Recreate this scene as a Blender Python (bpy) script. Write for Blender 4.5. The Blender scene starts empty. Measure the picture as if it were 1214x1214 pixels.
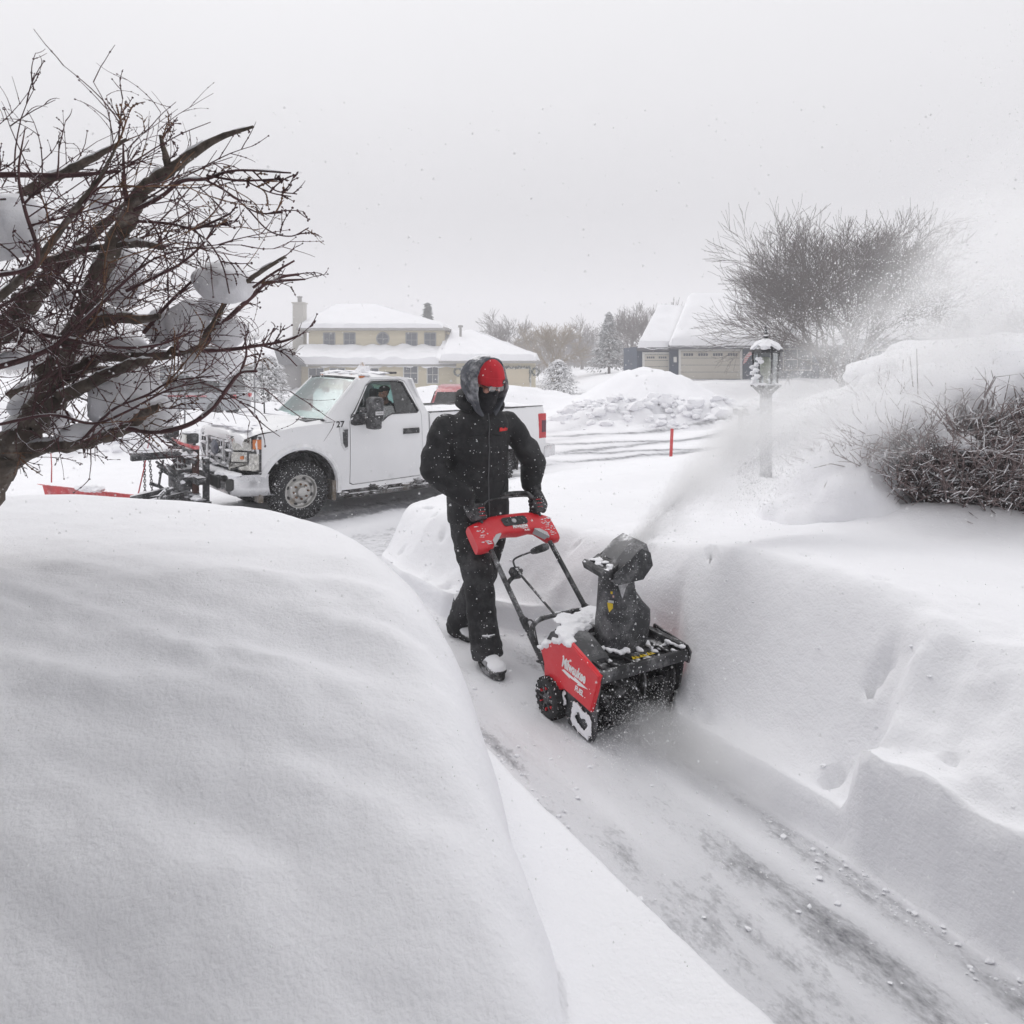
import bpy, bmesh, math, random
import numpy as np
from mathutils import Vector, Matrix, geometry, noise as mnoise
R = math.radians
scene = bpy.context.scene
col = scene.collection
rnd = random.Random(7)

# ---------------------------------------------------------------- camera
FPX, CX, HY, HC = 850.0, 607.0, 425.0, 1.83      # focal length in pixels of a 1214 px wide frame, horizon row, eye height
cam_d = bpy.data.cameras.new('camera'); cam = bpy.data.objects.new('camera', cam_d); col.objects.link(cam)
cam.location = (0, 0, HC); cam.rotation_euler = (R(90), 0, 0)
cam_d.sensor_width = 36; cam_d.lens = 36*FPX/1214; cam_d.shift_y = -(607-HY)/1214.0
cam_d.clip_start = 0.05; cam_d.clip_end = 2000
cam_d.dof.use_dof = True; cam_d.dof.focus_distance = 4.6; cam_d.dof.aperture_fstop = 8
scene.camera = cam

# ---------------------------------------------------------------- sky, sun, exposure
SUN_EL, SUN_AZ = 52, -42           # sun behind the clouds, ahead of the camera and to the left
w = bpy.data.worlds.new('World'); scene.world = w; w.use_nodes = True
nt = w.node_tree; nt.nodes.clear()
out = nt.nodes.new('ShaderNodeOutputWorld'); bg = nt.nodes.new('ShaderNodeBackground')
sky = nt.nodes.new('ShaderNodeTexSky'); sky.sky_type = 'NISHITA'; sky.sun_disc = False
sky.sun_elevation = R(SUN_EL); sky.sun_rotation = R(SUN_AZ); sky.air_density = 1.0; sky.dust_density = 6; sky.ozone_density = 1
hs = nt.nodes.new('ShaderNodeHueSaturation'); hs.inputs['Saturation'].default_value = 0.08
nt.links.new(sky.outputs[0], hs.inputs['Color'])
sc_ = nt.nodes.new('ShaderNodeVectorMath'); sc_.operation = 'SCALE'; sc_.inputs['Scale'].default_value = 0.10
nt.links.new(hs.outputs[0], sc_.inputs[0])
tc = nt.nodes.new('ShaderNodeTexCoord'); sx = nt.nodes.new('ShaderNodeSeparateXYZ'); nt.links.new(tc.outputs['Generated'], sx.inputs[0])
rp = nt.nodes.new('ShaderNodeValToRGB'); nt.links.new(sx.outputs['Z'], rp.inputs[0])
el = rp.color_ramp.elements
el[0].position = 0.0; el[0].color = (.66, .655, .68, 1)
el[1].position = 0.20; el[1].color = (.675, .67, .695, 1)
for p_, c_ in ((.34, (.82, .815, .84)), (.6, (1.0, 1.0, 1.02)), (1.0, (1.05, 1.05, 1.07))):
    e_ = el.new(p_); e_.color = (*c_, 1)
cn = nt.nodes.new('ShaderNodeTexNoise'); cn.inputs['Scale'].default_value = 2.2; cn.inputs['Detail'].default_value = 3
nt.links.new(tc.outputs['Generated'], cn.inputs['Vector'])
mr = nt.nodes.new('ShaderNodeMapRange'); mr.inputs['To Min'].default_value = .965; mr.inputs['To Max'].default_value = 1.035
nt.links.new(cn.outputs[0], mr.inputs[0])
cl = nt.nodes.new('ShaderNodeVectorMath'); cl.operation = 'SCALE'
nt.links.new(rp.outputs[0], cl.inputs[0]); nt.links.new(mr.outputs[0], cl.inputs['Scale'])
mx = nt.nodes.new('ShaderNodeMix'); mx.data_type = 'RGBA'; mx.inputs[0].default_value = 0.93
nt.links.new(sc_.outputs[0], mx.inputs[6]); nt.links.new(cl.outputs[0], mx.inputs[7])
nt.links.new(mx.outputs[2], bg.inputs[0]); bg.inputs[1].default_value = 1.0
nt.links.new(bg.outputs[0], out.inputs[0])
sd = bpy.data.lights.new('sun', 'SUN'); sun = bpy.data.objects.new('sun', sd); col.objects.link(sun)
sd.energy = 0.9; sd.angle = R(35); sd.color = (1, .985, .96)
# SUN_AZ turns clockwise from +Y, as sun_rotation does
sun.rotation_euler = Vector((-math.sin(R(SUN_AZ))*math.cos(R(SUN_EL)), -math.cos(R(SUN_AZ))*math.cos(R(SUN_EL)), -math.sin(R(SUN_EL)))).to_track_quat('-Z', 'Y').to_euler()
vs = scene.view_settings
scene.display_settings.display_device = 'sRGB'
vs.view_transform = 'Standard'; vs.look = 'None'; vs.exposure = 0.0; vs.gamma = 1.0; vs.use_curve_mapping = False
scene.render.engine = 'CYCLES'
cy = scene.cycles
cy.use_denoising = True; cy.max_bounces = 8; cy.diffuse_bounces = 4; cy.glossy_bounces = 3; cy.transmission_bounces = 6
cy.transparent_max_bounces = 12; cy.volume_bounces = 6; cy.volume_step_rate = 1.0; cy.volume_max_steps = 256
cy.use_adaptive_sampling = True; cy.adaptive_threshold = 0.012; cy.caustics_reflective = False; cy.caustics_refractive = False

# ---------------------------------------------------------------- helpers
def P(px, py, Y):                      # the point seen at (px, py) of the photograph at distance Y
    return Vector(((px-CX)/FPX*Y, Y, HC-(py-HY)/FPX*Y))
_rs = np.random.RandomState(3)
_G = _rs.rand(64, 64, 64).astype(np.float32)
def vnoise(x, y, z=0.0):
    x = np.asarray(x, float); y = np.asarray(y, float); z = np.zeros_like(x)+z
    xi = np.floor(x).astype(int); yi = np.floor(y).astype(int); zi = np.floor(z).astype(int)
    fx = x-xi; fy = y-yi; fz = z-zi
    fx = fx*fx*(3-2*fx); fy = fy*fy*(3-2*fy); fz = fz*fz*(3-2*fz)
    g = lambda a, b, c: _G[(xi+a) % 64, (yi+b) % 64, (zi+c) % 64]
    c00 = g(0,0,0)*(1-fx)+g(1,0,0)*fx; c10 = g(0,1,0)*(1-fx)+g(1,1,0)*fx
    c01 = g(0,0,1)*(1-fx)+g(1,0,1)*fx; c11 = g(0,1,1)*(1-fx)+g(1,1,1)*fx
    return (c00*(1-fy)+c10*fy)*(1-fz)+(c01*(1-fy)+c11*fy)*fz
def fbm(x, y, z=0.0, oct=4, gain=.5):
    s = 0; a = 1; t = 0
    for k in range(oct):
        s = s+a*(vnoise(np.asarray(x)*2**k+17.3*k, np.asarray(y)*2**k+5.1*k, z*2**k)-.5)*2; t += a; a *= gain
    return s/t
def sst(a, b, x):
    t = np.clip((np.asarray(x, float)-a)/(b-a), 0, 1); return t*t*(3-2*t)

def mesh_obj(name, verts, faces, mat=None, parent=None, smooth=True, autosmooth=None):
    me = bpy.data.meshes.new(name); me.from_pydata([tuple(v) for v in verts], [], [tuple(f) for f in faces]); me.update()
    return link(name, me, mat, parent, smooth, autosmooth)
def link(name, me, mat=None, parent=None, smooth=True, autosmooth=None):
    o = bpy.data.objects.new(name, me); col.objects.link(o)
    if mat is not None:
        for m in (mat if isinstance(mat, (list, tuple)) else [mat]): me.materials.append(m)
    if smooth: me.polygons.foreach_set('use_smooth', [True]*len(me.polygons))
    if autosmooth is not None:
        me.set_sharp_from_angle(angle=R(autosmooth))
    if parent is not None: o.parent = parent
    return o
def tag(o, label=None, cat=None, group=None, kind=None):
    if label: o['label'] = label
    if cat: o['category'] = cat
    if group: o['group'] = group
    if kind: o['kind'] = kind
    return o
def empty(name, loc, rz=0, label=None, cat=None, group=None):
    o = bpy.data.objects.new(name, None); col.objects.link(o); o.location = loc; o.rotation_euler = (0, 0, rz)
    o.empty_display_size = .1
    return tag(o, label, cat, group)

class MB:
    """collects shapes and links them as one mesh"""
    def __init__(s): s.v = []; s.f = []; s.mi = []
    def add(s, vs, fs, mi=0):
        n = len(s.v); s.v += [Vector(v) for v in vs]; s.f += [tuple(n+i for i in f) for f in fs]; s.mi += [mi]*len(fs)
    def box(s, lo, hi, M=None, mi=0, b=0.0):
        bm = bmesh.new(); bmesh.ops.create_cube(bm, size=1)
        lo = Vector(lo); hi = Vector(hi)
        for v in bm.verts: v.co = Vector([lo[i]+(v.co[i]+.5)*(hi[i]-lo[i]) for i in range(3)])
        if b > 0: bmesh.ops.bevel(bm, geom=bm.edges[:], offset=b, segments=2, affect='EDGES', profile=.6)
        s.bm(bm, M, mi)
    def bm(s, bm, M=None, mi=0):
        bm.verts.index_update()
        s.add([(M @ v.co if M else v.co) for v in bm.verts], [[v.index for v in f.verts] for f in bm.faces], mi); bm.free()
    def tube(s, pts, rad, n=8, mi=0, caps=True, flat=1.0):
        pts = [Vector(p) for p in pts]
        if not hasattr(rad, '__len__'): rad = [rad]*len(pts)
        rings = []; up = None
        for i, p in enumerate(pts):
            d = (pts[min(i+1, len(pts)-1)]-pts[max(i-1, 0)])
            if d.length < 1e-9: d = Vector((0, 0, 1))
            d.normalize()
            if up is None:
                a = Vector((0, 0, 1)) if abs(d.z) < .9 else Vector((1, 0, 0)); up = d.cross(a).normalized()
            else:
                up = (up-d*up.dot(d)); up = up.normalized() if up.length > 1e-6 else d.orthogonal().normalized()
            sd = d.cross(up)
            rings.append([p+(up*math.cos(2*math.pi*k/n)+sd*math.sin(2*math.pi*k/n)*flat)*rad[i] for k in range(n)])
        s.loft(rings, mi, caps)
    def loft(s, rings, mi=0, caps=True, closed=True):
        n = len(rings[0]); vs = [v for r in rings for v in r]; fs = []
        m = n if closed else n-1
        for i in range(len(rings)-1):
            for k in range(m):
                a = i*n+k; b = i*n+(k+1) % n; fs.append((a, b, b+n, a+n))
        if caps and closed: fs.append(tuple(reversed(range(n)))); fs.append(tuple((len(rings)-1)*n+k for k in range(n)))
        s.add(vs, fs, mi)
    def lathe(s, prof, M=None, n=24, mi=0, caps=False):   # prof (r, h) round local z
        M = M or Matrix.Identity(4)
        s.loft([[M @ Vector((r*math.cos(2*math.pi*k/n), r*math.sin(2*math.pi*k/n), h)) for k in range(n)] for r, h in prof], mi, caps)
    def ell(s, c, r, M=None, n=12, mi=0):
        bm = bmesh.new(); bmesh.ops.create_uvsphere(bm, u_segments=n*2, v_segments=n, radius=1)
        for v in bm.verts: v.co = Vector((v.co.x*r[0], v.co.y*r[1], v.co.z*r[2]))
        T = Matrix.Translation(c); s.bm(bm, T @ M if M else T, mi)
    def prism(s, loops, d, M=None, mi=0):
        """polygon (with holes) in the local xy plane, extruded by d along z"""
        L = [[Vector((p[0], p[1], 0)) for p in lp] for lp in loops]
        tri = geometry.tessellate_polygon(L); pts = [p for lp in L for p in lp]; n = len(pts)
        vs = [Vector(p) for p in pts]+[Vector((p.x, p.y, d)) for p in pts]
        fs = []
        for t in tri:
            a, b, c = t
            if (pts[b]-pts[a]).cross(pts[c]-pts[a]).z*(1 if d > 0 else -1) > 0: a, c = c, a
            fs.append((a, b, c)); fs.append((c+n, b+n, a+n))
        k = 0
        for lp in L:
            m = len(lp); area = sum(lp[i].x*lp[(i+1) % m].y-lp[(i+1) % m].x*lp[i].y for i in range(m))
            outer = (lp is L[0]); flip = (area > 0) != outer
            if d < 0: flip = not flip
            for i in range(m):
                a = k+i; b = k+(i+1) % m
                fs.append((b, a, a+n, b+n) if flip else (a, b, b+n, a+n))
            k += m
        s.add([(M @ v if M else v) for v in vs], fs, mi)
    def mesh(s, name):
        me = bpy.data.meshes.new(name); me.from_pydata([tuple(v) for v in s.v], [], s.f); me.update(); return me
    def build_pair(s, name, mat, parent=None, **kw):      # after mirrored(): each half an object of its own
        n = len(s.v)//2; m = len(s.f)//2; a = MB(); b = MB(); a.v = s.v[:n]; a.f = s.f[:m]; a.mi = s.mi[:m]; b.v = s.v[n:]; b.f = [tuple(i-n for i in f) for f in s.f[m:]]; b.mi = s.mi[m:]
        return a.build(name, mat, parent, **kw), b.build(name, mat, parent, **kw)
    def build(s, name, mat, parent=None, smooth=True, sharp=35, fix=False, T=None):
        if T is not None: s.v = [T @ v for v in s.v]
        me = s.mesh(name)
        if fix:
            bm = bmesh.new(); bm.from_mesh(me); bmesh.ops.recalc_face_normals(bm, faces=bm.faces); bm.to_mesh(me); bm.free()
        o = link(name, me, mat, parent, smooth, sharp if smooth else None)
        if any(s.mi): me.polygons.foreach_set('material_index', s.mi)
        return o

def evaluated(me, mods):
    """run modifiers on a temporary object and return the baked mesh"""
    o = bpy.data.objects.new('tmp', me); col.objects.link(o)
    for typ, kw in mods:
        m = o.modifiers.new(typ, typ)
        for k, v in kw.items(): setattr(m, k, v)
    dg = bpy.context.evaluated_depsgraph_get(); dg.update()
    r = bpy.data.meshes.new_from_object(o.evaluated_get(dg)); bpy.data.objects.remove(o); return r
def fuse(mb, voxel=.012, smooth=4, disp=None, name='m'):
    me = evaluated(mb.mesh(name), [('REMESH', dict(mode='VOXEL', voxel_size=voxel, use_smooth_shade=True)), ('SMOOTH', dict(factor=.6, iterations=smooth))])
    me.name = name
    if disp:
        n = len(me.vertices); co = np.empty(n*3); no = np.empty(n*3)
        me.vertices.foreach_get('co', co); me.vertices.foreach_get('normal', no) if hasattr(me.vertices[0], 'normal') else None
        co = co.reshape(-1, 3); no = no.reshape(-1, 3)
        co = co+no*disp(co, no)[:, None]; me.vertices.foreach_set('co', co.ravel()); me.update()
    return me
def place(o, loc, rz): o.location = loc; o.rotation_euler = (0, 0, rz); return o
def blob(c, r, seed=0, amp=.18, freq=1.2, sub=4, M=None, flatten=.0):
    """lumpy rounded snow mass: verts, faces"""
    bm = bmesh.new(); bmesh.ops.create_icosphere(bm, subdivisions=sub, radius=1)
    vs = []
    for v in bm.verts:
        p = v.co.copy(); n_ = mnoise.fractal(p*freq+Vector((seed*3.7, seed*1.3, seed*7.1)), .8, 2.1, 4)
        q = p*(1+amp*n_)
        if q.z < -flatten and flatten > 0: q.z = -flatten+(q.z+flatten)*.25
        q = Vector((q.x*r[0], q.y*r[1], q.z*r[2]))
        vs.append(Vector(c)+(M @ q if M else q))
    bm.verts.index_update(); fs = [[v.index for v in f.verts] for f in bm.faces]; bm.free()
    return vs, fs

# ---------------------------------------------------------------- materials
def nodes(name):
    m = bpy.data.materials.new(name); m.use_nodes = True; t = m.node_tree
    return m, t, t.nodes['Principled BSDF'], t.nodes.new, t.links.new
def mat(name, c, rough=.6, metal=0.0, var=.12, scale=8, snow=0.0, dust=0.0, speck=0.0, bump=0.0, bscale=40, spec=.5, c2=None, c2t=.5, coat=0, alpha=None, trans=0, speck_scale=60, stretch=None):
    """principled surface: tonal variation, dirt colour, snow caught on up faces (snow), thin snow dusting (dust), flakes (speck)"""
    m, t, b, N, L = nodes(name)
    tc = N('ShaderNodeTexCoord'); co = tc.outputs['Object']
    if stretch:
        mp = N('ShaderNodeMapping'); mp.inputs['Scale'].default_value = stretch; L(co, mp.inputs[0]); cov = mp.outputs[0]
    else: cov = co
    n1 = N('ShaderNodeTexNoise'); n1.inputs['Scale'].default_value = scale; n1.inputs['Detail'].default_value = 6; L(cov, n1.inputs['Vector'])
    r1 = N('ShaderNodeMapRange'); r1.inputs[1].default_value = .3; r1.inputs[2].default_value = .7; r1.inputs[3].default_value = 1-var; r1.inputs[4].default_value = 1+var; L(n1.outputs[0], r1.inputs[0])
    base = N('ShaderNodeRGB'); base.outputs[0].default_value = (*c, 1); cur = base.outputs[0]
    if c2:
        n2 = N('ShaderNodeTexNoise'); n2.inputs['Scale'].default_value = scale*.6; n2.inputs['Detail'].default_value = 8; n2.inputs['Roughness'].default_value = .65; L(cov, n2.inputs['Vector'])
        r2 = N('ShaderNodeMapRange'); r2.inputs[1].default_value = c2t; r2.inputs[2].default_value = c2t+.12; L(n2.outputs[0], r2.inputs[0])
        mx = N('ShaderNodeMix'); mx.data_type = 'RGBA'; L(r2.outputs[0], mx.inputs[0]); L(cur, mx.inputs[6]); mx.inputs[7].default_value = (*c2, 1); cur = mx.outputs[2]
    vm = N('ShaderNodeVectorMath'); vm.operation = 'SCALE'; L(cur, vm.inputs[0]); L(r1.outputs[0], vm.inputs['Scale']); cur = vm.outputs[0]
    facs = []
    if snow > 0:
        g = N('ShaderNodeNewGeometry'); s = N('ShaderNodeSeparateXYZ'); L(g.outputs['Normal'], s.inputs[0])
        n3 = N('ShaderNodeTexNoise'); n3.inputs['Scale'].default_value = 14; n3.inputs['Detail'].default_value = 8; n3.inputs['Roughness'].default_value = .65; L(co, n3.inputs['Vector'])
        a = N('ShaderNodeMath'); a.operation = 'MULTIPLY_ADD'; L(n3.outputs[0], a.inputs[0]); a.inputs[1].default_value = 1.3; L(s.outputs['Z'], a.inputs[2])
        r = N('ShaderNodeMapRange'); r.inputs[1].default_value = 1.85-snow; r.inputs[2].default_value = 2.0-snow; L(a.outputs[0], r.inputs[0]); facs.append(r.outputs[0])
    if dust > 0:
        n4 = N('ShaderNodeTexNoise'); n4.inputs['Scale'].default_value = 7; n4.inputs['Detail'].default_value = 10; n4.inputs['Roughness'].default_value = .75; L(co, n4.inputs['Vector'])
        r = N('ShaderNodeMapRange'); r.inputs[1].default_value = .48; r.inputs[2].default_value = .75; r.inputs[4].default_value = dust; L(n4.outputs[0], r.inputs[0]); facs.append(r.outputs[0])
    if speck > 0:
        v = N('ShaderNodeTexVoronoi'); v.inputs['Scale'].default_value = speck_scale; L(co, v.inputs['Vector'])
        n5 = N('ShaderNodeTexNoise'); n5.inputs['Scale'].default_value = 6; n5.inputs['Detail'].default_value = 3; L(co, n5.inputs['Vector'])
        mm = N('ShaderNodeMath'); mm.operation = 'MULTIPLY_ADD'; L(n5.outputs[0], mm.inputs[0]); mm.inputs[1].default_value = .30*speck; mm.inputs[2].default_value = -.02+.06*speck
        sv = N('ShaderNodeSeparateXYZ'); L(v.outputs['Color'], sv.inputs[0]); sz = N('ShaderNodeMath'); sz.operation = 'POWER'; L(sv.outputs['X'], sz.inputs[0]); sz.inputs[1].default_value = 2.6
        s2 = N('ShaderNodeMath'); s2.operation = 'MULTIPLY'; L(sz.outputs[0], s2.inputs[0]); L(mm.outputs[0], s2.inputs[1])
        n6 = N('ShaderNodeTexNoise'); n6.inputs['Scale'].default_value = speck_scale*2.2; n6.inputs['Detail'].default_value = 2; L(co, n6.inputs['Vector'])
        d2 = N('ShaderNodeMath'); d2.operation = 'MULTIPLY_ADD'; L(n6.outputs[0], d2.inputs[0]); d2.inputs[1].default_value = .35; L(v.outputs['Distance'], d2.inputs[2])
        d3 = N('ShaderNodeMath'); d3.operation = 'SUBTRACT'; L(d2.outputs[0], d3.inputs[0]); d3.inputs[1].default_value = .17
        lt = N('ShaderNodeMath'); lt.operation = 'LESS_THAN'; L(d3.outputs[0], lt.inputs[0]); s3 = N('ShaderNodeMath'); s3.operation = 'MULTIPLY'; L(s2.outputs[0], s3.inputs[0]); s3.inputs[1].default_value = 2.0; L(s3.outputs[0], lt.inputs[1]); facs.append(lt.outputs[0])
    f = None
    for q in facs:
        if f is None: f = q
        else:
            k = N('ShaderNodeMath'); k.operation = 'MAXIMUM'; L(f, k.inputs[0]); L(q, k.inputs[1]); f = k.outputs[0]
    if f is not None:
        mx = N('ShaderNodeMix'); mx.data_type = 'RGBA'; L(f, mx.inputs[0]); L(cur, mx.inputs[6]); mx.inputs[7].default_value = (.8, .8, .82, 1); cur = mx.outputs[2]
        rr = N('ShaderNodeMix'); L(f, rr.inputs[0]); rr.inputs[2].default_value = rough; rr.inputs[3].default_value = .9; L(rr.outputs[0], b.inputs['Roughness'])
        if metal:
            mm = N('ShaderNodeMix'); L(f, mm.inputs[0]); mm.inputs[2].default_value = metal; mm.inputs[3].default_value = 0; L(mm.outputs[0], b.inputs['Metallic'])
    else:
        b.inputs['Roughness'].default_value = rough; b.inputs['Metallic'].default_value = metal
    L(cur, b.inputs['Base Color'])
    b.inputs['Specular IOR Level'].default_value = spec
    if coat: b.inputs['Coat Weight'].default_value = coat; b.inputs['Coat Roughness'].default_value = .08
    if trans: b.inputs['Transmission Weight'].default_value = trans
    if alpha is not None: b.inputs['Alpha'].default_value = alpha
    if bump > 0:
        nb = N('ShaderNodeTexNoise'); nb.inputs['Scale'].default_value = bscale; nb.inputs['Detail'].default_value = 6; L(cov, nb.inputs['Vector'])
        bp = N('ShaderNodeBump'); bp.inputs['Strength'].default_value = 1; bp.inputs['Distance'].default_value = bump; L(nb.outputs[0], bp.inputs['Height']); L(bp.outputs[0], b.inputs['Normal'])
    return m

def snow_mat(name, c=(.86, .86, .885), fine=.004, coarse=.0, streak=0):
    m, t, b, N, L = nodes(name)
    tc = N('ShaderNodeTexCoord'); co = tc.outputs['Object']
    n1 = N('ShaderNodeTexNoise'); n1.inputs['Scale'].default_value = 90; n1.inputs['Detail'].default_value = 4; L(co, n1.inputs['Vector'])
    n2 = N('ShaderNodeTexNoise'); n2.inputs['Scale'].default_value = 14; n2.inputs['Detail'].default_value = 8; n2.inputs['Roughness'].default_value = .6; L(co, n2.inputs['Vector'])
    n3 = N('ShaderNodeTexNoise'); n3.inputs['Scale'].default_value = 2.0; n3.inputs['Detail'].default_value = 5; L(co, n3.inputs['Vector'])
    r = N('ShaderNodeMapRange'); r.inputs[3].default_value = .96; r.inputs[4].default_value = 1.03; L(n3.outputs[0], r.inputs[0])
    vm = N('ShaderNodeVectorMath'); vm.operation = 'SCALE'; vm.inputs[0].default_value = c; L(r.outputs[0], vm.inputs['Scale']); L(vm.outputs[0], b.inputs['Base Color'])
    b.inputs['Roughness'].default_value = .85; b.inputs['Specular IOR Level'].default_value = .2
    b1 = N('ShaderNodeBump'); b1.inputs['Distance'].default_value = fine; b1.inputs['Strength'].default_value = .7; L(n1.outputs[0], b1.inputs['Height'])
    b2 = N('ShaderNodeBump'); b2.inputs['Distance'].default_value = fine*4; b2.inputs['Strength'].default_value = .6; L(n2.outputs[0], b2.inputs['Height']); L(b1.outputs[0], b2.inputs['Normal'])
    L(b2.outputs[0], b.inputs['Normal'])
    return m, t, b, N, L, n3, n2, vm
SNOW = snow_mat('snow')[0]
SNOWCAP = snow_mat('snow_cap', fine=.003)[0]
def thin_snow(name, k):                # loose snow lets daylight through
    m, t, b, N, L = snow_mat(name, c=(.94, .94, .95), fine=.002)[:5]
    tr = N('ShaderNodeBsdfTranslucent'); tr.inputs[0].default_value = (.95, .95, .95, 1); mx = N('ShaderNodeMixShader'); mx.inputs[0].default_value = k
    L(b.outputs[0], mx.inputs[1]); L(tr.outputs[0], mx.inputs[2]); L(mx.outputs[0], t.nodes['Material Output'].inputs[0]); return m
CLUMP = thin_snow('branch_snow', .3); FLAKE = thin_snow('snowflake', .5)

# ================================================================ the ground
R0 = (1.27, 2.68); DD = (-.5, .866); NN = (.866, .5)
EX = (-.633, .774)                                  # direction across the street
def st(X, Y):
    a = np.asarray(X, float)-R0[0]; b = np.asarray(Y, float)-R0[1]; return a*DD[0]+b*DD[1], a*NN[0]+b*NN[1]
def tR(s): return np.interp(s, [-1, .9, 1.25, 2.25, 2.5, 2.95, 3.6], [-.07, -.07, .24, .18, -.04, -.34, -.42])+np.minimum(1.1*np.maximum(0, np.asarray(s, float)-4.0), 3.2)*sst(3.9, 4.6, s)
def ground(X, Y):
    X = np.asarray(X, float); Y = np.asarray(Y, float)
    s, t = st(X, Y); u = t-tR(s)
    e = (X+2.43)*EX[0]+(Y-9.6)*EX[1]
    wob = .03*fbm(X*1.3, Y*1.3, 3.0, 3)
    floor = -.5*sst(-3.4, -.3, e)
    rough = fbm(X*9, Y*9, 1.0, 4)
    mid = fbm(X*.9, Y*.9, 2.0, 4)
    # yard to the right of the path
    hy = np.interp(-e, [0, 1, 2, 3, 4, 5, 6.5, 8, 10], [-.12, .10, .30, .47, .59, .66, .70, .75, .78])+.04*mid
    hy = hy-.30*sst(-.5, .4, e)
    H = np.interp(s, [-3, -.3, .2, 1.0, 1.6, 2.4, 3.4, 4.3], [.78, .80, .85, .84, .72, .62, .62, .52])+.015*fbm(s*.8, s*0, 9.0, 2)
    uu = u+wob*.5+.010*fbm(X*7, Y*7, 5.0, 4)
    ch = .155-.03*sst(.2, .9, s)+.05*sst(1.6, 2.4, s)+(.25+.05*fbm(X*5, Y*5, 2.0, 3))*sst(.0, -.08, s+.03*fbm(X*9, Y*9, 1.0, 2))
    cut = ch*sst(-.004, .034, uu)
    top = np.interp(s, [-.5, .5, 1.2, 2, 4], [.62, .56, .50, .50, .42])
    us = t-np.interp(s, [-1, .8, 1.6, 2.4, 3.0, 3.7], [-.05, -.05, .02, .02, -.28, -.42])+wob*.5+.008*fbm(X*7, Y*7, 5.0, 4)
    slope = (H-ch)*np.power(sst(.03, 1.0, np.clip((us-.02)/top, 0, 1)), 1.0)*sst(.0, .12, uu)
    bank = cut+slope
    back = sst(1.0, 5.0, us/top)
    bank = bank*(1-back)+np.maximum(hy, -.5)*back
    # broken, trampled snow low at the near right
    br = (1-sst(-.2, .35, s+.25*fbm(X*2, Y*2, 4.0, 2)))*sst(.03, .2, uu)*(1-sst(.75, 1.0, uu/top))
    cell = np.abs(fbm(X*3.2, Y*3.2, 8.0, 3)); bank = bank+br*(.10*fbm(X*3.8, Y*3.8, 7.0, 4)+.045*np.abs(fbm(X*9, Y*9, 7.0, 4))-.05*np.exp(-(cell/.08)**2)*.25)
    facem = sst(.03, .12, uu)*(1-sst(1.05, 1.4, uu/top))
    bank = bank+facem*(.012*fbm(X*1.5, Y*1.5, 6.0, 2)+.012*fbm(X*7, Y*7, 6.0, 4)+.006*fbm(X*22, Y*22, 6.0, 3))
    pit = np.clip(vnoise(X*11, Y*11, 3.3)-.80, 0, 1)*(vnoise(X*2.2, Y*2.2, 1.7) > .42)
    bank = bank-facem*pit*.75
    zr = np.where(uu > -.01, np.maximum(bank, floor), floor)
    # left side: low cut edge, then the big rounded drift in front of the camera
    tl = -.94-.25*sst(2.0, 3.2, s)
    u2 = tl-t+wob+.014*fbm(X*8, Y*8, 5.5, 4)
    low = .27*sst(0, .16, u2)*(1-sst(2.6, 3.6, s))
    xe = np.interp(Y, [.4, 1.3, 1.8, 2.0, 2.23, 2.68, 2.98, 3.36, 3.7, 4.2], [.34, .20, .13, .045, .0, -.12, -.24, -.44, -.66, -1.15])
    ye = np.interp(X, [-6, -3, -1.4, -.9, -.4], [5.0, 4.9, 4.75, 4.5, 4.1])
    dx_ = np.clip((xe-X)/.50, 0, 1); dy_ = np.clip((ye-Y)/.95, 0, 1)
    w = np.clip(1-np.sqrt((1-dx_)**2+(1-dy_)**2), 0, 1)
    rise = (1-(1-w)**3.0)**.34
    topz = .985+.035*sst(-1.0, -2.6, X)+.03*mid
    g = np.interp(Y, [.3, .7, 1.0, 1.3, 1.7, 2.2, 2.8, 3.3], [-.08, -.04, .06, .28, .58, .84, .975, 1.0])
    endf = 1.0
    mound = topz*rise*np.clip(g, -.2, 1)*endf
    rx_ = X*.94-Y*.34; ry_ = X*.34+Y*.94; near_ = 1-sst(2.3, 3.6, Y); mound = mound+rise*(.016*fbm(X*2.0, Y*3.5, 2.2, 3)+near_*(.034*fbm(rx_*1.5, ry_*6.0, 2.2, 2)+.026*fbm(rx_*2.6, ry_*13, 4.2, 3)+.010*fbm(rx_*14, ry_*24, 2.2, 3)))
    zl = np.maximum(low, mound)
    zl = np.where(u2 > 0, np.maximum(zl, floor), floor)
    z = np.where(t > (tl+tR(s))*.5, zr, zl)
    nearmask = 1-sst(-.6, .2, e)
    z = z*nearmask+np.maximum(-.5+0*z, np.where(t > tR(s), hy-.1, -.5))*(1-nearmask)
    # street and what lies beyond it
    edge2 = 13.5+1.2*fbm(X*.15, Y*.15, 3.1, 2)
    far = sst(edge2, edge2+3, e)
    zf = -.5-.6*sst(30, 66, Y)*(1-sst(3, 12, X))+.75*sst(3, 12, X)*sst(26, 46, Y)
    lump = .25*mid+.12*fbm(X*.35, Y*.35, 6.6, 4)
    z = z*(1-far)+(zf+lump)*far
    def pile(cx, cy, rx, ry, h, rg, p=2.4, rot=0):
        dx = X-cx; dy = Y-cy
        c_, s_ = math.cos(rot), math.sin(rot)
        q = (np.abs((dx*c_+dy*s_)/rx)**2+np.abs((-dx*s_+dy*c_)/ry)**2)**.5
        m = np.exp(-np.power(q, p)); return h*m*(1+.25*mid)+rg*np.sqrt(m+1e-9)*(m > .02)*(.55*fbm(X*1.6, Y*1.6, 4.4, 5)+.25*fbm(X*6, Y*6, 1.1, 3))
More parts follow.
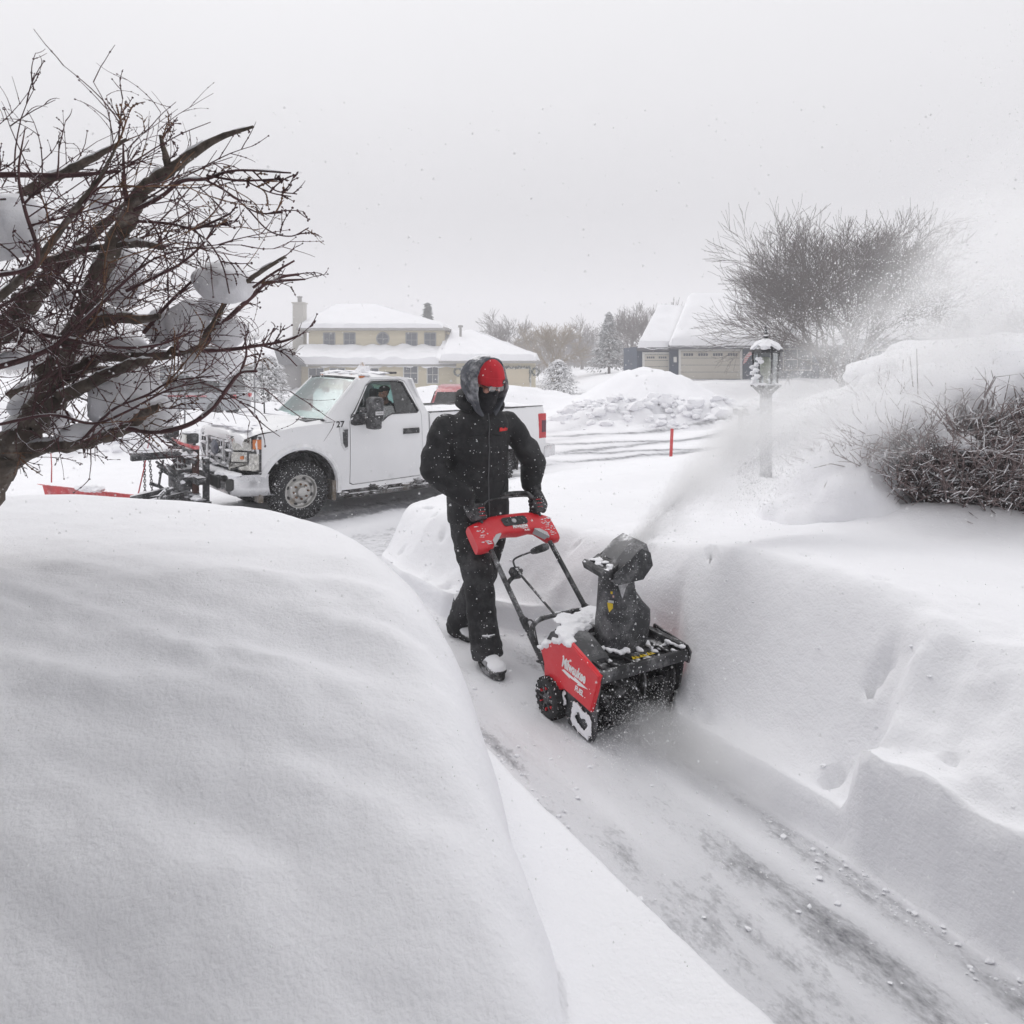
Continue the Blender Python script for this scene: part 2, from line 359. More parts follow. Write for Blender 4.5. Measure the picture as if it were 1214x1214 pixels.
    z = z+pile(5.9, 31, 2.7, 3.0, 1.85, .06, 3)+pile(9.2, 33, 3.0, 2.5, .35, .1)+pile(3.9, 25, 3.0, 1.3, .80, .75)+pile(7.3, 24, 2.4, 1.2, .55, .7)
    z = z+pile(.6, 34, 3.2, 2, .9, .1)+pile(-2.5, 38, 5, 2, .9, .15)+pile(-17, 24, 7, 1.8, .9, .25, 2.4, .3)+pile(-9.5, 17.5, 3.5, .9, .45, .2, 2.4, .3)
    z = z+pile(10.5, 21, 3.2, 2.5, .9, .2)+pile(16, 26, 6, 4, 1.6, .3)
    z = z+pile(2.75, 4.62, .62, .26, .15, 0)*(u > .5)+pile(3.6, 4.25, .7, .25, .07, 0)*(u > .5)
    z = z+.012*rough*sst(-.3, .2, uu)*.35+.016*fbm(X*2.3, Y*2.3, 3.9, 3)*sst(0, .4, np.maximum(uu, u2))
    # floor of the path: thin, scraped, slightly ridged along its length
    onp = (uu < 0)*(u2 < 0)*(s < 6)
    z = z+onp*(.010*fbm(s*4, t*9, 1.0, 4)+.014*np.abs(fbm(s*.9, t*16, 2.0, 2)))
    st_ = (e > -1)*(e < 14)*(s > 3)
    z = z+st_*(.03*fbm(X*2.2, Y*2.2, 3.4, 4)+.012*rough)
    return z
def gz(x, y): return float(ground(np.array([x]), np.array([y]))[0])

def axis(segs):
    a = []
    for lo, hi, d in segs: a += list(np.arange(lo, hi-1e-6, d))
    return a
def grow(start, step, end, k=1.035, sign=1):
    a = []; x = start
    while abs(x) < end: a.append(x); step *= k; x += sign*step
    return a
S = [-v for v in reversed(grow(2.5, .04, 60, 1.12))]+axis([(-2.5, 5.0, .028)])+grow(5.0, .03, 34, 1.012)+grow(34.5, .35, 300, 1.03)
U = [-v for v in reversed(grow(4.6, .04, 260, 1.035))]+axis([(-4.6, -1.5, .034), (-1.5, -.9, .016), (-.9, -.1, .028), (-.1, .1, .010), (.1, 1.3, .02), (1.3, 2.4, .034)])+grow(2.4, .036, 26, 1.016)+grow(26.5, .4, 260, 1.04)
S = np.array(S); U = np.array(U)
SS, UU = np.meshgrid(S, U, indexing='ij')
TT = UU+tR(SS)*(1-sst(8, 30, SS))
GX = R0[0]+SS*DD[0]+TT*NN[0]; GY = R0[1]+SS*DD[1]+TT*NN[1]
GZ = ground(GX, GY)
ns, nu = SS.shape
co = np.stack([GX, GY, GZ], -1).reshape(-1, 3)
idx = np.arange(ns*nu).reshape(ns, nu)
q = np.stack([idx[:-1, :-1], idx[1:, :-1], idx[1:, 1:], idx[:-1, 1:]], -1).reshape(-1, 4)[:, ::-1]
me = bpy.data.meshes.new('snow_ground'); me.vertices.add(len(co)); me.vertices.foreach_set('co', co.ravel())
me.loops.add(q.size); me.loops.foreach_set('vertex_index', q.ravel().astype(np.int32))
me.polygons.add(len(q)); me.polygons.foreach_set('loop_start', np.arange(0, q.size, 4, dtype=np.int32))
me.update(calc_edges=True); me.validate()
# scraped ground: 1 where the pavement shows through
s_, t_ = st(GX, GY); e_ = (GX+2.43)*EX[0]+(GY-9.6)*EX[1]; u_ = t_-tR(s_)
onp = sst(0.02, -.06, u_)*sst(-1.12, -1.0, t_)*(1-sst(3.6, 5.5, s_))
wear = onp*(.49+.26*fbm(s_*.7, t_*11, 3.0, 3)+.12*fbm(s_*2, t_*3, 5.0, 3))
a_ = (GX+3.06)*.774+(GY-10.4)*.633                      # along the street
drive = sst(3.0, 4.5, s_)*(1-sst(-.5, .3, e_))*sst(.1, -.3, u_)*sst(-3.4, -1.5, t_)
wear = np.maximum(wear, drive*.60)
for ec, ww, v in ((.85, .38, .95), (1.15, .7, .7), (2.75, .4, .85), (6.0, .3, .5), (7.8, .35, .55)):
    tk = np.exp(-((e_-ec-.08*np.sin(a_*.7))/ww)**2)*v*sst(-2, .2, a_)
    if ec > 5: tk = tk*sst(4, 8, a_)*(1-sst(16, 26, a_))
    else: tk = tk*(1-sst(5, 9, a_))
    wear = np.maximum(wear, tk)
for cx_, cy_, dx_, dy_ in ((0, 19, 1, .32), (0, 21.2, 1, .30), (1, 17.6, 1, .75), (3, 18, 1, .22), (5, 18.2, 1, .5)):
    d_ = math.hypot(dx_, dy_); dist = (-(GX-cx_)*dy_+(GY-cy_)*dx_)/d_+.45*fbm(GX*.6, GY*.6, 2.0, 4)
    wear = np.maximum(wear, np.exp(-(dist/.34)**2)*.80*sst(-1, 2, GX)*(1-sst(7, 11, GX)))
lump_ = np.exp(-(((GX-5.2)/1.5)**2+((GY-24.3)/.8)**2))*.62
wear = np.maximum(wear, lump_)
at = me.attributes.new('wear', 'FLOAT', 'POINT'); at.data.foreach_set('value', wear.ravel().astype(np.float32))
m, t, b, N, L, n3, n2, vm = snow_mat('snow_ground', fine=.0035)
an = N('ShaderNodeAttribute'); an.attribute_name = 'wear'
tc2 = N('ShaderNodeTexCoord'); mp = N('ShaderNodeMapping'); mp.inputs['Rotation'].default_value = (0, 0, R(-30)); L(tc2.outputs['Object'], mp.inputs[0])
mp2 = N('ShaderNodeMapping'); mp2.inputs['Scale'].default_value = (1.9, .95, 1); L(mp.outputs[0], mp2.inputs[0])
na = N('ShaderNodeTexNoise'); na.inputs['Scale'].default_value = 4.6; na.inputs['Detail'].default_value = 10; na.inputs['Roughness'].default_value = .76; L(mp2.outputs[0], na.inputs['Vector'])
ad = N('ShaderNodeMath'); ad.operation = 'ADD'; L(na.outputs[0], ad.inputs[0]); L(an.outputs['Fac'], ad.inputs[1])
nf = N('ShaderNodeTexNoise'); nf.inputs['Scale'].default_value = 34; nf.inputs['Detail'].default_value = 8; nf.inputs['Roughness'].default_value = .7; L(mp2.outputs[0], nf.inputs['Vector'])
a3 = N('ShaderNodeMath'); a3.operation = 'MULTIPLY_ADD'; L(nf.outputs[0], a3.inputs[0]); a3.inputs[1].default_value = .55; L(ad.outputs[0], a3.inputs[2])
ra = N('ShaderNodeMapRange'); ra.inputs[1].default_value = 1.33; ra.inputs[2].default_value = 1.68; ra.inputs[4].default_value = .95; L(a3.outputs[0], ra.inputs[0])
bw = N('ShaderNodeBump'); bw.inputs['Distance'].default_value = .022; bw.inputs['Strength'].default_value = .9; hm = N('ShaderNodeMath'); hm.operation = 'MULTIPLY'; L(an.outputs['Fac'], hm.inputs[0]); L(nf.outputs[0], hm.inputs[1]); L(hm.outputs[0], bw.inputs['Height']); L(b.inputs['Normal'].links[0].from_socket, bw.inputs['Normal']); L(bw.outputs[0], b.inputs['Normal'])
# packed thin snow is greyer than fresh snow
pk = N('ShaderNodeMix'); pk.data_type = 'RGBA'; L(an.outputs['Fac'], pk.inputs[0]); L(vm.outputs[0], pk.inputs[6]); pk.inputs[7].default_value = (.62, .62, .65, 1)
mxg = N('ShaderNodeMix'); mxg.data_type = 'RGBA'; L(ra.outputs[0], mxg.inputs[0]); L(pk.outputs[2], mxg.inputs[6]); mxg.inputs[7].default_value = (.17, .17, .185, 1)
L(mxg.outputs[2], b.inputs['Base Color'])
g_ = link('snow_ground', me, m); tag(g_, kind='structure')

# far line of land behind everything
def far_woods():
    mb = MB(); rr = random.Random(5)
    for i in range(5200):
        a = rr.uniform(-44, 48); Y = rr.uniform(120, 175); X = math.tan(R(a))*Y
        h = (4.5+3.2*(mnoise.noise(Vector((a*.16, 0, 0)))+.3)+rr.uniform(-1.2, 1.6))
        z0 = -1.5; mb.tube([(X, Y, z0), (X+rr.uniform(-.5, .5), Y, z0+h*.6), (X+rr.uniform(-1.4, 1.4), Y, z0+h)], [.09, .06, .02], 3, caps=False)
        for k in range(5):
            zz = z0+h*rr.uniform(.3, .95); d = rr.choice((-1, 1))
            mb.tube([(X, Y, zz), (X+d*rr.uniform(.8, 2.2), Y+rr.uniform(-.6, .6), zz+rr.uniform(.4, 1.9))], [.05, .015], 3, caps=False)
    o = mb.build('distant_woods', mat('far_bark', (.20, .18, .18), .9, snow=.2), smooth=False)
    tag(o, 'long grey line of bare woods along the horizon behind the houses', 'woods', kind='stuff')
far_woods()

# air with falling snow in it
mb = MB(); mb.box((-430, -430, -4.2), (430, 430, 36))
hz = mb.build('haze', None, smooth=False); tag(hz, 'pale snowy air filling the whole street', 'haze', kind='stuff')
mh, t, b, N, L = nodes('haze'); t.nodes.remove(b)
pv = N('ShaderNodeVolumePrincipled'); pv.inputs['Color'].default_value = (.99, .985, 1.0, 1); pv.inputs['Density'].default_value = 0.0034
pv.inputs['Anisotropy'].default_value = 0.0; L(pv.outputs[0], t.nodes['Material Output'].inputs['Volume']); hz.data.materials.append(mh)
hz.hide_set(False)

# ================================================================ the pickup with the plough
WHITE = mat('white_paint', (.80, .80, .81), .35, var=.03, scale=2, coat=.25, dust=.55, c2=(.60, .60, .60), c2t=.60)
WHITEP = mat('dirty_white_paint', (.66, .66, .67), .55, var=.08, scale=4, dust=.5, c2=(.38, .37, .36), c2t=.56)
BLACKP = mat('black_plastic', (.022, .022, .024), .5, var=.2, dust=.35, speck=.6)
DARKM = mat('dark_undercarriage', (.03, .028, .027), .8, var=.3, dust=.7, snow=.45, c2=(.12, .10, .08), c2t=.55)
CHROME = mat('chrome', (.62, .62, .63), .18, 1.0, var=.05, dust=.4)
RUBBER = mat('tyre_rubber', (.022, .022, .023), .85, var=.3, speck=1.1, speck_scale=75, bump=.004, bscale=60)
STEEL = mat('rim_steel', (.50, .49, .47), .42, .6, var=.12, scale=10, dust=.3, c2=(.25, .19, .12), c2t=.60)
RUST = mat('rusty_hub', (.20, .12, .07), .8, .3, var=.3)
GLASSD = mat('tinted_glass', (.012, .014, .015), .06, var=.0, spec=.8, speck=.35, dust=.1)
GLASSW = nodes('windscreen_glass')
def glass(name, tint=(.75, .9, .88), alpha=.35, rough=.03, frost=.45):
    m, t, b, N, L = nodes(name)
    tr = N('ShaderNodeBsdfTransparent'); tr.inputs[0].default_value = (*tint, 1)
    gl = N('ShaderNodeBsdfGlossy'); gl.inputs['Roughness'].default_value = rough; gl.inputs[0].default_value = (.9, .9, .9, 1)
    lw = N('ShaderNodeLayerWeight'); lw.inputs[0].default_value = .25
    mr = N('ShaderNodeMapRange'); mr.inputs[3].default_value = alpha*.35; mr.inputs[4].default_value = alpha*1.6; L(lw.outputs['Fresnel'], mr.inputs[0])
    mx = N('ShaderNodeMixShader'); L(mr.outputs[0], mx.inputs[0]); L(tr.outputs[0], mx.inputs[1]); L(gl.outputs[0], mx.inputs[2])
    # frost and snow dust clinging to the pane
    tc = N('ShaderNodeTexCoord'); n = N('ShaderNodeTexNoise'); n.inputs['Scale'].default_value = 5; n.inputs['Detail'].default_value = 9; n.inputs['Roughness'].default_value = .7; L(tc.outputs['Object'], n.inputs['Vector'])
    r = N('ShaderNodeMapRange'); r.inputs[1].default_value = .5; r.inputs[2].default_value = .8; r.inputs[4].default_value = frost; L(n.outputs[0], r.inputs[0])
    df = N('ShaderNodeBsdfDiffuse'); df.inputs[0].default_value = (.75, .76, .78, 1)
    m2 = N('ShaderNodeMixShader'); L(r.outputs[0], m2.inputs[0]); L(mx.outputs[0], m2.inputs[1]); L(df.outputs[0], m2.inputs[2])
    L(m2.outputs[0], t.nodes['Material Output'].inputs[0]); t.nodes.remove(b); return m
GLASSW = glass('windscreen_glass', (.50, .66, .64), .16, frost=.16, rough=.30)
GLASSC = glass('clear_glass', (.9, .93, .93), .3)
GREYIN = mat('grey_interior', (.06, .06, .065), .8)
AMBER = mat('amber_lens', (.60, .17, .03), .25, coat=.5, var=.1)
REDL = mat('red_lens', (.50, .012, .02), .25, coat=.5, var=.1)
LAMPG = mat('lamp_lens', (.42, .41, .38), .12, .75, coat=.6, var=.45, scale=26, dust=.35)
GAP = mat('panel_gap', (.05, .05, .05), .8)

TA = math.atan2(.633, .774); TRUCK_O = (-3.06, 10.4, -.52)
TW = 2.03
truck = empty('pickup_truck', TRUCK_O, TA, 'white two door pickup truck with fleet number 27 driving on the snowy street', 'pickup truck')

def side_y(z):          # how far the near side leans in at height z
    if z < .40: return .05*(.40-z)/.2
    if z < 1.42: return .02*((z-.95)/.5)**2
    return .02+(z-1.42)*.30
def mirrored(mb, W=TW):
    n = len(mb.v); m = [Vector((v.x, W-v.y, v.z)) for v in mb.v]; fs = [tuple(n+i for i in reversed(f)) for f in mb.f]
    mb.v += m; mb.f += fs; mb.mi += mb.mi[:]
def panel(loops, th=.03, off=0.0, cuts_z=(), cuts_x=(), yf=side_y):
    """sheet with holes following the body side; thickness inward"""
    bm = bmesh.new(); L = [[Vector((p[0], p[1], 0)) for p in lp] for lp in loops]
    pts = [bm.verts.new((p.x, 0, p.y)) for lp in L for p in lp]
    for t_ in geometry.tessellate_polygon(L):
        try: bm.faces.new([pts[i] for i in t_])
        except ValueError: pass
    for z in cuts_z: bmesh.ops.bisect_plane(bm, geom=bm.verts[:]+bm.edges[:]+bm.faces[:], plane_co=(0, 0, z), plane_no=(0, 0, 1))
    for x in cuts_x: bmesh.ops.bisect_plane(bm, geom=bm.verts[:]+bm.edges[:]+bm.faces[:], plane_co=(x, 0, 0), plane_no=(1, 0, 0))
    bmesh.ops.recalc_face_normals(bm, faces=bm.faces)
    if sum(f.normal.y*f.calc_area() for f in bm.faces) > 0: bmesh.ops.reverse_faces(bm, faces=bm.faces)
    ret = bmesh.ops.solidify(bm, geom=bm.faces[:], thickness=th)
    for v in bm.verts: v.co.y += yf(v.co.z)+off
    mb = MB(); mb.bm(bm); 
    ys = [v.y for v in mb.v]
    return mb
def arc(cx, cz, r, a0, a1, n=14): return [(cx+r*math.cos(R(a0+(a1-a0)*i/n)), cz+r*math.sin(R(a0+(a1-a0)*i/n))) for i in range(n+1)]

# front fenders: near side outline with the wheel arch
CZ = [.45, .6, .75, .9, 1.05, 1.2, 1.3, 1.42]
fend = [(-.60, .74)]+[(-.48, .74)]+arc(.0, .46, .56, 150, -8, 16)+[(.60, .36), (.745, .36), (.745, 1.38), (.70, 1.41), (-.10, 1.355), (-.62, 1.27), (-.66, 1.15), (-.62, .95)]
def fy(z): return side_y(z)-.02
mb = panel([fend], .04, cuts_z=CZ); mirrored(mb); body = mb
# flare lip round the arch
lip = MB()
A = arc(.0, .46, .565, 158, -12, 22)
for ysh in (0,):
    rings = []
    for x, z in A:
        d = Vector((x, 0, z-.46)).normalized(); y0 = side_y(z)
        rings.append([Vector((x, y0+.05, z)), Vector((x, y0-.035, z))+d*.005, Vector((x, y0-.04, z))+d*.04, Vector((x, y0-.012, z))+d*.085, Vector((x, y0+.05, z))+d*.09])
    lip.loft(rings, 0, True, False)
mirrored(lip)
# hood: crowned surface from the cowl to the grille
hood = MB(); rings = []
for i in range(13):
    k = i/12; x = -.80+k*(1.42-.0); zc = 1.31+.125*k-.05*max(0, 1-k*7)
    prof = []
    for j in range(25):
        y = .035+(TW-.07)*j/24; q_ = abs(2*j/24-1)
        z = zc+.05-.035*q_**2-(.045 if q_ > .93 else 0)-(.02 if .55 < q_ < .62 else 0)+(.012 if q_ < .52 else 0)
        prof.append(Vector((x-.10*(1-q_**2)*(1-k), y, z)))
    rings.append(prof)
hood.loft(rings, 0, False, False)
hood.loft([[v+Vector((0, 0, 0)) for v in rings[0]], [v+Vector((-.03, 0, -.05)) for v in rings[0]], [v+Vector((-.02, 0, -.12)) for v in rings[0]]], 0, False, False)
hd = hood.build('hood', WHITE, truck, sharp=50)
body.build_pair('fender', WHITE, truck, sharp=40); lip.build_pair('arch_flare', mat('arch_lip', (.74, .74, .75), .4, dust=.4), truck, fix=True)
# snow lying along the hood and scuttle
sn = MB()
for i, (x, y, rx, ry, h) in enumerate(((-.55, 1.1, .30, .85, .05), (-.2, 1.5, .5, .5, .05), (.35, 1.35, .25, .6, .045), (-.70, .5, .12, .40, .05), (-.72, 1.2, .12, .5, .06), (.50, .8, .08, .5, .03))):
    v, f = blob((x, y, 1.345+.09*(x+.8)), (rx, ry, h), i, .3, 1.6, 3); sn.add(v, f)
sn.build('hood_snow', SNOWCAP, truck)

# cab: side panels with the door cut out, roof and back
roofz = 2.09
cabside = [(.745, .36), (2.14, .36), (2.19, .42), (2.19, 1.46), (2.13, 1.60), (1.97, 1.97), (1.90, 2.03), (1.78, 2.055), (1.15, 2.055), (.98, 2.0), (.70, 1.74), (.42, 1.46), (.40, 1.40), (.70, 1.41), (.745, 1.38)]
doorhole = [(.775, .45), (.775, 1.40), (.86, 1.52), (1.12, 1.93), (1.22, 2.015), (1.74, 2.02), (1.84, 1.98), (1.93, 1.80), (2.06, 1.46), (2.07, .50), (2.02, .44), (.83, .42)]
mb = panel([cabside, doorhole], .05, cuts_z=CZ+[1.6, 1.8, 1.95]); mirrored(mb); mb.build('cab', WHITE, truck, sharp=40)
win = [(.80, 1.355), (.805, 1.46), (.90, 1.58), (1.15, 1.935), (1.23, 1.985), (1.70, 1.99), (1.79, 1.96), (1.86, 1.80), (2.01, 1.50), (1.98, 1.475), (1.52, 1.475), (1.43, 1.44), (1.34, 1.375), (1.26, 1.35), (.86, 1.335)]
outl = [(.785, .462), (.785, 1.40), (.87, 1.525), (1.127, 1.925), (1.222, 2.005), (1.738, 2.01), (1.832, 1.972), (1.92, 1.797), (2.05, 1.455), (2.06, .505), (2.015, .452), (.835, .432)]
for side in (0, 1):
    mb = panel([outl, win], .045, off=-.004, cuts_z=CZ+[1.6, 1.8, 1.95])
    gl = panel([[(p[0]+(1.45-p[0])*.0, p[1]) for p in win]], .006, off=.022, cuts_z=[1.42, 1.6, 1.8])
    tr_ = MB()
    wl = [(p[0], side_y(p[1])-.006, p[1]) for p in win]
    tr_.tube(wl+[wl[0]], .012, 6, caps=False)
    pil = panel([[(1.60, 1.475), (1.57, 1.985), (1.70, 1.99), (1.79, 1.96), (1.86, 1.80), (2.01, 1.50), (1.98, 1.475)]], .008, off=.010, cuts_z=[1.6, 1.8])
    hn = MB(); hn.box((1.72, -.052, 1.155), (1.98, -.028, 1.215), b=.008); hn.box((1.745, -.03, 1.16), (1.775, .0, 1.21)); hn.box((1.93, -.03, 1.16), (1.955, .0, 1.21)); hn.box((1.70, -.012, 1.14), (2.0, -.003, 1.23), b=.003)
    seam = MB()
    if side == 1:
        for q_ in (mb, gl, tr_, pil, hn):
            q_.v = [Vector((v.x, TW-v.y, v.z)) for v in q_.v]; q_.f = [tuple(reversed(f)) for f in q_.f]
    dr = mb.build('door', WHITE, truck, sharp=40)
    if side == 1: gl.build('door_window', GLASSC, dr, sharp=40)
    else:
        # near pane wound half way down
        g2 = panel([[(.80, 1.355), (.805, 1.46), (.90, 1.58), (1.56, 1.60), (1.60, 1.475), (1.52, 1.475), (1.43, 1.44), (1.34, 1.375), (1.26, 1.35), (.86, 1.335)]], .006, off=.022, cuts_z=[1.42]); g2.build('door_window', GLASSC, dr, sharp=40)
    pil.build('rear_door_pane', GLASSD, dr, sharp=40)
    tr_.build('window_trim', BLACKP, dr); hn.build('door_handle', BLACKP, dr, sharp=40)
roof = MB(); rings = []
for i in range(15):
    k = i/14; x = .96+k*.99
    zt = 2.05+.055*math.sin(math.pi*min(1, k*1.15+.05))**.6-(.05*(1-k*4)**2 if k < .25 else 0)-(.06*((k-.85)/.15)**2 if k > .85 else 0)
    yi = side_y(2.04); prof = []
    for j in range(19):
        y = yi+(TW-2*yi)*j/18; q_ = abs(2*j/18-1); prof.append(Vector((x-.06*(1-q_**2)*(1-k), y, zt-.055*q_**3+(0.012 if .3 < q_ < .7 else 0))))
    rings.append(prof)
roof.loft(rings, 0, False, False); roof.v += []; roof.build('roof', WHITE, truck, sharp=45)
bk = MB()
bk.box((2.155, .05, .40), (2.19, TW-.05, 1.46)); 
bk.loft([[Vector((2.185, .06, 1.46)), Vector((2.185, .42, 1.46)), Vector((2.185, .42, 1.46))], [Vector((1.93, .2, 2.04)), Vector((1.93, .42, 2.04)), Vector((1.93, .42, 2.04))]], 0, False, False)
for ya, yb in ((.05, .45), (TW-.45, TW-.05)): bk.box((2.13, ya, 1.44), (2.17, yb, 1.50))
M_ = Matrix.Translation((2.15, 0, 1.47)) @ Matrix.Rotation(R(-24), 4, 'Y')
bk.box((0, .10, 0), (.03, .48, .60), M_); bk.box((0, TW-.48, 0), (.03, TW-.10, .60), M_); bk.box((0, .48, .46), (.03, TW-.48, .62), M_); bk.box((0, .48, 0), (.03, TW-.48, .06), M_)
bk.build('cab_back', WHITE, truck)
rg = MB(); rg.box((.01, .48, .06), (.018, TW-.48, .46), M_); rg.build('rear_window', GLASSW, truck)
# windscreen
ws = MB(); rings = []
for i in range(7):
    k = i/6; prof = []
    for j in range(17):
        q_ = 2*j/16-1; y0 = .075+k*.125
        x = .38+k*.60-(.20*(1-q_**2))*(1-k*.45); z = 1.43+k*.605; prof.append(Vector((x, y0+(TW-2*y0)*j/16, z+.025*(1-q_**2)*k)))
    rings.append(prof)
ws.loft(rings, 0, False, False); ws.build('windscreen', GLASSW, truck)
fr = MB()
for pr, r_ in ((rings[0], .022), (rings[-1], .022)): fr.tube(pr, r_, 6)
fr.build('windscreen_seal', BLACKP, truck)
for q in (0, 16): ap = MB(); ap.tube([rings[i][q]+Vector((.012, 0, .0)) for i in range(7)], .030, 8); ap.build('windscreen_pillar', WHITE, truck)
wp = MB()
for y in (.55, 1.25):
    wp.tube([(.23, y, 1.435), (.28, y+.30, 1.475), (.33, y+.62, 1.50)], .010, 6); wp.tube([(.22, y-.1, 1.44), (.33, y+.62, 1.515)], .006, 5)
wp.box((.12, .12, 1.405), (.36, TW-.12, 1.435), b=.01)
wp.build('wipers', BLACKP, truck)
# cab floor, seat, wheel, headliner
it = MB(); it.box((.75, .12, .75), (2.15, TW-.12, .80)); it.box((.70, .12, .80), (.95, TW-.12, 1.38), b=.05)
it.box((1.45, .18, .85), (2.0, TW-.18, 1.08), b=.06)
for y in (.32, 1.22):
    it.box((1.88, y, 1.05), (2.06, y+.50, 1.60), Matrix.Translation((0, 0, 0)), b=.07); it.box((1.93, y+.13, 1.62), (2.03, y+.37, 1.82), b=.05)
it.lathe([(.19, -.015), (.205, 0), (.19, .015), (.175, 0), (.19, -.015)], Matrix.Translation((1.17, .55, 1.33)) @ Matrix.Rotation(R(-62), 4, 'Y'), 24)
it.box((1.02, .53, 1.22), (1.17, .57, 1.32)); 
it.build('cab_interior', GREYIN, truck)
rm = MB(); rm.box((.86, .95, 1.80), (.885, 1.17, 1.88), b=.01); rm.build('rear_view_mirror', BLACKP, truck)

# roof marker lamps and whip aerial
for i, y in enumerate((.30, .62, 1.015, 1.40, 1.72)):
    mk = MB(); mk.box((1.09, y-.045, 2.065-.02*(i in (0, 4))), (1.20, y+.045, 2.098-.02*(i in (0, 4))), b=.012); mk.build('roof_marker_lamp', AMBER, truck)
    sc = MB(); v, f = blob((1.18, y, 2.108-.02*(i in (0, 4))), (.10, .085, .030), i, .3, 1.4, 3); sc.add(v, f); sc.build('marker_snow', SNOWCAP, truck)
sn = MB(); 
for i, (x, y, rx, ry, h) in enumerate(((1.55, 1.35, .3, .45, .045), (1.50, 1.0, .13, .13, .13), (1.3, 1.5, .2, .3, .05), (1.62, .75, .22, .3, .03))): v, f = blob((x, y, 2.105), (rx, ry, h), i+9, .35, 1.6, 3); sn.add(v, f)
sn.build('roof_snow', SNOWCAP, truck)
bc = MB(); bc.lathe([(0, .17), (.035, .165), (.05, .12), (.05, .03), (.065, .0)], Matrix.Translation((1.50, 1.0, 2.13)), 14); bc.build('roof_beacon', mat('beacon_snowy', (.45, .30, .20), .5, snow=1.1, dust=1.0), truck)
ae = MB(); ae.tube([(.18, 1.93, 1.36), (.17, 1.93, 1.62)], .012, 6); ae.tube([(.17, 1.93, 1.62), (.14, 1.93, 2.25)], .005, 5); ae.build('aerial', BLACKP, truck)
# third brake lamp on the roof edge
tb = MB(); tb.box((1.72, .62, 2.09), (1.95, 1.42, 2.125), b=.015); tb.build('roof_rear_lamp', BLACKP, truck)

# towing mirror
for side in (0, 1):
    mm = MB(); mm.box((.96, -.40, 1.42), (1.14, -.13, 1.77), b=.055); mm.box((.955, -.38, 1.28), (1.12, -.14, 1.45), b=.04)
    mm.box((.93, -.16, 1.52), (1.02, .06, 1.60), b=.02); mm.box((.93, -.16, 1.36), (1.02, .06, 1.43), b=.02); mm.box((.80, -.02, 1.355), (1.02, .03, 1.50), b=.01)
    gs = MB(); gs.box((1.141, -.375, 1.47), (1.146, -.155, 1.73)); stk = MB(); stk.box((.99, -.4035, 1.50), (1.12, -.4005, 1.555))
    if side:
        for q_ in (mm, gs, stk): q_.v = [Vector((v.x, TW-v.y, v.z)) for v in q_.v]; q_.f = [tuple(reversed(f)) for f in q_.f]
    o = mm.build('wing_mirror', BLACKP, truck, sharp=40); gs.build('mirror_glass', mat('mirror_glass', (.5, .5, .52), .08, 1.0), o)
    if not side: stk.build('mirror_label', WHITEP, o)

# cargo bed
bedo = [(2.215, .46)]+[(2.215, 1.43), (2.24, 1.455), (4.70, 1.445), (4.72, 1.43), (4.76, .80), (4.80, .74), (4.80, .50), (4.60, .46), (4.22, .44)]+arc(3.60, .46, .55, -4, 184, 18)+[(2.9, .44)]
def bed_y(z): return -.02+side_y(min(z, 1.4))+.02*0
mb = panel([bedo], .05, cuts_z=[.6, .75, .9, 1.05, 1.2, 1.35], yf=lambda z: side_y(min(z, 1.42))-.01)
mirrored(mb); mb.box((2.215, .05, .75), (2.26, TW-.05, 1.42)); mb.box((2.25, .05, .72), (4.7, TW-.05, .78)); mb.box((4.70, .06, .78), (4.76, TW-.06, 1.43), b=.02)
bed = mb.build('cargo_bed', WHITE, truck, sharp=40)
rl = MB()
for y in (.03, TW-.09): rl.box((2.22, y-.01, 1.456), (4.72, y+.07, 1.474), b=.008)
rl.box((2.22, .06, 1.40), (4.70, TW-.06, 1.43), mi=0); rl.build('bed_rail', BLACKP, bed)
lp2 = MB()
A2 = arc(3.60, .46, .555, 184, -4, 22); rings = []
for x, z in A2:
    d = Vector((x-3.6, 0, z-.46)).normalized(); y0 = side_y(z)-.01
    rings.append([Vector((x, y0+.05, z)), Vector((x, y0-.035, z))+d*.005, Vector((x, y0-.04, z))+d*.04, Vector((x, y0-.012, z))+d*.085, Vector((x, y0+.05, z))+d*.09])
lp2.loft(rings, 0, True, False); mirrored(lp2); lp2.build_pair('arch_flare', bpy.data.materials['arch_lip'], bed, fix=True)
sn = MB()
for i in range(7):
    v, f = blob((2.4+i*.37, 1.0, 1.43), (.28, .75, .05), i+40, .3, 1.5, 3); sn.add(v, f)
sn.build('bed_snow', SNOWCAP, bed)
for y0, y1 in ((-.012, .11), (TW-.11, TW+.012)):
    tl = MB(); tl.box((4.58, y0, .86), (4.775, y1, 1.33), b=.02); o = tl.build('tail_lamp', REDL, truck, sharp=40)
    dk = MB(); ya = y0-.004 if y0 < 0 else y1+.001; dk.box((4.66, ya, .98), (4.765, ya+.004, 1.20), b=.001); dk.build('tail_lamp_insert', mat('dark_red_lens', (.10, .02, .04), .2), o)
rb = MB(); rb.box((4.80, -.02, .52), (5.0, TW+.02, .74), b=.035); rb.box((4.72, -.02, .50), (4.86, .14, .72), b=.03); rb.build('rear_bumper', CHROME, truck, sharp=40)
ht = MB(); ht.box((4.55, .95, .34), (5.05, 1.08, .44)); ht.build('tow_hitch', DARKM, truck)
ht = MB(); ht.box((4.62, .10, .38), (4.82, .42, .46), b=.02); ht.build('bumper_bracket', DARKM, truck)

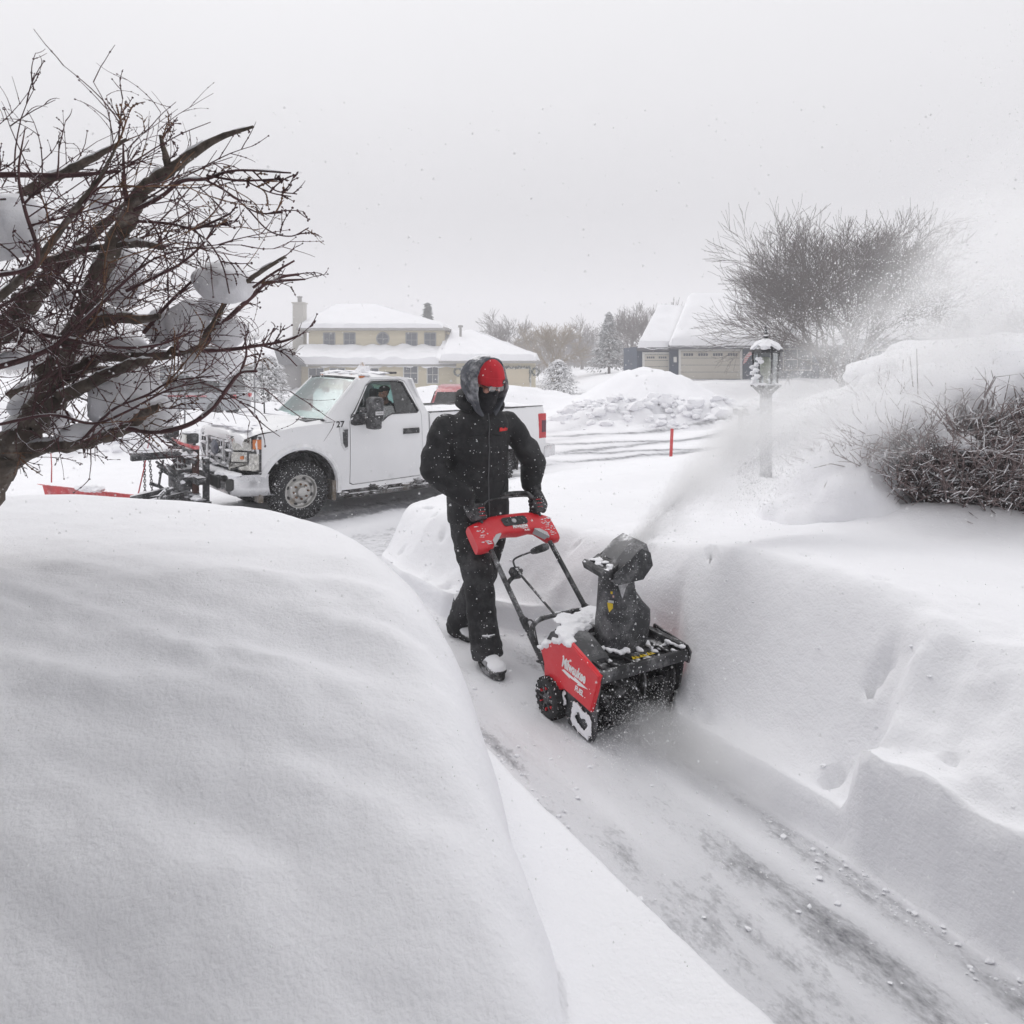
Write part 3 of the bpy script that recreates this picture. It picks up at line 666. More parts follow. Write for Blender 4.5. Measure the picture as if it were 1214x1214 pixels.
# wheels
def wheel(loc, flip=False):
    r_ = .415
    w_ = MB()
    prof = [(.235, .0), (.26, -.008), (.33, -.012), (.375, -.004), (.405, .02), (.415, .06), (.418, .14), (.415, .22), (.405, .26), (.37, .285), (.26, .29), (.235, .28)]
    M = Matrix.Rotation(R(-90), 4, 'X')
    w_.lathe(prof, M, 56)
    for k in range(40):                                  # tread lugs
        for row, (ya, yb) in enumerate(((.005, .075), (.085, .14), (.15, .205), (.215, .275))):
            a = 2*math.pi*(k+.5*(row % 2))/40; T = Matrix.Rotation(a, 4, 'Y')
            w_.box((-.020, ya, .405), (.020, yb, .430), T, b=.0)
    for k in range(40):
        a = 2*math.pi*k/40; T = Matrix.Rotation(a, 4, 'Y'); w_.box((-.018, -.010, .375), (.014, .02, .412), T)
    t_ = w_.build('wheel_tyre', RUBBER, truck, sharp=30)
    rm = MB(); M = Matrix.Rotation(R(-90), 4, 'X')
    rm.lathe([(.245, .004), (.240, -.010), (.228, -.008), (.220, .015), (.212, .045), (.185, .05), (.165, .035), (.15, .02), (.11, .015), (.085, .01), (.072, -.03), (.066, -.055), (.03, -.065), (0, -.066)], M, 48)
    rim = rm.build('rim', STEEL, t_, sharp=30)
    for k in range(8):
        a = 2*math.pi*k/8; T = Matrix.Rotation(a, 4, 'Y') @ Matrix.Translation((0, .040, .188)); hl = MB()
        hl.lathe([(0, -.006), (.026, -.006), (.027, .01)], T @ Matrix.Rotation(R(-90), 4, 'X') @ Matrix.Scale(.62, 4, (0, 1, 0)), 12); hl.build('rim_hole', GAP, t_)
    nu_ = MB()
    for k in range(8):
        a = 2*math.pi*(k+.5)/8; T = Matrix.Rotation(a, 4, 'Y') @ Matrix.Translation((0, .0, .107)) @ Matrix.Rotation(R(90), 4, 'X')
        nu_.lathe([(.016, -.01), (.016, .022), (.008, .03), (0, .03)], T, 6)
    nu_.lathe([(.074, .0), (.073, .03), (.069, .034)], Matrix.Translation((0, .005, 0)) @ Matrix.Rotation(R(90), 4, 'X'), 24)
    nu_.build('wheel_nuts', RUST, t_)
    if flip: t_.scale = (1, -1, 1)
    t_.location = loc; t_.rotation_euler = (0, R(rnd.uniform(0, 60)), 0); return t_
def copy_wheel(src, loc, rot):
    c = src.copy(); col.objects.link(c); c.location = loc; c.rotation_euler = rot
    for ch in src.children:
        d = ch.copy(); col.objects.link(d); d.parent = c
    return c
wf = wheel((0, .0, .42)); wf.name = 'wheel'
for loc, rz in (((3.60, .03, .42), 0), ((0, TW, .42), 180), ((3.60, TW-.03, .42), 180)): copy_wheel(wf, loc, (0, R(rnd.uniform(0, 60)), R(rz)))

# dark inner arches, sills, chassis
uc = MB()
for xc in (0, 3.6):
    for y0, y1 in ((.05, .62), (TW-.62, TW-.05)):
        rings = [[Vector((x, y0, z)), Vector((x, y1, z))] for x, z in arc(xc, .46, .545, 195, -15, 18)]
        uc.loft(rings, 0, False, False); 
        yy = y1 if y0 < 1 else y0
        uc.add([(xc, yy, .46)]+[(x, yy, z) for x, z in arc(xc, .46, .545, 195, -15, 18)], [(0, i, i+1) for i in range(1, 19)])
uc.box((.5, .45, .42), (4.6, .58, .62)); uc.box((.5, TW-.58, .42), (4.6, TW-.45, .62)); uc.box((-.6, .45, .45), (.5, .58, .62))
uc.box((-.08, .2, .36), (.08, TW-.2, .50)); uc.box((3.5, .2, .34), (3.7, TW-.2, .50)); uc.ell((3.6, 1.0, .42), (.2, .2, .2)); uc.box((1.2, .6, .40), (2.2, 1.3, .62)); uc.box((2.3, .1, .40), (3.0, .7, .60), b=.05)
uc.build('chassis', DARKM, truck, smooth=False)
sb = MB(); sb.box((.68, -.03, .24), (2.2, .12, .30), b=.015); sb.box((.78, .03, .30), (2.12, .14, .40), b=.01)
for x in (.85, 1.35, 1.85): sb.box((x, .05, .26), (x+.08, .35, .45))
rs_ = random.Random(2)
for i in range(60):
    x = rs_.uniform(.62, 2.8); v, f = blob((x, rs_.uniform(-.01, .14), rs_.uniform(.24, .40)), (rs_.uniform(.03, .10), .05, rs_.uniform(.015, .04)), i, .5, 2, 2); sb.add(v, f)
sb.build('side_step', DARKM, truck, smooth=False)
FLAPM = mat('dirty_flap', (.16, .13, .10), .9, var=.4, dust=.5, speck=.6)
for a_, b2_ in (((.50, .02, .22), (.56, .30, .52)), ((-.60, .02, .32), (-.54, .22, .70))): mf = MB(); mf.box(a_, b2_, b=.01); mf.build('mud_flap', FLAPM, truck, smooth=False)

# front: grille, lamps, bumper
def mirror_front(mb): mirrored(mb)
fp = MB(); fp.box((-.80, .30, .74), (-.62, TW-.30, 1.27)); fp.build('radiator_core', mat('dark_radiator', (.015, .015, .015), .8, speck=.5, dust=.3), truck, smooth=False)
GR = mat('grille_chrome', (.50, .50, .51), .25, .8, var=.15, dust=.35, snow=.15)
gr = MB()
oc = [(.36, 1.27), (TW-.36, 1.27), (TW-.30, 1.20), (TW-.28, 1.02), (TW-.40, .86), (TW-.52, .80), (.52, .80), (.40, .86), (.28, 1.02), (.30, 1.20)]
ic = [(p[0]+(1.015-p[0])*.09, p[1]+(1.035-p[1])*.22) for p in oc]
Mg = Matrix(((0, 0, 1, -.90), (1, 0, 0, 0), (0, 1, 0, 0), (0, 0, 0, 1)))
gr.prism([oc, ic], .09, Mg)
for z in (1.16, 1.04, .92): gr.box((-.885, .34, z-.022), (-.83, TW-.34, z+.022), b=.008)
for y in (.62, 1.40): gr.box((-.905, y-.05, .86), (-.85, y+.05, 1.20), b=.01)
grille = gr.build('grille', GR, truck, smooth=True, sharp=30, fix=True)
bd = MB(); bd.lathe([(0, .02), (.09, .02), (.11, 0)], Matrix.Translation((-.905, 1.015, 1.04)) @ Matrix.Rotation(R(-90), 4, 'Y') @ Matrix.Scale(1.6, 4, (0, 1, 0)), 24); bd.build('grille_badge', mat('badge_oval', (.05, .06, .10), .4, dust=.4), grille)
snw = MB(); rs_ = random.Random(8)
for i in range(44):
    y = rs_.uniform(.36, TW-.36); z = rs_.choice((1.19, 1.07, .95, .84, .82))+rs_.uniform(-.03, .02)
    v, f = blob((-.88+rs_.uniform(-.03, .03), y, z), (.030, rs_.uniform(.04, .13), rs_.uniform(.010, .026)), i, .45, 2, 2); snw.add(v, f)
for i in range(60):
    y = rs_.uniform(.34, TW-.34); z = rs_.choice((1.14, 1.02, .90)); snw.tube([(-.895, y, z), (-.897, y, z-rs_.uniform(.03, .09))], [.008, .001], 5)
snw.build('grille_snow', SNOWCAP, grille)
# headlamps: C shaped, wrapping on to the fender
def hx(y): return -.87+.30*max(0, (.34-y)/.36)**1.5
for side in (0, 1):
    def HL(pts, dep, off=0):
        mbq = MB(); mbq.prism([pts], dep, Matrix.Identity(4))
        mbq2 = MB(); 
        vs = []
        for v in mbq.v:
            y = v.x; vs.append(Vector((hx(y)-v.z-off, y, v.y)))
        mbq2.add(vs, mbq.f); 
        if side: mbq2.v = [Vector((v.x, TW-v.y, v.z)) for v in mbq2.v]; mbq2.f = [tuple(reversed(f)) for f in mbq2.f]
        return mbq2
    def strip(y0, y1, z0, z1, n=6):   # outline subdivided across y so it can bend round the corner
        return [(y0+(y1-y0)*i/n, z0) for i in range(n+1)]+[(y1+(y0-y1)*i/n, z1) for i in range(n+1)]
    hl = HL(strip(-.012, .34, .76, 1.255), .02).build('headlamp', BLACKP, truck, sharp=30, fix=True)
    HL(strip(.075, .32, 1.06, 1.235), .03, .004).build('headlamp_lens', LAMPG, hl, sharp=30, fix=True)
    HL(strip(.12, .30, .90, 1.04), .03, .004).build('headlamp_lens', LAMPG, hl, sharp=30, fix=True)
    HL(strip(.03, .38, .775, .885), .03, .004).build('headlamp_lens', LAMPG, hl, sharp=30, fix=True)
    HL(strip(-.016, .045, 1.08, 1.215, 3), .03, .006).build('turn_lamp', AMBER, hl, sharp=30, fix=True)
    HL(strip(.135, .165, .94, .985, 2), .012, .036).build('turn_reflector', AMBER, hl, sharp=30, fix=True)
    HL(strip(.0, .085, .79, 1.02, 4), .028, .003).build('headlamp_surround', LAMPG, hl, sharp=30, fix=True)
bp = MB()
prof = []
rings = []
for j in range(33):
    y = -.03+(TW+.06)*j/32; q_ = abs(2*j/32-1); x = -.99+.04*q_**2+.46*max(0, (q_-.74)/.26)**1.8
    rings.append([Vector((x+.10, y, .73)), Vector((x+.01, y, .725)), Vector((x, y, .68)), Vector((x+.005, y, .55)), Vector((x+.03, y, .45)), Vector((x+.10, y, .42))])
bp.loft(rings, 0, False, False); bp.loft([[r_[0], r_[0]+Vector((.2*(1-abs(2*j/32-1)**6), 0, .0))] for j, r_ in enumerate(rings)], 0, False, False)
bmp = bp.build('front_bumper', CHROME, truck, sharp=45, fix=True)
bb = MB()
for y in (.27, TW-.27):
    bb = MB(); T = Matrix.Translation((-.925, y, .59)) @ Matrix.Rotation(R(-30 if y < 1 else 30), 4, 'Z'); bb.box((-.03, -.125, -.085), (.06, .125, .085), T, b=.03); bb.build('bumper_opening', GAP, bmp)
    fl = MB(); fl.box((-.04, -.05, -.04), (-.025, .06, .04), T, b=.02); fl.build('fog_lamp', LAMPG, bmp)
bb = MB(); bb.box((-1.0, .55, .50), (-.93, TW-.55, .66), b=.02); bb.build('bumper_opening', GAP, bmp)
sn = MB()
for i in range(26): v, f = blob((-.92+rs_.uniform(-.05, .04), .1+i*.075, .735), (.09, .08, .035), i, .5, 2, 2); sn.add(v, f)
sn.build('bumper_snow', SNOWCAP, bmp)
# trim strip and fender vent
tm = MB(); tm.box((-.60, -.012, .725), (-.47, .02, .745)); tm.build('fender_trim', GAP, truck)
vt = MB(); Mv = Matrix(((1, 0, 0, 0), (0, 0, -1, .004), (0, 1, 0, 0), (0, 0, 0, 1)))
vt.prism([[(.655, 1.27), (.735, 1.275), (.735, 1.02), (.70, 1.0), (.665, 1.07)]], .018, Mv); vt.build('fender_vent', BLACKP, truck, fix=True)
vt = MB(); vt.prism([[(.60, 1.30), (.742, 1.30), (.742, .98), (.69, .95), (.63, 1.04)], [(.65, 1.275), (.738, 1.28), (.738, 1.015), (.70, .992), (.66, 1.07)]], .010, Mv); vt.build('vent_surround', WHITEP, truck, fix=True)
def text(s, size, M, mat_, parent, name, ext=.0015, shear=0.0, bold=0.0, align='CENTER', xs=1.0):
    c = bpy.data.curves.new(name, 'FONT'); c.body = s; c.size = size; c.extrude = ext; c.shear = shear; c.offset = bold; c.align_x = align; c.align_y = 'CENTER'; c.resolution_u = 3
    o = bpy.data.objects.new('tmp', c); col.objects.link(o); dg = bpy.context.evaluated_depsgraph_get(); dg.update()
    me = bpy.data.meshes.new_from_object(o.evaluated_get(dg)); bpy.data.objects.remove(o); me.name = name
    me.transform(M @ Matrix.Scale(xs, 4, (1, 0, 0))); me.materials.clear()
    return link(name, me, mat_, parent, smooth=False)
INK = mat('black_ink', (.02, .02, .02), .6)
def Mside(x, y, z): return Matrix(((1, 0, 0, x), (0, 0, -1, y), (0, 1, 0, z), (0, 0, 0, 1)))
text('27', .13, Mside(.62, side_y(1.36)-.006, 1.355), INK, truck, 'fleet_number', bold=.002)
text('CAUTION', .022, Mside(1.055, -.406, 1.527), INK, truck, 'mirror_lettering')

# snow plough: mount, mast, lamp bar, blade
plow = empty('snow_plough', (TRUCK_O[0], TRUCK_O[1], TRUCK_O[2]), TA, 'red snow plough blade and black lift frame on the nose of the pickup', 'snow plough')
PB = mat('plough_steel', (.02, .02, .022), .6, .2, var=.3, snow=.55, dust=.5, speck=.7)
PR = mat('plough_rust', (.06, .025, .018), .8, var=.4, speck=.6)
RED = mat('plough_red', (.55, .035, .04), .45, var=.15, scale=5, snow=.25, dust=.5)
fm = MB()
for y in (.55, TW-.55):
    fm.box((-1.20, y-.04, .30), (-1.12, y+.04, .95), b=.01); fm.box((-1.9, y-.06, .22), (-1.1, y+.06, .34), Matrix.Identity(4), b=.01)
fm.box((-1.32, .40, .60), (-1.20, TW-.40, .70), b=.01); fm.box((-1.34, .45, .28), (-1.18, TW-.45, .38), b=.01)
fm.box((-1.38, .48, 1.02), (-1.28, 1.45, 1.09), b=.01)
fm.tube([(-1.28, .60, .9), (-1.45, .85, 1.02), (-1.9, 1.02, 1.0)], .045, 8); fm.tube([(-1.3, 1.4, .9), (-1.9, 1.02, 1.0)], .035, 8)
fm.box((-2.02, .96, .93), (-1.30, 1.08, 1.04), b=.015); fm.box((-2.3, .6, .24), (-1.8, 1.45, .34), b=.01)
rs_ = random.Random(4)
for i in range(16):
    a = Vector((rs_.uniform(-1.7, -1.25), rs_.uniform(.5, 1.5), rs_.uniform(.3, .95))); d = Vector((rs_.uniform(-.3, .3), rs_.uniform(-.2, .2), rs_.uniform(-.35, .35))); fm.tube([a, a+d*.5+Vector((0, 0, .03)), a+d], rs_.uniform(.012, .035), 7)
fm.ell((-1.42, .95, .72), (.13, .16, .16)); fm.box((-1.5, .7, .5), (-1.25, 1.2, .8), b=.02)
for y in (.75, 1.3): fm.tube([(-1.35, y, .45), (-1.95, y+.1, .35)], .04, 8)
fm.build('lift_frame', PB, plow, sharp=30)
ms = MB()
for y in (.66, 1.35): ms.box((-1.31, y-.045, .45), (-1.23, y+.045, 1.10), b=.008)
ms.build('mast_plate', PR, plow, smooth=False)
lb = MB(); lb.box((-1.36, .36, 1.10), (-1.30, TW-.36, 1.15), b=.008); lb.build('lamp_bar', RED, plow)
for y in (.52, TW-.52):
    pl = MB(); pl.box((-1.46, y-.15, 1.18), (-1.30, y+.15, 1.32), b=.03); pl.box((-1.34, y-.02, 1.13), (-1.31, y+.02, 1.19)); o = pl.build('plough_lamp', BLACKP, plow, sharp=40)
    pg = MB(); pg.box((-1.475, y-.135, 1.19), (-1.455, y+.135, 1.31), b=.008); pg.build('plough_lamp_lens', LAMPG, o)
    v, f = blob((-1.39, y, 1.335), (.09, .15, .03), 3, .3, 1.5, 3); ms2 = MB(); ms2.add(v, f); ms2.build('lamp_snow', SNOWCAP, o)
sn = MB()
for i in range(46):
    v, f = blob((rs_.uniform(-1.5, -1.2), rs_.uniform(.45, 1.55), rs_.choice((.72, .40, 1.0, .62, .3))+rs_.uniform(-.02, .04)), (rs_.uniform(.03, .09), rs_.uniform(.04, .12), rs_.uniform(.02, .05)), i, .5, 2, 2); sn.add(v, f)
v, f = blob((-1.66, 1.02, 1.055), (.36, .05, .035), 5, .3, 2, 3); sn.add(v, f)
sn.build('frame_snow', SNOWCAP, plow)
# blade: curved mouldboard, angled; its upper edge shows over the drift
WM = Matrix.Translation(TRUCK_O) @ Matrix.Rotation(TA, 4, 'Z'); WI = WM.inverted()
bl0 = P(46, 572, 11.9); bl1 = P(190, 588, 10.75); dirb = (bl1-bl0).to_2d().normalized(); nb_ = Vector((dirb.y, -dirb.x))
def blade(name, a, b_, mb, shift=0, th=.0):
    rings = []
    for k in range(2):
        base = (a, b_)[k]; ring = []
        prof = [(-.04+shift, -.02), (.06+shift, -.06), (.10+shift, -.22), (.08+shift, -.45), (-.02+shift, -.66)]
        prof2 = [(p+.03+th, z) for p, z in reversed(prof)]
        for p, z in prof+prof2: ring.append(WI @ Vector((base.x-nb_.x*p, base.y-nb_.y*p, base.z+z)))
        rings.append(ring)
    mb.loft(rings, 0, True, True)
mb = MB(); blade('blade', bl0, bl1, mb); bld = mb.build('blade', RED, plow, sharp=30, fix=True)
sn = MB()
for kk, (f0, rx, rz_) in enumerate(((.40, .12, .05), (.46, .11, .06), (.52, .09, .05), (.88, .08, .04))):
    c = WI @ (bl0.lerp(bl1, f0)+Vector((0, -.02, .0))); v, f = blob(c, (rx, .11, rz_), kk, .35, 1.6, 3, Matrix.Rotation(-.9, 3, 'Z')); sn.add(v, f)
sn.build('blade_snow', SNOWCAP, bld)
PINK = mat('marker_red', (.45, .05, .06), .5)
mk = [(P(61, 572, 11.85), P(60, 533, 11.85)), (P(163, 590, 10.95), P(178, 515, 10.95))]
for a, b_ in mk:
    m_ = MB(); m_.tube([WI @ a, WI @ a.lerp(b_, .5)+Vector((.01, 0, 0)), WI @ b_], [.011, .009, .007], 6); m_.build('guide_rod', PINK, plow)
for x0, x1, yy in ((171, 172, 0), (177, 181, 1)):
    ch = MB(); a = WI @ P(x0, 538, 11.0); b_ = WI @ P(x1, 590, 11.0); n_ = 17
    for i in range(n_):
        c = a.lerp(b_, (i+.5)/n_); T = Matrix.Translation(c) @ Matrix.Rotation(R(90*(i % 2)), 4, 'Z')
        ring = [T @ Vector((.016*math.cos(t_), 0, .030*math.sin(t_))) for t_ in [2*math.pi*k/8 for k in range(9)]]; ch.tube(ring, .006, 5, caps=False)
    ch.build('lift_chain', PB, plow, smooth=False)

# ================================================================ houses, trees and everything beyond the street
def sheet(mb, a, b_, c, d, nu_=24, nv=14, th=.0, amp=.0, edge=.0, seed=0.0, mi=0):
    """thick snow layer over the quad a-b (eave) c-d (ridge, d above a): rounded lumpy eave edge"""
    a, b_, c, d = map(Vector, (a, b_, c, d)); n_ = (b_-a).cross(d-a).normalized()
    if n_.z < 0: n_ = -n_
    top = []
    for j in range(nv+1):
        v = j/nv; row = []
        for i in range(nu_+1):
            u = i/nu_; p = a.lerp(b_, u).lerp(d.lerp(c, u), v)
            ed = min(v/.10, u/.05, (1-u)/.05, 1.0); k = math.sqrt(max(0.0, 1-(1-ed)**2))
            row.append(p+n_*(th*k*(1+amp*mnoise.noise(p*.9+Vector((seed, 0, 0)))))-(Vector((0, 0, edge*(1+1.2*mnoise.noise(p*1.3+Vector((seed, 3, 0)))))) if j == 0 else Vector()))
        top.append(row)
    mb.loft(top, mi, False, False)
def housewin(parent, x, z, w_, h, y, name='window', mullion=True, glassm=None, frm=None, rnd_=False):
    f = MB()
    f.box((x-w_/2-.09, y-.06, z-.09), (x-w_/2, y+.02, z+h+.09)); f.box((x+w_/2, y-.06, z-.09), (x+w_/2+.09, y+.02, z+h+.09))
    f.box((x-w_/2, y-.06, z-.09), (x+w_/2, y+.02, z)); f.box((x-w_/2, y-.06, z+h), (x+w_/2, y+.02, z+h+.09))
    if mullion: f.box((x-.02, y-.05, z), (x+.02, y, z+h)); f.box((x-w_/2, y-.05, z+h/2-.025), (x+w_/2, y, z+h/2+.025))
    o = f.build(name, frm, parent, smooth=False)
    g = MB(); g.box((x-w_/2, y-.02, z), (x+w_/2, y-.012, z+h)); g.build('pane', glassm, o, smooth=False)
    return o
CREAM = mat('cream_siding', (.56, .50, .36), .75, var=.05, scale=.6, bump=.02, bscale=1.2, stretch=(.2, .2, 8))
TRIMW = mat('white_trim', (.62, .61, .58), .6, var=.05)
WGLS = mat('house_window_glass', (.07, .08, .10), .12, var=.25, scale=1.5)
WGREY = mat('window_frame_grey', (.25, .25, .26), .6)
# --- cream two storey house
YH = 70.0
def hx_(px, Y=YH): return (px-CX)/FPX*Y
def hz_(py, Y=YH): return HC-(py-HY)/FPX*Y
h1 = empty('cream_house', (hx_(450), YH, -1.3), 0, 'cream two storey house with snow covered hip roof and a round upper window', 'house')
ox, oy, oz = hx_(450), YH, -1.3
def LX(px, Y=YH): return hx_(px, Y)-ox
def LZ(py, Y=YH): return hz_(py, Y)-oz
Y2 = YH+3.2
mb = MB()
mb.box((LX(366, Y2), 3.2, 0), (LX(527, Y2), 12, LZ(388, Y2)))                        # upper block
mb.box((LX(352), 0, 0), (LX(541), 3.2, LZ(430)))
wl = mb.build('wall', CREAM, h1, smooth=False)
mb = MB(); mb.box((LX(541, YH-1.5), -1.5, 0), (LX(635, YH-1.5), 9, LZ(426, YH-1.5))); mb.build('garage_wall', CREAM, h1, smooth=False)
ROOFD = mat('roof_edge', (.30, .29, .28), .8)
RSN = snow_mat('roof_snow', fine=.01)[0]
def hiproof(name, x0, x1, y0, y1, ze, r0, r1, yr, zr, th, parent, seed):
    mb = MB(); E = [Vector((x0, y0, ze)), Vector((x1, y0, ze)), Vector((x1, y1, ze)), Vector((x0, y1, ze))]; A, B = Vector((r0, yr, zr)), Vector((r1, yr, zr))
    mb.add([*E, A, B], [(0, 1, 5, 4), (1, 2, 5), (2, 3, 4, 5), (3, 0, 4), (0, 3, 2, 1)])
    mb.add([e-Vector((0, 0, .22)) for e in E]+E, [(0, 1, 5, 4), (1, 2, 6, 5), (2, 3, 7, 6), (3, 0, 4, 7), (3, 2, 1, 0)])
    rf = mb.build(name, ROOFD, parent, smooth=False)
    s_ = MB(); 
    sheet(s_, E[0], E[1], B, A, 40, 14, th, .25, .12, seed); sheet(s_, E[1], E[2], B, B, 16, 12, th, .25, .12, seed+1); sheet(s_, E[3], E[0], A, A, 16, 12, th, .25, .12, seed+2); sheet(s_, E[2], E[3], A, B, 16, 8, th, .2, .1, seed+3)
    bm = bmesh.new(); bm.from_mesh(s_.mesh('t')); bmesh.ops.remove_doubles(bm, verts=bm.verts, dist=.02); s2 = MB(); s2.bm(bm)
    s2.build('roof_snow', RSN, rf, fix=False); return rf
YR = YH+8
hiproof('roof', LX(351, Y2-.6), LX(532, Y2-.6), 2.6, 12.6, LZ(389, Y2-.6), LX(398, YR), LX(447, YR), 7.8, LZ(364, YR), .35, h1, 1)
# porch roof below the upper windows
mb = MB(); a, b_ = Vector((LX(343, YH-.5), -.5, LZ(432, YH-.5))), Vector((LX(545, YH-.5), -.5, LZ(432, YH-.5))); c, d = Vector((LX(540, Y2), 3.25, LZ(415, Y2))), Vector((LX(352, Y2), 3.25, LZ(415, Y2)))
mb.add([a, b_, c, d, a-Vector((0, 0, .2)), b_-Vector((0, 0, .2)), c-Vector((0, 0, .2)), d-Vector((0, 0, .2))], [(0, 1, 2, 3), (4, 5, 1, 0), (5, 6, 2, 1), (7, 4, 0, 3), (7, 6, 5, 4)])
pr = mb.build('porch_roof', ROOFD, h1, smooth=False); s_ = MB(); sheet(s_, a, b_, c, d, 60, 12, .55, .5, .22, 4.0); s_.build('porch_snow', RSN, pr)
hiproof('garage_roof', LX(520, YH-2.2), LX(641, YH-2.2), -2.2, 9.6, LZ(428, YH-2.2), LX(534, YH+5), LX(562, YH+5), 5.0, LZ(397, YH+5), .5, h1, 6)
for px in (390.5, 414.5, 488, 510): housewin(h1, LX(px, Y2), LZ(411, Y2), 1.05, 1.35, 3.19, glassm=WGLS, frm=WGREY)
mb = MB(); mb.lathe([(.56, .0), (.68, .0), (.68, .09), (.56, .09)], Matrix.Translation((LX(454, Y2), 3.2, LZ(401.5, Y2))) @ Matrix.Rotation(R(90), 4, 'X'), 28); 
mb.box((LX(454, Y2)-.03, 3.12, LZ(401.5, Y2)-.6), (LX(454, Y2)+.03, 3.16, LZ(401.5, Y2)+.6)); mb.box((LX(454, Y2)-.6, 3.12, LZ(401.5, Y2)-.03), (LX(454, Y2)+.6, 3.16, LZ(401.5, Y2)+.03))
rw = mb.build('round_window', WGREY, h1, smooth=False); mb = MB(); mb.lathe([(0, .03), (.57, .03)], Matrix.Translation((LX(454, Y2), 3.2, LZ(401.5, Y2))) @ Matrix.Rotation(R(90), 4, 'X'), 28); mb.build('pane', WGLS, rw)
for px, w_, h_ in ((487, 1.3, 1.9), (513, 1.0, 1.6), (375, 1.4, 1.4), (400, 1.4, 1.4), (440, 1.4, 1.4)): housewin(h1, LX(px), .75, w_, h_, -.01, glassm=WGLS, frm=TRIMW)
def garage_door(parent, x0, x1, z0, z1, y, m, panes=0, rows=4, colr=None):
    mb = MB(); n_ = rows
    for k in range(n_):
        za = z0+(z1-z0)*k/n_; zb = z0+(z1-z0)*(k+1)/n_-.025
        mb.box((x0, y-.05, za), (x1, y, zb))
        nn = 4 if x1-x0 < 4 else 8
        for i in range(nn):
            xa = x0+(x1-x0)*(i+.12)/nn; xb = x0+(x1-x0)*(i+.88)/nn
            if not (panes and k == n_-1): mb.box((xa, y-.065, za+.12), (xb, y-.045, zb-.12))
    o = mb.build('garage_door', m, parent, smooth=False)
    if panes:
        za = z0+(z1-z0)*(n_-1)/n_+.14; zb = z1-.17
        for i in range(panes):
            c_ = x0+(x1-x0)*(i+.5)/panes; hw = (x1-x0)/panes*.34
            for j in range(4):
                p = MB(); xa = c_-hw+2*hw*j/4; p.box((xa+.02, y-.062, za), (xa+2*hw/4-.02, y-.052, zb)); p.build('door_pane', WGLS, o, smooth=False)
    f = MB(); f.box((x0-.16, y-.08, z0), (x0, y+.01, z1+.16)); f.box((x1, y-.08, z0), (x1+.16, y+.01, z1+.16)); f.box((x0, y-.08, z1), (x1, y+.01, z1+.16)); f.build('door_frame', TRIMW, o, smooth=False)
    return o
CDOOR = mat('cream_door', (.60, .52, .38), .6, var=.03)
garage_door(h1, LX(590, YH-1.5), LX(628, YH-1.5), .25, 2.15, -1.51, CDOOR)
garage_door(h1, LX(549, YH-1.5), LX(583, YH-1.5), .25, 2.15, -1.51, CDOOR)
GREEN = mat('garland_green', (.05, .07, .05), .9, var=.4, snow=.6)
for xa, xb in ((590, 628), (549, 583)):
    g = MB(); r_ = random.Random(int(xa))
    for i in range(150):
        u = r_.random(); x = LX(xa, YH-1.5)+(LX(xb, YH-1.5)-LX(xa, YH-1.5))*u; z = 2.32-.06*math.sin(u*math.pi*6)**2+r_.uniform(-.09, .09)
        g.tube([(x, -1.62, z), (x+r_.uniform(-.15, .15), -1.62-r_.uniform(0, .1), z+r_.uniform(-.12, .12))], [.04, .01], 4)
    for k in range(2):
        x = LX((xa, xb)[k], YH-1.5)
        for i in range(50): z = r_.uniform(.9, 2.3); g.tube([(x, -1.62, z), (x+r_.uniform(-.12, .12), -1.7, z+r_.uniform(-.1, .1))], [.04, .01], 4)
    g.build('garland', GREEN, h1, smooth=False)
for px in (541, 633):
    g = MB(); r_ = random.Random(px)
    for i in range(70):
        a = r_.uniform(0, 6.28); rr = .34+r_.uniform(-.08, .08); g.tube([(LX(px+2, YH-1.5)+rr*math.cos(a), -1.6, 1.85+rr*math.sin(a)), (LX(px+2, YH-1.5)+rr*math.cos(a+.3), -1.66, 1.85+rr*math.sin(a+.3))], [.06, .03], 4)
    g.build('wreath', GREEN, h1, smooth=False)
mb = MB(); mb.box((LX(344, Y2), 4.0, 2), (LX(357, Y2), 5.2, LZ(359, Y2))); mb.box((LX(344, Y2)-.1, 3.9, LZ(359, Y2)), (LX(357, Y2)+.1, 5.3, LZ(358, Y2)+.05)); ck = mb.build('chimney', mat('pale_chimney', (.50, .48, .44), .8), h1, smooth=False)
mb = MB(); mb.lathe([(.22, 0), (.22, .5), (.3, .55), (.3, .62), (0, .7)], Matrix.Translation((LX(350.5, Y2), 4.6, LZ(358, Y2)+.05)), 12); mb.build('chimney_pot', ROOFD, ck)
mb = MB(); mb.lathe([(.12, -1.2), (.12, .5), (.25, .5), (.25, .7), (0, .75)], Matrix.Translation((LX(546, YH+3), 3.0, LZ(394, YH+3))), 10); mb.build('roof_vent', ROOFD, h1)

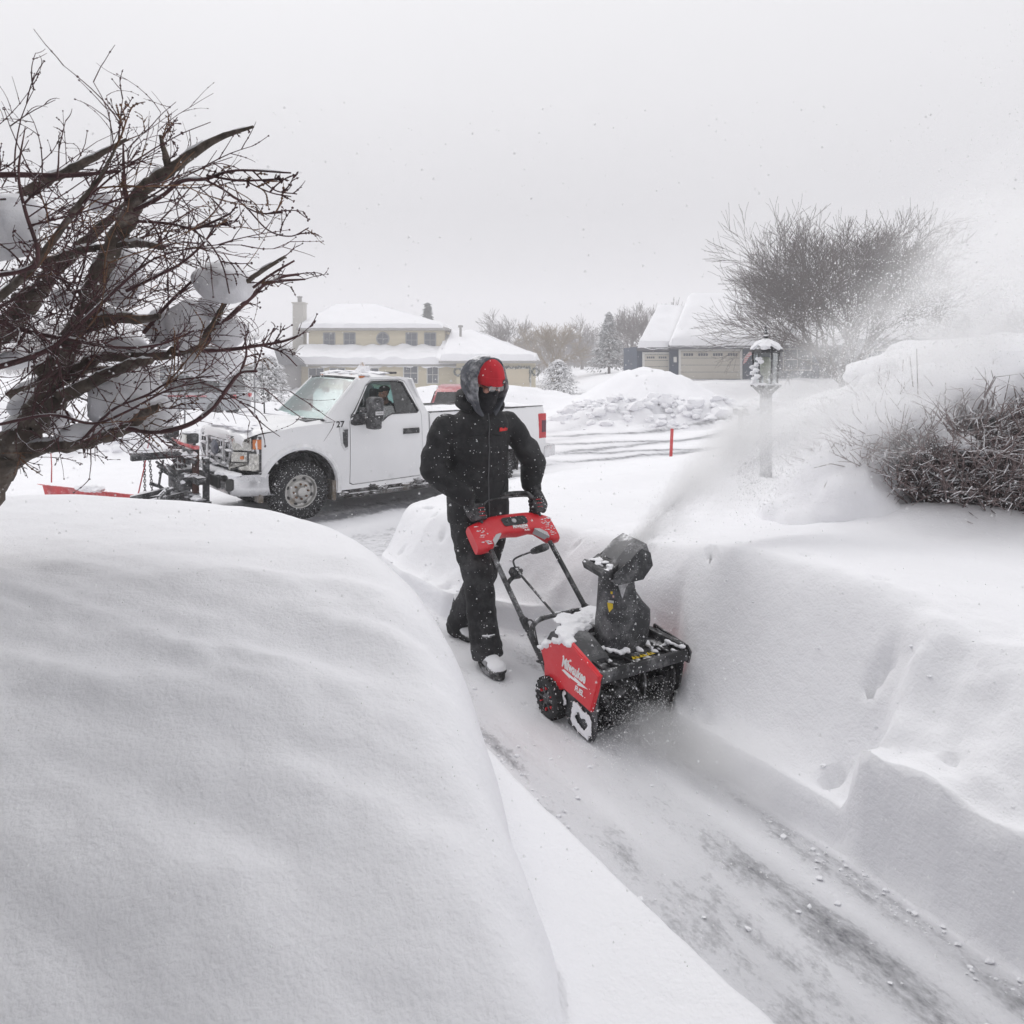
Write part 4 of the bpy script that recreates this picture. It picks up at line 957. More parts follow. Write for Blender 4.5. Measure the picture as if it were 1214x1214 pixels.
# --- navy house
YB = 52.0
NAVY = mat('navy_siding', (.035, .052, .085), .75, var=.08, scale=.6, bump=.02, bscale=1.3, stretch=(.2, .2, 8))
h2 = empty('navy_house', (hx_(850, YB), YB, 0), 0, 'navy blue house with two pale garage doors under a steep snow covered roof', 'house')
ox, oy, oz = hx_(850, YB), YB, 0.0
BX = lambda px, Y=YB: hx_(px, Y)-ox
BZ = lambda py, Y=YB: hz_(py, Y)-oz
mb = MB(); mb.box((BX(757), .6, 0), (BX(795), 7, BZ(411))); mb.box((BX(795), 0, 0), (BX(903), 9, BZ(409)))
mb.box((BX(903), 2.0, 0), (BX(985), 9, BZ(404)))
mb.build('wall', NAVY, h2, smooth=False)
RDB = mat('dark_roof', (.10, .10, .11), .85)
def gable(px0, px1, pye, pxr0, pxr1, pyr, ya, yb, th, seed, name='roof'):
    mb = MB(); A = Vector((BX(px0, YB+ya), ya, BZ(pye, YB+ya))); B = Vector((BX(px1, YB+ya), ya, BZ(pye, YB+ya))); D = Vector((BX(pxr0, YB+yb), yb, BZ(pyr, YB+yb))); C = Vector((BX(pxr1, YB+yb), yb, BZ(pyr, YB+yb)))
    k = Vector((0, 0, .25)); yb2 = 2*yb-ya; E = Vector((A.x+(D.x-A.x), yb2, A.z)); F = Vector((B.x+(C.x-B.x), yb2, A.z))
    mb.add([A, B, C, D, A-k, B-k, E, F], [(0, 1, 2, 3), (4, 5, 1, 0), (2, 7, 6, 3), (0, 3, 4), (1, 5, 2), (4, 3, 6), (5, 7, 2)])
    rf = mb.build(name, RDB, h2, smooth=False); s_ = MB(); up = (B-A).cross(D-A).normalized()*.02
    sheet(s_, A+up, B+up, C+up, D+up, 44, 20, th, .3, .10, seed); sheet(s_, F, E, D, C, 20, 10, th, .2, .1, seed+2); s_.build('roof_snow', RSN, rf); return rf
gable(755, 797, 412, 778, 840, 367, .2, 6.0, .38, 2)
gable(792, 925, 410, 815, 960, 353, -.5, 6.5, .42, 9)
gable(900, 1000, 408, 915, 1000, 372, 1.6, 6.0, .4, 14, 'wing_roof')
PDOOR = mat('pale_garage_door', (.50, .47, .41), .6, var=.03)
garage_door(h2, BX(764, YB+.6), BX(792.5, YB+.6), .35, BZ(420, YB+.6), .59, PDOOR, 2)
garage_door(h2, BX(807), BX(877), .35, BZ(416), -.01, PDOOR, 4)
housewin(h2, BX(945, YB+2), 1.0, 2.0, 1.5, 1.99, glassm=WGLS, frm=TRIMW); housewin(h2, BX(918, YB+2), 1.1, .5, 1.3, 1.99, glassm=WGLS, frm=TRIMW)
mb = MB(); mb.box((BX(800)-.1, -.2, 1.55), (BX(800)+.1, -.02, 1.95), b=.03); mb.build('wall_lantern', TRIMW, h2)
mb = MB(); x, z = BX(880), 1.7; mb.tube([(x, 0, z), (x+.5, -.9, z+.95)], .02, 6); fp_ = mb.build('flag_pole', TRIMW, h2)
fm_, t, b, N, L = nodes('striped_flag'); tc = N('ShaderNodeTexCoord'); wv = N('ShaderNodeTexWave'); wv.bands_direction = 'Z'; wv.inputs['Scale'].default_value = 2.2; L(tc.outputs['Object'], wv.inputs[0])
cr = N('ShaderNodeValToRGB'); cr.color_ramp.interpolation = 'CONSTANT'; cr.color_ramp.elements[0].color = (.5, .05, .07, 1); cr.color_ramp.elements[1].position = .5; cr.color_ramp.elements[1].color = (.7, .68, .68, 1); L(wv.outputs[0], cr.inputs[0]); L(cr.outputs[0], b.inputs['Base Color'])
mb = MB(); rings = [[Vector((x+.10+.4*k/8-.12*j, -.2-.7*k/8, z+.2+.75*k/8-.55*j+.05*math.sin(k+j*2))) for j in (0, .33, .66, 1)] for k in range(9)]; mb.loft(rings, 0, False, False); 
o = mb.build('flag', fm_, fp_)

# --- brick chimney of the neighbour's house behind the big tree, and that house
YN = 54.0
ox, oy, oz = hx_(1090, YN), YN, 0.0
h3 = empty('gabled_house', (ox, oy, oz), 0, 'pale house with tall brown chimney, half lost in blowing snow on the right', 'house')
mb = MB(); mb.box((BX(1010, YN), 0, 0), (BX(1180, YN), 9, BZ(400, YN))); mb.build('wall', mat('grey_siding', (.34, .34, .35), .8), h3, smooth=False)
def gable2(px0, px1, pye, pyr, ya, yb, th, seed):
    mb = MB(); A = Vector((BX(px0, YN), ya, BZ(pye, YN))); B = Vector((BX(px1, YN), ya, BZ(pye, YN))); zr = BZ(pyr, YN+yb); D = Vector((A.x, yb, zr)); C = Vector((B.x, yb, zr)); E = Vector((A.x, 2*yb-ya, A.z)); F = Vector((B.x, 2*yb-ya, A.z))
    mb.add([A, B, C, D, E, F], [(0, 1, 2, 3), (2, 5, 4, 3), (0, 3, 4), (1, 5, 2)]); rf = mb.build('roof', RDB, h3, smooth=False)
    s_ = MB(); sheet(s_, A+Vector((0, -.02, .02)), B+Vector((0, -.02, .02)), C, D, 40, 16, th, .3, .1, seed); s_.build('roof_snow', RSN, rf)
gable2(1002, 1190, 400, 352, -.5, 4.5, .35, 21)
mb = MB(); mb.box((BX(1070.5, YN+5), 4.4, 3), (BX(1082, YN+5), 5.2, BZ(303, YN+5))); mb.box((BX(1071, YN+5), 4.5, BZ(303, YN+5)), (BX(1077, YN+5), 4.9, BZ(296, YN+5))); mb.build('chimney', mat('brown_brick', (.13, .10, .09), .9, var=.3, scale=4), h3, smooth=False)
for px in (1040, 1100, 1150): housewin(h3, BX(px, YN), 1.0, 1.4, 1.4, -.01, glassm=WGLS, frm=TRIMW)
# --- low house on the far left, seen through the branches
YL = 62.0
ox, oy, oz = hx_(230, YL), YL, -1.0
h4 = empty('low_house', (ox, oy, oz), 0, 'low grey house with snow covered roof behind the bare branches on the left', 'house')
mb = MB(); mb.box((BX(120, YL), 0, 0), (BX(325, YL), 8, BZ(433, YL))); mb.build('wall', mat('grey_house_wall', (.30, .29, .29), .8), h4, smooth=False)
mb = MB(); A = Vector((BX(112, YL), -.5, BZ(433, YL))); B = Vector((BX(333, YL), -.5, BZ(433, YL))); D = Vector((BX(125, YL+5), 4.5, BZ(408, YL+5))); C = Vector((BX(325, YL+5), 4.5, BZ(408, YL+5))); E = Vector((A.x, 9.5, A.z)); F = Vector((B.x, 9.5, A.z))
mb.add([A, B, C, D, E, F], [(0, 1, 2, 3), (2, 5, 4, 3), (0, 3, 4), (1, 5, 2)]); rf = mb.build('roof', RDB, h4, smooth=False); s_ = MB(); sheet(s_, A+Vector((0, -.02, .02)), B+Vector((0, -.02, .02)), C, D, 40, 12, .4, .3, .1, 31); s_.build('roof_snow', RSN, rf)
for px in (150, 200, 250, 300): housewin(h4, BX(px, YL), .9, 1.5, 1.2, -.01, glassm=WGLS, frm=TRIMW)

# --- bare trees
def seg(V, F, p0, p1, r0, r1, n=3):
    d = (p1-p0); 
    if d.length < 1e-6: return
    d.normalize(); u = d.orthogonal().normalized(); w_ = d.cross(u); k = len(V)
    for p, r in ((p0, r0), (p1, r1)):
        for i in range(n): a = 2*math.pi*i/n; V.append(p+(u*math.cos(a)+w_*math.sin(a))*r)
    for i in range(n): j = (i+1) % n; F.append((k+i, k+j, k+j+n, k+i+n))
def grow_tree(V, F, p, d, ln, r, lev, rr, up=.25, kids=3, shrink=.72, jit=.5, nseg=4, minr=.004, gn=3):
    q_ = p.copy(); dd = d.copy(); rad = r
    for k in range(nseg):
        dd = (dd+Vector((rr.gauss(0, .12), rr.gauss(0, .12), rr.gauss(0, .10)+up*.12))).normalized(); nx = q_+dd*(ln/nseg); r2 = max(minr, rad*(.86 if lev > 0 else .65)); seg(V, F, q_, nx, rad, r2, 6 if rad > .05 else gn); q_ = nx; rad = r2
        if lev > 0 and k > 0:
            for c in range(kids if k == nseg-1 else rr.choice((1, 1, 2))):
                s_ = dd.orthogonal(); s_.rotate(Matrix.Rotation(rr.uniform(0, 6.283), 3, dd)); nd = (dd*rr.uniform(.7, 1.1)+s_.normalized()*rr.uniform(jit*.6, jit*1.3)).normalized()
                grow_tree(V, F, q_, nd, ln*shrink*rr.uniform(.75, 1.1), max(minr, rad*.62), lev-1, rr, up, kids, shrink, jit, nseg, minr, gn)
BARK = mat('winter_bark', (.11, .092, .085), .9, var=.25, snow=.30)
BARKT = mat('tan_twigs', (.26, .20, .13), .9, var=.25, snow=.25)
BARKG = mat('grey_twigs', (.17, .15, .145), .9, var=.25, snow=.35)
def bare_tree(loc, stems, ln, r, lev, seed, m, label, spread=.6, up=.25, kids=3, shrink=.72, jit=.5, trunk=.8, minr=.006, group=None, nseg=4):
    rr = random.Random(seed); root = empty('bare_tree', loc, rr.uniform(0, 6), label, 'tree', group)
    V, F = [], []; seg(V, F, Vector((0, 0, -.5)), Vector((0, 0, trunk*.5)), r*1.5, r*1.25, 8); seg(V, F, Vector((0, 0, trunk*.5)), Vector((0, 0, trunk)), r*1.25, r*1.1, 8)
    mesh_obj('trunk', V, F, m, root)
    V, F = [], []
    for k in range(stems):
        a = 2*math.pi*k/stems+rr.uniform(-.3, .3); d = Vector((math.cos(a)*spread*rr.uniform(.3, 1.25), math.sin(a)*spread*rr.uniform(.3, 1.25), 1)).normalized(); grow_tree(V, F, Vector((0, 0, trunk*rr.uniform(.6, 1))), d, ln*rr.uniform(.85, 1.1), r*.62, lev, rr, up, kids, shrink, jit, nseg, minr)
    mesh_obj('crown', V, F, m, root, smooth=False); return root
def gzp(px, Y): x = (px-CX)/FPX*Y; return Vector((x, Y, gz(x, Y)))
bare_tree(gzp(1000, 43), 11, 4.05, .22, 4, 11, BARK, 'big round bare tree standing in front of the blue house wing', .74, .34, 3, .74, .55, .9, .010)
bare_tree(gzp(598, 92), 6, 3.1, .2, 3, 3, BARKG, 'grey bare tree right of the cream house roof', .6, .2, 3, .75, .55, 1.5, .02)
bare_tree(gzp(655, 84), 8, 2.9, .2, 3, 4, BARKT, 'tan leafless tree with drooping twigs right of the cream house', .9, .05, 3, .75, .55, 1.2, .016)
bare_tree(gzp(690, 110), 6, 2.8, .2, 3, 5, BARKG, 'pale bare tree between tan tree and dark spruce', .6, .2, 3, .75, .5, 1.2, .02)
bare_tree(gzp(745, 88), 6, 3.0, .2, 3, 6, BARKG, 'bare tree right of the dark spruce beside blue house', .55, .25, 3, .75, .5, 1.2, .018)
bare_tree(gzp(772, 75), 5, 2.9, .16, 3, 7, BARKG, 'slim bare tree just left of the blue house roof', .5, .25, 3, .74, .5, 1.2, .016)
bare_tree(gzp(1165, 36), 8, 1.9, .12, 3, 8, BARKG, 'bare tree blurred by the snow plume at the right edge', .9, .1, 3, .74, .6, .6, .009)
bare_tree(gzp(1235, 33), 8, 1.9, .12, 3, 18, BARKG, 'bare tree beyond the right hand bushes, mostly out of frame', .9, .1, 3, .74, .6, .6, .009)
bare_tree(gzp(255, 50), 8, 1.5, .1, 3, 9, BARKG, 'small bare tree in front of the low grey house', .8, .1, 3, .74, .6, .6, .012)
bare_tree(gzp(90, 46), 8, 2.2, .14, 3, 10, BARKG, 'bare tree behind the foreground branches on far left', .8, .15, 3, .74, .6, .8, .012)
# --- evergreens
NEED = mat('needles', (.035, .05, .045), .9, var=.35, snow=.35)
NEEDS = mat('snowy_needles', (.05, .055, .05), .9, var=.35, snow=.85)
def conifer(loc, h, r, seed, label, m=NEED, n=1600, z0=.12, name='spruce', cat='tree', shape=1.0, group=None, leaf=.16):
    rr = random.Random(seed); root = empty(name, loc, 0, label, cat, group)
    mb = MB(); mb.tube([(0, 0, -.4), (0, 0, h*.5), (0, 0, h*.98)], [r*.07, r*.04, .01], 7); mb.build('trunk', BARK, root)
    V, F = [], []
    for i in range(n):
        u = rr.random()**.75; z = h*(z0+(1-z0)*(u)); rad = r*((1-u)**shape)*rr.uniform(.35, 1.08)*(1+.15*math.sin(u*40)); a = rr.uniform(0, 6.283)
        c = Vector((math.cos(a)*rad, math.sin(a)*rad, z-rad*.25)); o_ = Vector((math.cos(a), math.sin(a), rr.uniform(-.5, .15))).normalized(); s_ = Vector((-math.sin(a), math.cos(a), rr.uniform(-.3, .3))); k = len(V); L_ = leaf*h*rr.uniform(.5, 1.1)*.35
        V += [c-s_*L_*.5, c+o_*L_*1.2+Vector((0, 0, -L_*.2)), c+s_*L_*.5, c+Vector((0, 0, L_*.35))]; F += [(k, k+1, k+3), (k+1, k+2, k+3), (k, k+1, k+2)]
    mesh_obj('foliage', V, F, m, root, smooth=False); return root
conifer(gzp(507, 100), 10.6, 1.9, 1, 'dark evergreen rising behind the cream house roof', n=1200)
conifer(gzp(722, 80), 6.9, 2.5, 2, 'dark grey spruce between the two houses', mat('grey_needles', (.15, .16, .16), .9, var=.3, snow=.55), 1500)
conifer(gzp(318, 40), 2.7, 1.5, 3, 'snow laden evergreen shrub left of the truck cab', NEEDS, 1600, .0, 'evergreen_shrub', 'shrub', .5)
conifer(gzp(275, 44), 2.4, 1.9, 13, 'wide snowy shrub beside the half buried parked car', NEEDS, 1600, .0, 'evergreen_shrub', 'shrub', .45)
conifer(gzp(662, 52), 2.7, 1.9, 4, 'round snow covered shrub right of the cream garage', NEEDS, 2200, .0, 'evergreen_shrub', 'shrub', .5)
for px, Y, h, r_, s_, lb_ in ((1008, 19, .75, .34, 5, 'small snowy evergreen nearest the lamp post'), (1036, 20, .95, .36, 6, 'small leaning snowy evergreen, second of the row'), (1062, 21, 1.15, .36, 7, 'small snowy evergreen, third of the row behind the bush'), (1096, 22, .9, .3, 8, 'smallest grey evergreen, fourth of the row behind the bush')):
    p = gzp(px, Y); conifer(p, h, r_, s_, lb_, NEEDS, 700, .0, 'dwarf_evergreen', 'shrub', .55, 'small evergreens beyond the lawn')

# --- lamp post
YP = 7.1
lp = empty('lamp_post', (P(908, 560, YP).x, YP, gz(P(908, 560, YP).x, YP)-.15), R(8), 'snow capped black lantern on a grey square post in the blowing snow', 'lamp post')
z0 = lp.location.z; zz = lambda py: HC-(py-HY)/FPX*YP-z0
POSTM = mat('post_grey', (.33, .33, .34), .8, var=.1, dust=.7, snow=.4); LANM = mat('lantern_metal', (.03, .03, .033), .5, .3, dust=.5, snow=.6, speck=.6)
mb = MB(); mb.box((-.045, -.045, 0), (.045, .045, zz(470)), b=.006); mb.build('post', POSTM, lp)
mb = MB(); zb = zz(470)
mb.loft([[Vector((r_*math.cos(2*math.pi*k/6+.52), r_*math.sin(2*math.pi*k/6+.52), zb+h)) for k in range(6)] for r_, h in ((.05, -.02), (.06, .02), (.12, .085), (.145, .10), (.145, .115), (.11, .125))], 0, True)
mb.build('lantern_base', LANM, lp, smooth=False)
zg0 = zb+.12; zg1 = zz(417)
mb = MB()
for k in range(6):
    a = 2*math.pi*k/6+.52; mb.tube([(.105*math.cos(a), .105*math.sin(a), zg0), (.125*math.cos(a), .125*math.sin(a), zg1)], .009, 5)
mb.loft([[Vector((r_*math.cos(2*math.pi*k/6+.52), r_*math.sin(2*math.pi*k/6+.52), zg1+h)) for k in range(6)] for r_, h in ((.13, -.01), (.15, .0), (.15, .012), (.12, .02))], 0, True)
mb.build('lantern_frame', LANM, lp, smooth=False)
mb = MB(); mb.loft([[Vector((r_*math.cos(2*math.pi*k/6+.52), r_*math.sin(2*math.pi*k/6+.52), h)) for k in range(6)] for r_, h in ((.100, zg0), (.118, zg1))], 0, False); mb.build('lantern_glass', GLASSC, lp, smooth=False)
mb = MB(); mb.lathe([(.022, zg0), (.022, zg0+.08), (.05, zg0+.10), (.055, zg0+.22), (.03, zg0+.27), (0, zg0+.275)], None, 12); mb.build('bulb', mat('frosted_bulb', (.62, .62, .52), .4), lp)
mb = MB(); mb.loft([[Vector((r_*math.cos(2*math.pi*k/6+.52), r_*math.sin(2*math.pi*k/6+.52), zg1+h)) for k in range(6)] for r_, h in ((.168, .0), (.155, .025), (.10, .085), (.045, .12), (.03, .13))], 0, True)
cp = mb.build('lantern_roof', LANM, lp, smooth=False)
mb = MB(); mb.lathe([(.03, .12), (.018, .14), (.028, .155), (.012, .17), (.020, .19), (.010, .205), (.012, .225), (.004, .26), (0, .27)], Matrix.Translation((0, 0, zg1)), 10); mb.build('finial', LANM, lp)
mb = MB(); V_ = []
for k in range(6):
    a = 2*math.pi*(k+.5)/6+.52; v, f = blob((.092*math.cos(a), .092*math.sin(a), zg1+.066), (.075, .068, .026), k, .35, 1.6, 3, Matrix.Rotation(a, 3, 'Z') @ Matrix.Rotation(.62, 3, 'Y')); mb.add(v, f)
mb.build('roof_snow', SNOWCAP, cp)
mb = MB()
for k in range(10): v, f = blob((-.12+rnd.uniform(-.02, .02), rnd.uniform(-.1, .05), zg0+k*.028), (.03, .03, .022), k, .4, 2, 2); mb.add(v, f)
for k in range(8): a = rnd.uniform(0, 6.28); v, f = blob((.12*math.cos(a), .12*math.sin(a), zg0+.005), (.035, .035, .014), k+20, .4, 2, 2); mb.add(v, f)
mb.build('clinging_snow', SNOWCAP, lp)

# --- red stake, mailbox, parked cars
pb = P(795, 549, 12.9); mb = MB(); mb.box((-.024, -.024, -.25), (.024, .024, .62), b=.004)
o = mb.build('driveway_stake', mat('stake_red', (.55, .045, .05), .6, var=.12, dust=.2)); o.location = (pb.x, pb.y, pb.z); o.rotation_euler = (0, R(2.5), 0); tag(o, 'red driveway marker stake standing in the snow by the road', 'stake')
pm = P(878, 492, 21); r_ = empty('mailbox', (pm.x, pm.y, gz(pm.x, pm.y)-.1), .3, 'small snow covered grey mailbox standing beyond the lamp post', 'mailbox'); zt = pm.z-r_.location.z
MBX = mat('mailbox_grey', (.16, .16, .16), .6, snow=.7, dust=.4)
mb = MB(); mb.box((-.05, -.05, 0), (.05, .05, zt)); mb.build('post', MBX, r_); mb = MB(); mb.loft([[Vector((.10*math.cos(a), y, zt+.12+.10*max(-1, math.sin(a)*1.0))) for a in [2*math.pi*k/14 for k in range(14)]] for y in (-.24, .24)]); mb.box((-.11, -.25, zt-.0), (.11, .25, zt+.08)); mb.build('box', MBX, r_)
def car(name, loc, rz, m, label, snowy=True, L_=4.5, W=1.8, H=1.62):
    c = empty(name, loc, rz, label, 'car'); hw = W/2
    mb = MB(); prof = [(-L_/2, .35, .72, .92), (-L_/2+.1, .3, .92, 1), (-L_/2+.9, .28, 1.0, 1), (-.9, .26, 1.02, 1), (.0, .26, 1.02, 1), (1.2, .26, 1.02, 1), (L_/2-.12, .28, .98, 1), (L_/2, .35, .85, .92)]
    mb.loft([[Vector((x, -hw*k*.97, a)), Vector((x, -hw*k, a+.2)), Vector((x, -hw*k, b_-.12)), Vector((x, -hw*k*.93, b_)), Vector((x, hw*k*.93, b_)), Vector((x, hw*k, b_-.12)), Vector((x, hw*k, a+.2)), Vector((x, hw*k*.97, a))] for x, a, b_, k in prof], 0, True)
    bd_ = mb.build('body', m, c, sharp=50)
    gh = [(-L_/2+.15, 1.0, .90), (-L_/2+.45, H-.10, .78), (-L_/2+.85, H, .76), (.2, H, .76), (.5, H-.06, .78), (1.15, 1.0, .88)]
    mb = MB(); mb.loft([[Vector((x, -hw*.92, .98)), Vector((x, -hw*k*.98, max(.99, z-.12))), Vector((x, -hw*k*.9, z)), Vector((x, hw*k*.9, z)), Vector((x, hw*k*.98, max(.99, z-.12))), Vector((x, hw*.92, .98))] for x, z, k in gh], 0, True); mb.build('cabin', m, c, sharp=50)
    gl = MB()
    for s_ in (-1, 1):
        gl.add([(-L_/2+.62, s_*hw*.935, 1.06), (.95, s_*hw*.925, 1.06), (.42, s_*hw*.80, H-.16), (-L_/2+.75, s_*hw*.785, H-.14)], [(0, 1, 2, 3) if s_ < 0 else (3, 2, 1, 0)])
    for x0, z0_, x1, z1_ in ((-L_/2+.195, 1.06, -L_/2+.40, H-.14), (1.12, 1.04, .60, H-.12)):
        d = -.02 if x0 < 0 else .03; gl.add([(x0+d, -hw*.80, z0_), (x0+d, hw*.80, z0_), (x1+d, hw*.68, z1_), (x1+d, -hw*.68, z1_)], [(3, 2, 1, 0) if x0 < 0 else (0, 1, 2, 3)])
    gl.build('windows', GLASSD, c, smooth=False)
    for x in (-L_/2+.85, L_/2-.9):
        for s_ in (-1, 1):
            wm = MB(); M = Matrix.Translation((x, s_*(hw-.10), .33)) @ Matrix.Rotation(R(90), 4, 'X'); wm.lathe([(0, -.11), (.2, -.11), (.31, -.10), (.33, -.06), (.33, .06), (.31, .10), (.2, .11), (0, .11)], M, 24); wm.build('wheel', RUBBER, c)
    for s_ in (-1, 1):
        tl = MB(); tl.box((-L_/2-.02, s_*(hw-.14)-.1, .78), (-L_/2+.08, s_*(hw-.14)+.1, .95), b=.02); tl.build('tail_lamp', REDL, c)
        tl = MB(); tl.box((L_/2-.1, s_*(hw-.2)-.12, .65), (L_/2+.01, s_*(hw-.2)+.12, .78), b=.02); tl.build('headlamp', LAMPG, c)
    if snowy:
        sn = MB(); v, f = blob((-.5, 0, H), (1.1, .66, .10), 3, .2, 1.2, 4); sn.add(v, f); v, f = blob((1.6, 0, 1.03), (.6, .75, .09), 4, .2, 1.2, 3); sn.add(v, f); sn.build('car_snow', SNOWCAP, c)
    return c
CARR = mat('car_red', (.36, .03, .045), .35, coat=.4, dust=.5)
pc = P(530, 480, 19.0); car('parked_car', (pc.x+.25, pc.y+2.2, gz(pc.x, pc.y)-.02), R(92), CARR, 'dark red hatchback parked behind the pickup cargo bed', False, H=1.60)
pc = P(222, 470, 31); cc = car('parked_car', (pc.x, pc.y, gz(pc.x, pc.y)-.1), R(178), mat('car_silver', (.30, .31, .33), .4, coat=.3, dust=.6, snow=.4), 'snow covered silver van half buried at the far left kerb', True, 4.9, 1.9, 1.9)
mb = MB(); mb.box((-1.3, .955, .86), (1.0, .962, .93)); mb.build('red_stripe', CARR, cc)

# --- utility pole style poles at far left
for px, Y, h in ((219, 24, 2.3), (302, 30, 3.1)):
    pp = gzp(px, Y); mb = MB(); mb.tube([(0, 0, -.3), (0, 0, h)], .03, 8); mb.ell((0, 0, h), (.045, .045, .045)); o = mb.build('metal_pole', mat('pole_grey', (.2, .2, .21), .6)); o.location = pp; tag(o, 'thin grey metal pole left of the truck, %s' % ('nearer one beside the plough frame' if Y == 24 else 'taller one behind the truck nose'), 'pole')

# --- snow laden bushes on the right
BUSHM = mat('bush_twigs', (.19, .145, .14), .9, var=.35, snow=.95, speck=.9, speck_scale=18)
REDTW = mat('red_twigs', (.16, .045, .045), .8, var=.3)
def bush(name, c, r, n, seed, label, caps, ln=.22, sprigs=0):
    rr = random.Random(seed); root = empty(name, c, 0, label, 'bush'); V, F = [], []
    for i in range(n):
        u = rr.uniform(-1, 1); a = rr.uniform(0, 6.283); k = rr.uniform(.15, 1)**.5; s_ = math.sqrt(1-u*u); p = Vector((r[0]*k*s_*math.cos(a), r[1]*k*s_*math.sin(a), r[2]*(.5+.5*k*u)))
        d = (Vector((p.x/r[0], p.y/r[1], .55))+Vector((rr.gauss(0, .5), rr.gauss(0, .5), rr.gauss(0, .4)))).normalized(); q_ = p+d*ln*rr.uniform(.5, 1.3); seg(V, F, p, q_, .0055, .003)
        d2 = (d+Vector((rr.gauss(0, .6), rr.gauss(0, .6), rr.gauss(0, .5)))).normalized(); seg(V, F, q_, q_+d2*ln*.5, .003, .0015)
        for _ in range(2): d3 = (d+Vector((rr.gauss(0, .9), rr.gauss(0, .9), rr.gauss(0, .7)))).normalized(); b0 = p.lerp(q_, rr.random()); seg(V, F, b0, b0+d3*ln*.35, .003, .0015)
    for i in range(sprigs):
        a = rr.uniform(0, 6.283); p = Vector((r[0]*.5*math.cos(a), r[1]*.5*math.sin(a), r[2]*.4)); d = Vector((rr.gauss(0, .25), rr.gauss(0, .25), 1)).normalized(); seg(V, F, p, p+d*r[2]*rr.uniform(.7, 1.1), .007, .003)
    mesh_obj('twigs', V, F, BUSHM, root, smooth=False)
    st_ = MB()
    for i in range(9):
        a = rr.uniform(0, 6.283); st_.tube([(0, 0, -.1), (r[0]*.35*math.cos(a), r[1]*.35*math.sin(a), r[2]*.35), (r[0]*.7*math.cos(a), r[1]*.7*math.sin(a), r[2]*.6)], [.025, .016, .006], 6)
    st_.build('stems', BARK, root)
    big = MB()
    for j, (cx_, cy_, cz_, rx, ry, rz_) in enumerate(caps):
        v, f = blob((cx_, cy_, cz_), (rx, ry, rz_), seed*10+j, .22, 1.3, 4, None, .5); big.add(v, f)
    link('snow_cap', fuse(big, .03, 6, lambda co, no: .06*fbm(co[:, 0]*2.4, co[:, 1]*2.4, co[:, 2]*2.4, 4)), SNOWCAP, root)
    return root
c1 = P(1178, 590, 4.95)
bush('snowy_bush', (c1.x, c1.y+.1, gz(c1.x, c1.y)-.06), (1.15, .70, .86), 4300, 1, 'brown twiggy bush under thick snow, nearest on the right', ((-1.02, -.02, .06, .42, .5, .56), (-.80, -.22, -.14, .52, .42, .40), (-1.25, .05, -.1, .35, .45, .40), (-.66, .10, .66, .42, .45, .30), (-.2, .15, .88, .48, .45, .24), (.35, .12, .98, .52, .5, .24), (.95, .12, 1.0, .5, .5, .26), (-.45, -.42, .60, .13, .12, .07), (.25, -.50, .70, .15, .12, .06), (.7, -.45, .86, .2, .14, .07)), .24, 26)
bush('snowy_bush', (5.2, 7.0, gz(5.2, 7.0)-.05), (1.5, 1.0, 1.0), 3000, 2, 'large bush behind, buried under a broad dome of snow', ((-.7, -.3, .98, .95, .8, .40), (.6, -.2, 1.12, 1.0, .8, .42), (-1.4, -.2, .60, .65, .6, .42)), .26, 10)
bush('snowy_bush', (5.9, 8.6, gz(5.9, 8.6)-.02), (1.6, 1.0, 1.0), 2600, 3, 'farthest bush on the right, wholly capped with snow', ((-.6, 0, 1.0, 1.2, .9, .35), (.9, 0, 1.1, 1.1, .9, .4)), .28, 10)
rr = random.Random(77); root = empty('twiggy_sapling', (P(1020, 572, 5.6).x, 5.6, gz(P(1020, 572, 5.6).x, 5.6)-.05), 0, 'little red twigged shrub poking out left of the snowy bush', 'shrub'); V, F = [], []
for i in range(46):
    a = rr.uniform(0, 6.283); k_ = rr.uniform(.0, .9); d = Vector((math.cos(a)*k_-.15, math.sin(a)*k_, 1)).normalized(); b0 = Vector((rr.uniform(-.12, .12), rr.uniform(-.08, .08), 0)); e = b0+d*rr.uniform(.15, .50); seg(V, F, b0, e, .005, .002)
    for _ in range(3): m0 = b0.lerp(e, rr.uniform(.3, 1)); seg(V, F, m0, m0+Vector((rr.gauss(0, .05), rr.gauss(0, .05), rr.uniform(-.02, .08))), .003, .0015)
mesh_obj('twigs', V, F, REDTW, root, smooth=False)

# --- unseen house added at the photographer's back, shaped to shut out the sky
hb = empty('unseen_shade_house', (-.5, -1.0, -.05), 0, 'unseen slate grey house with a front wing, added behind the photographer for shade', 'house')
BRK = mat('slate_siding', (.085, .09, .105), .9, var=.15, scale=1, bump=.02, bscale=1.3, stretch=(.2, .2, 8))
mb = MB(); mb.box((-9, -9, 0), (.2, 0, 5.6)); mb.build('wall', BRK, hb, smooth=False)
mb = MB(); mb.box((-9, 0, 0), (-1.95, 2.3, 5.6)); mb.build('shade_wing_wall', BRK, hb, smooth=False)  # wing added out of view so the left drift falls into shade
mb = MB(); mb.add([(-9.6, .6, 5.3), (.6, .6, 5.3), (.6, -4.5, 7.8), (-9.6, -4.5, 7.8), (.6, -9.9, 5.3), (-9.6, -9.9, 5.3), (-9.6, .6, 5.1), (.6, .6, 5.1), (.6, -9.9, 5.1), (-9.6, -9.9, 5.1)], [(0, 1, 2, 3), (3, 2, 4, 5), (0, 3, 5, 9, 6), (1, 7, 8, 4, 2), (6, 7, 1, 0), (6, 9, 8, 7)])
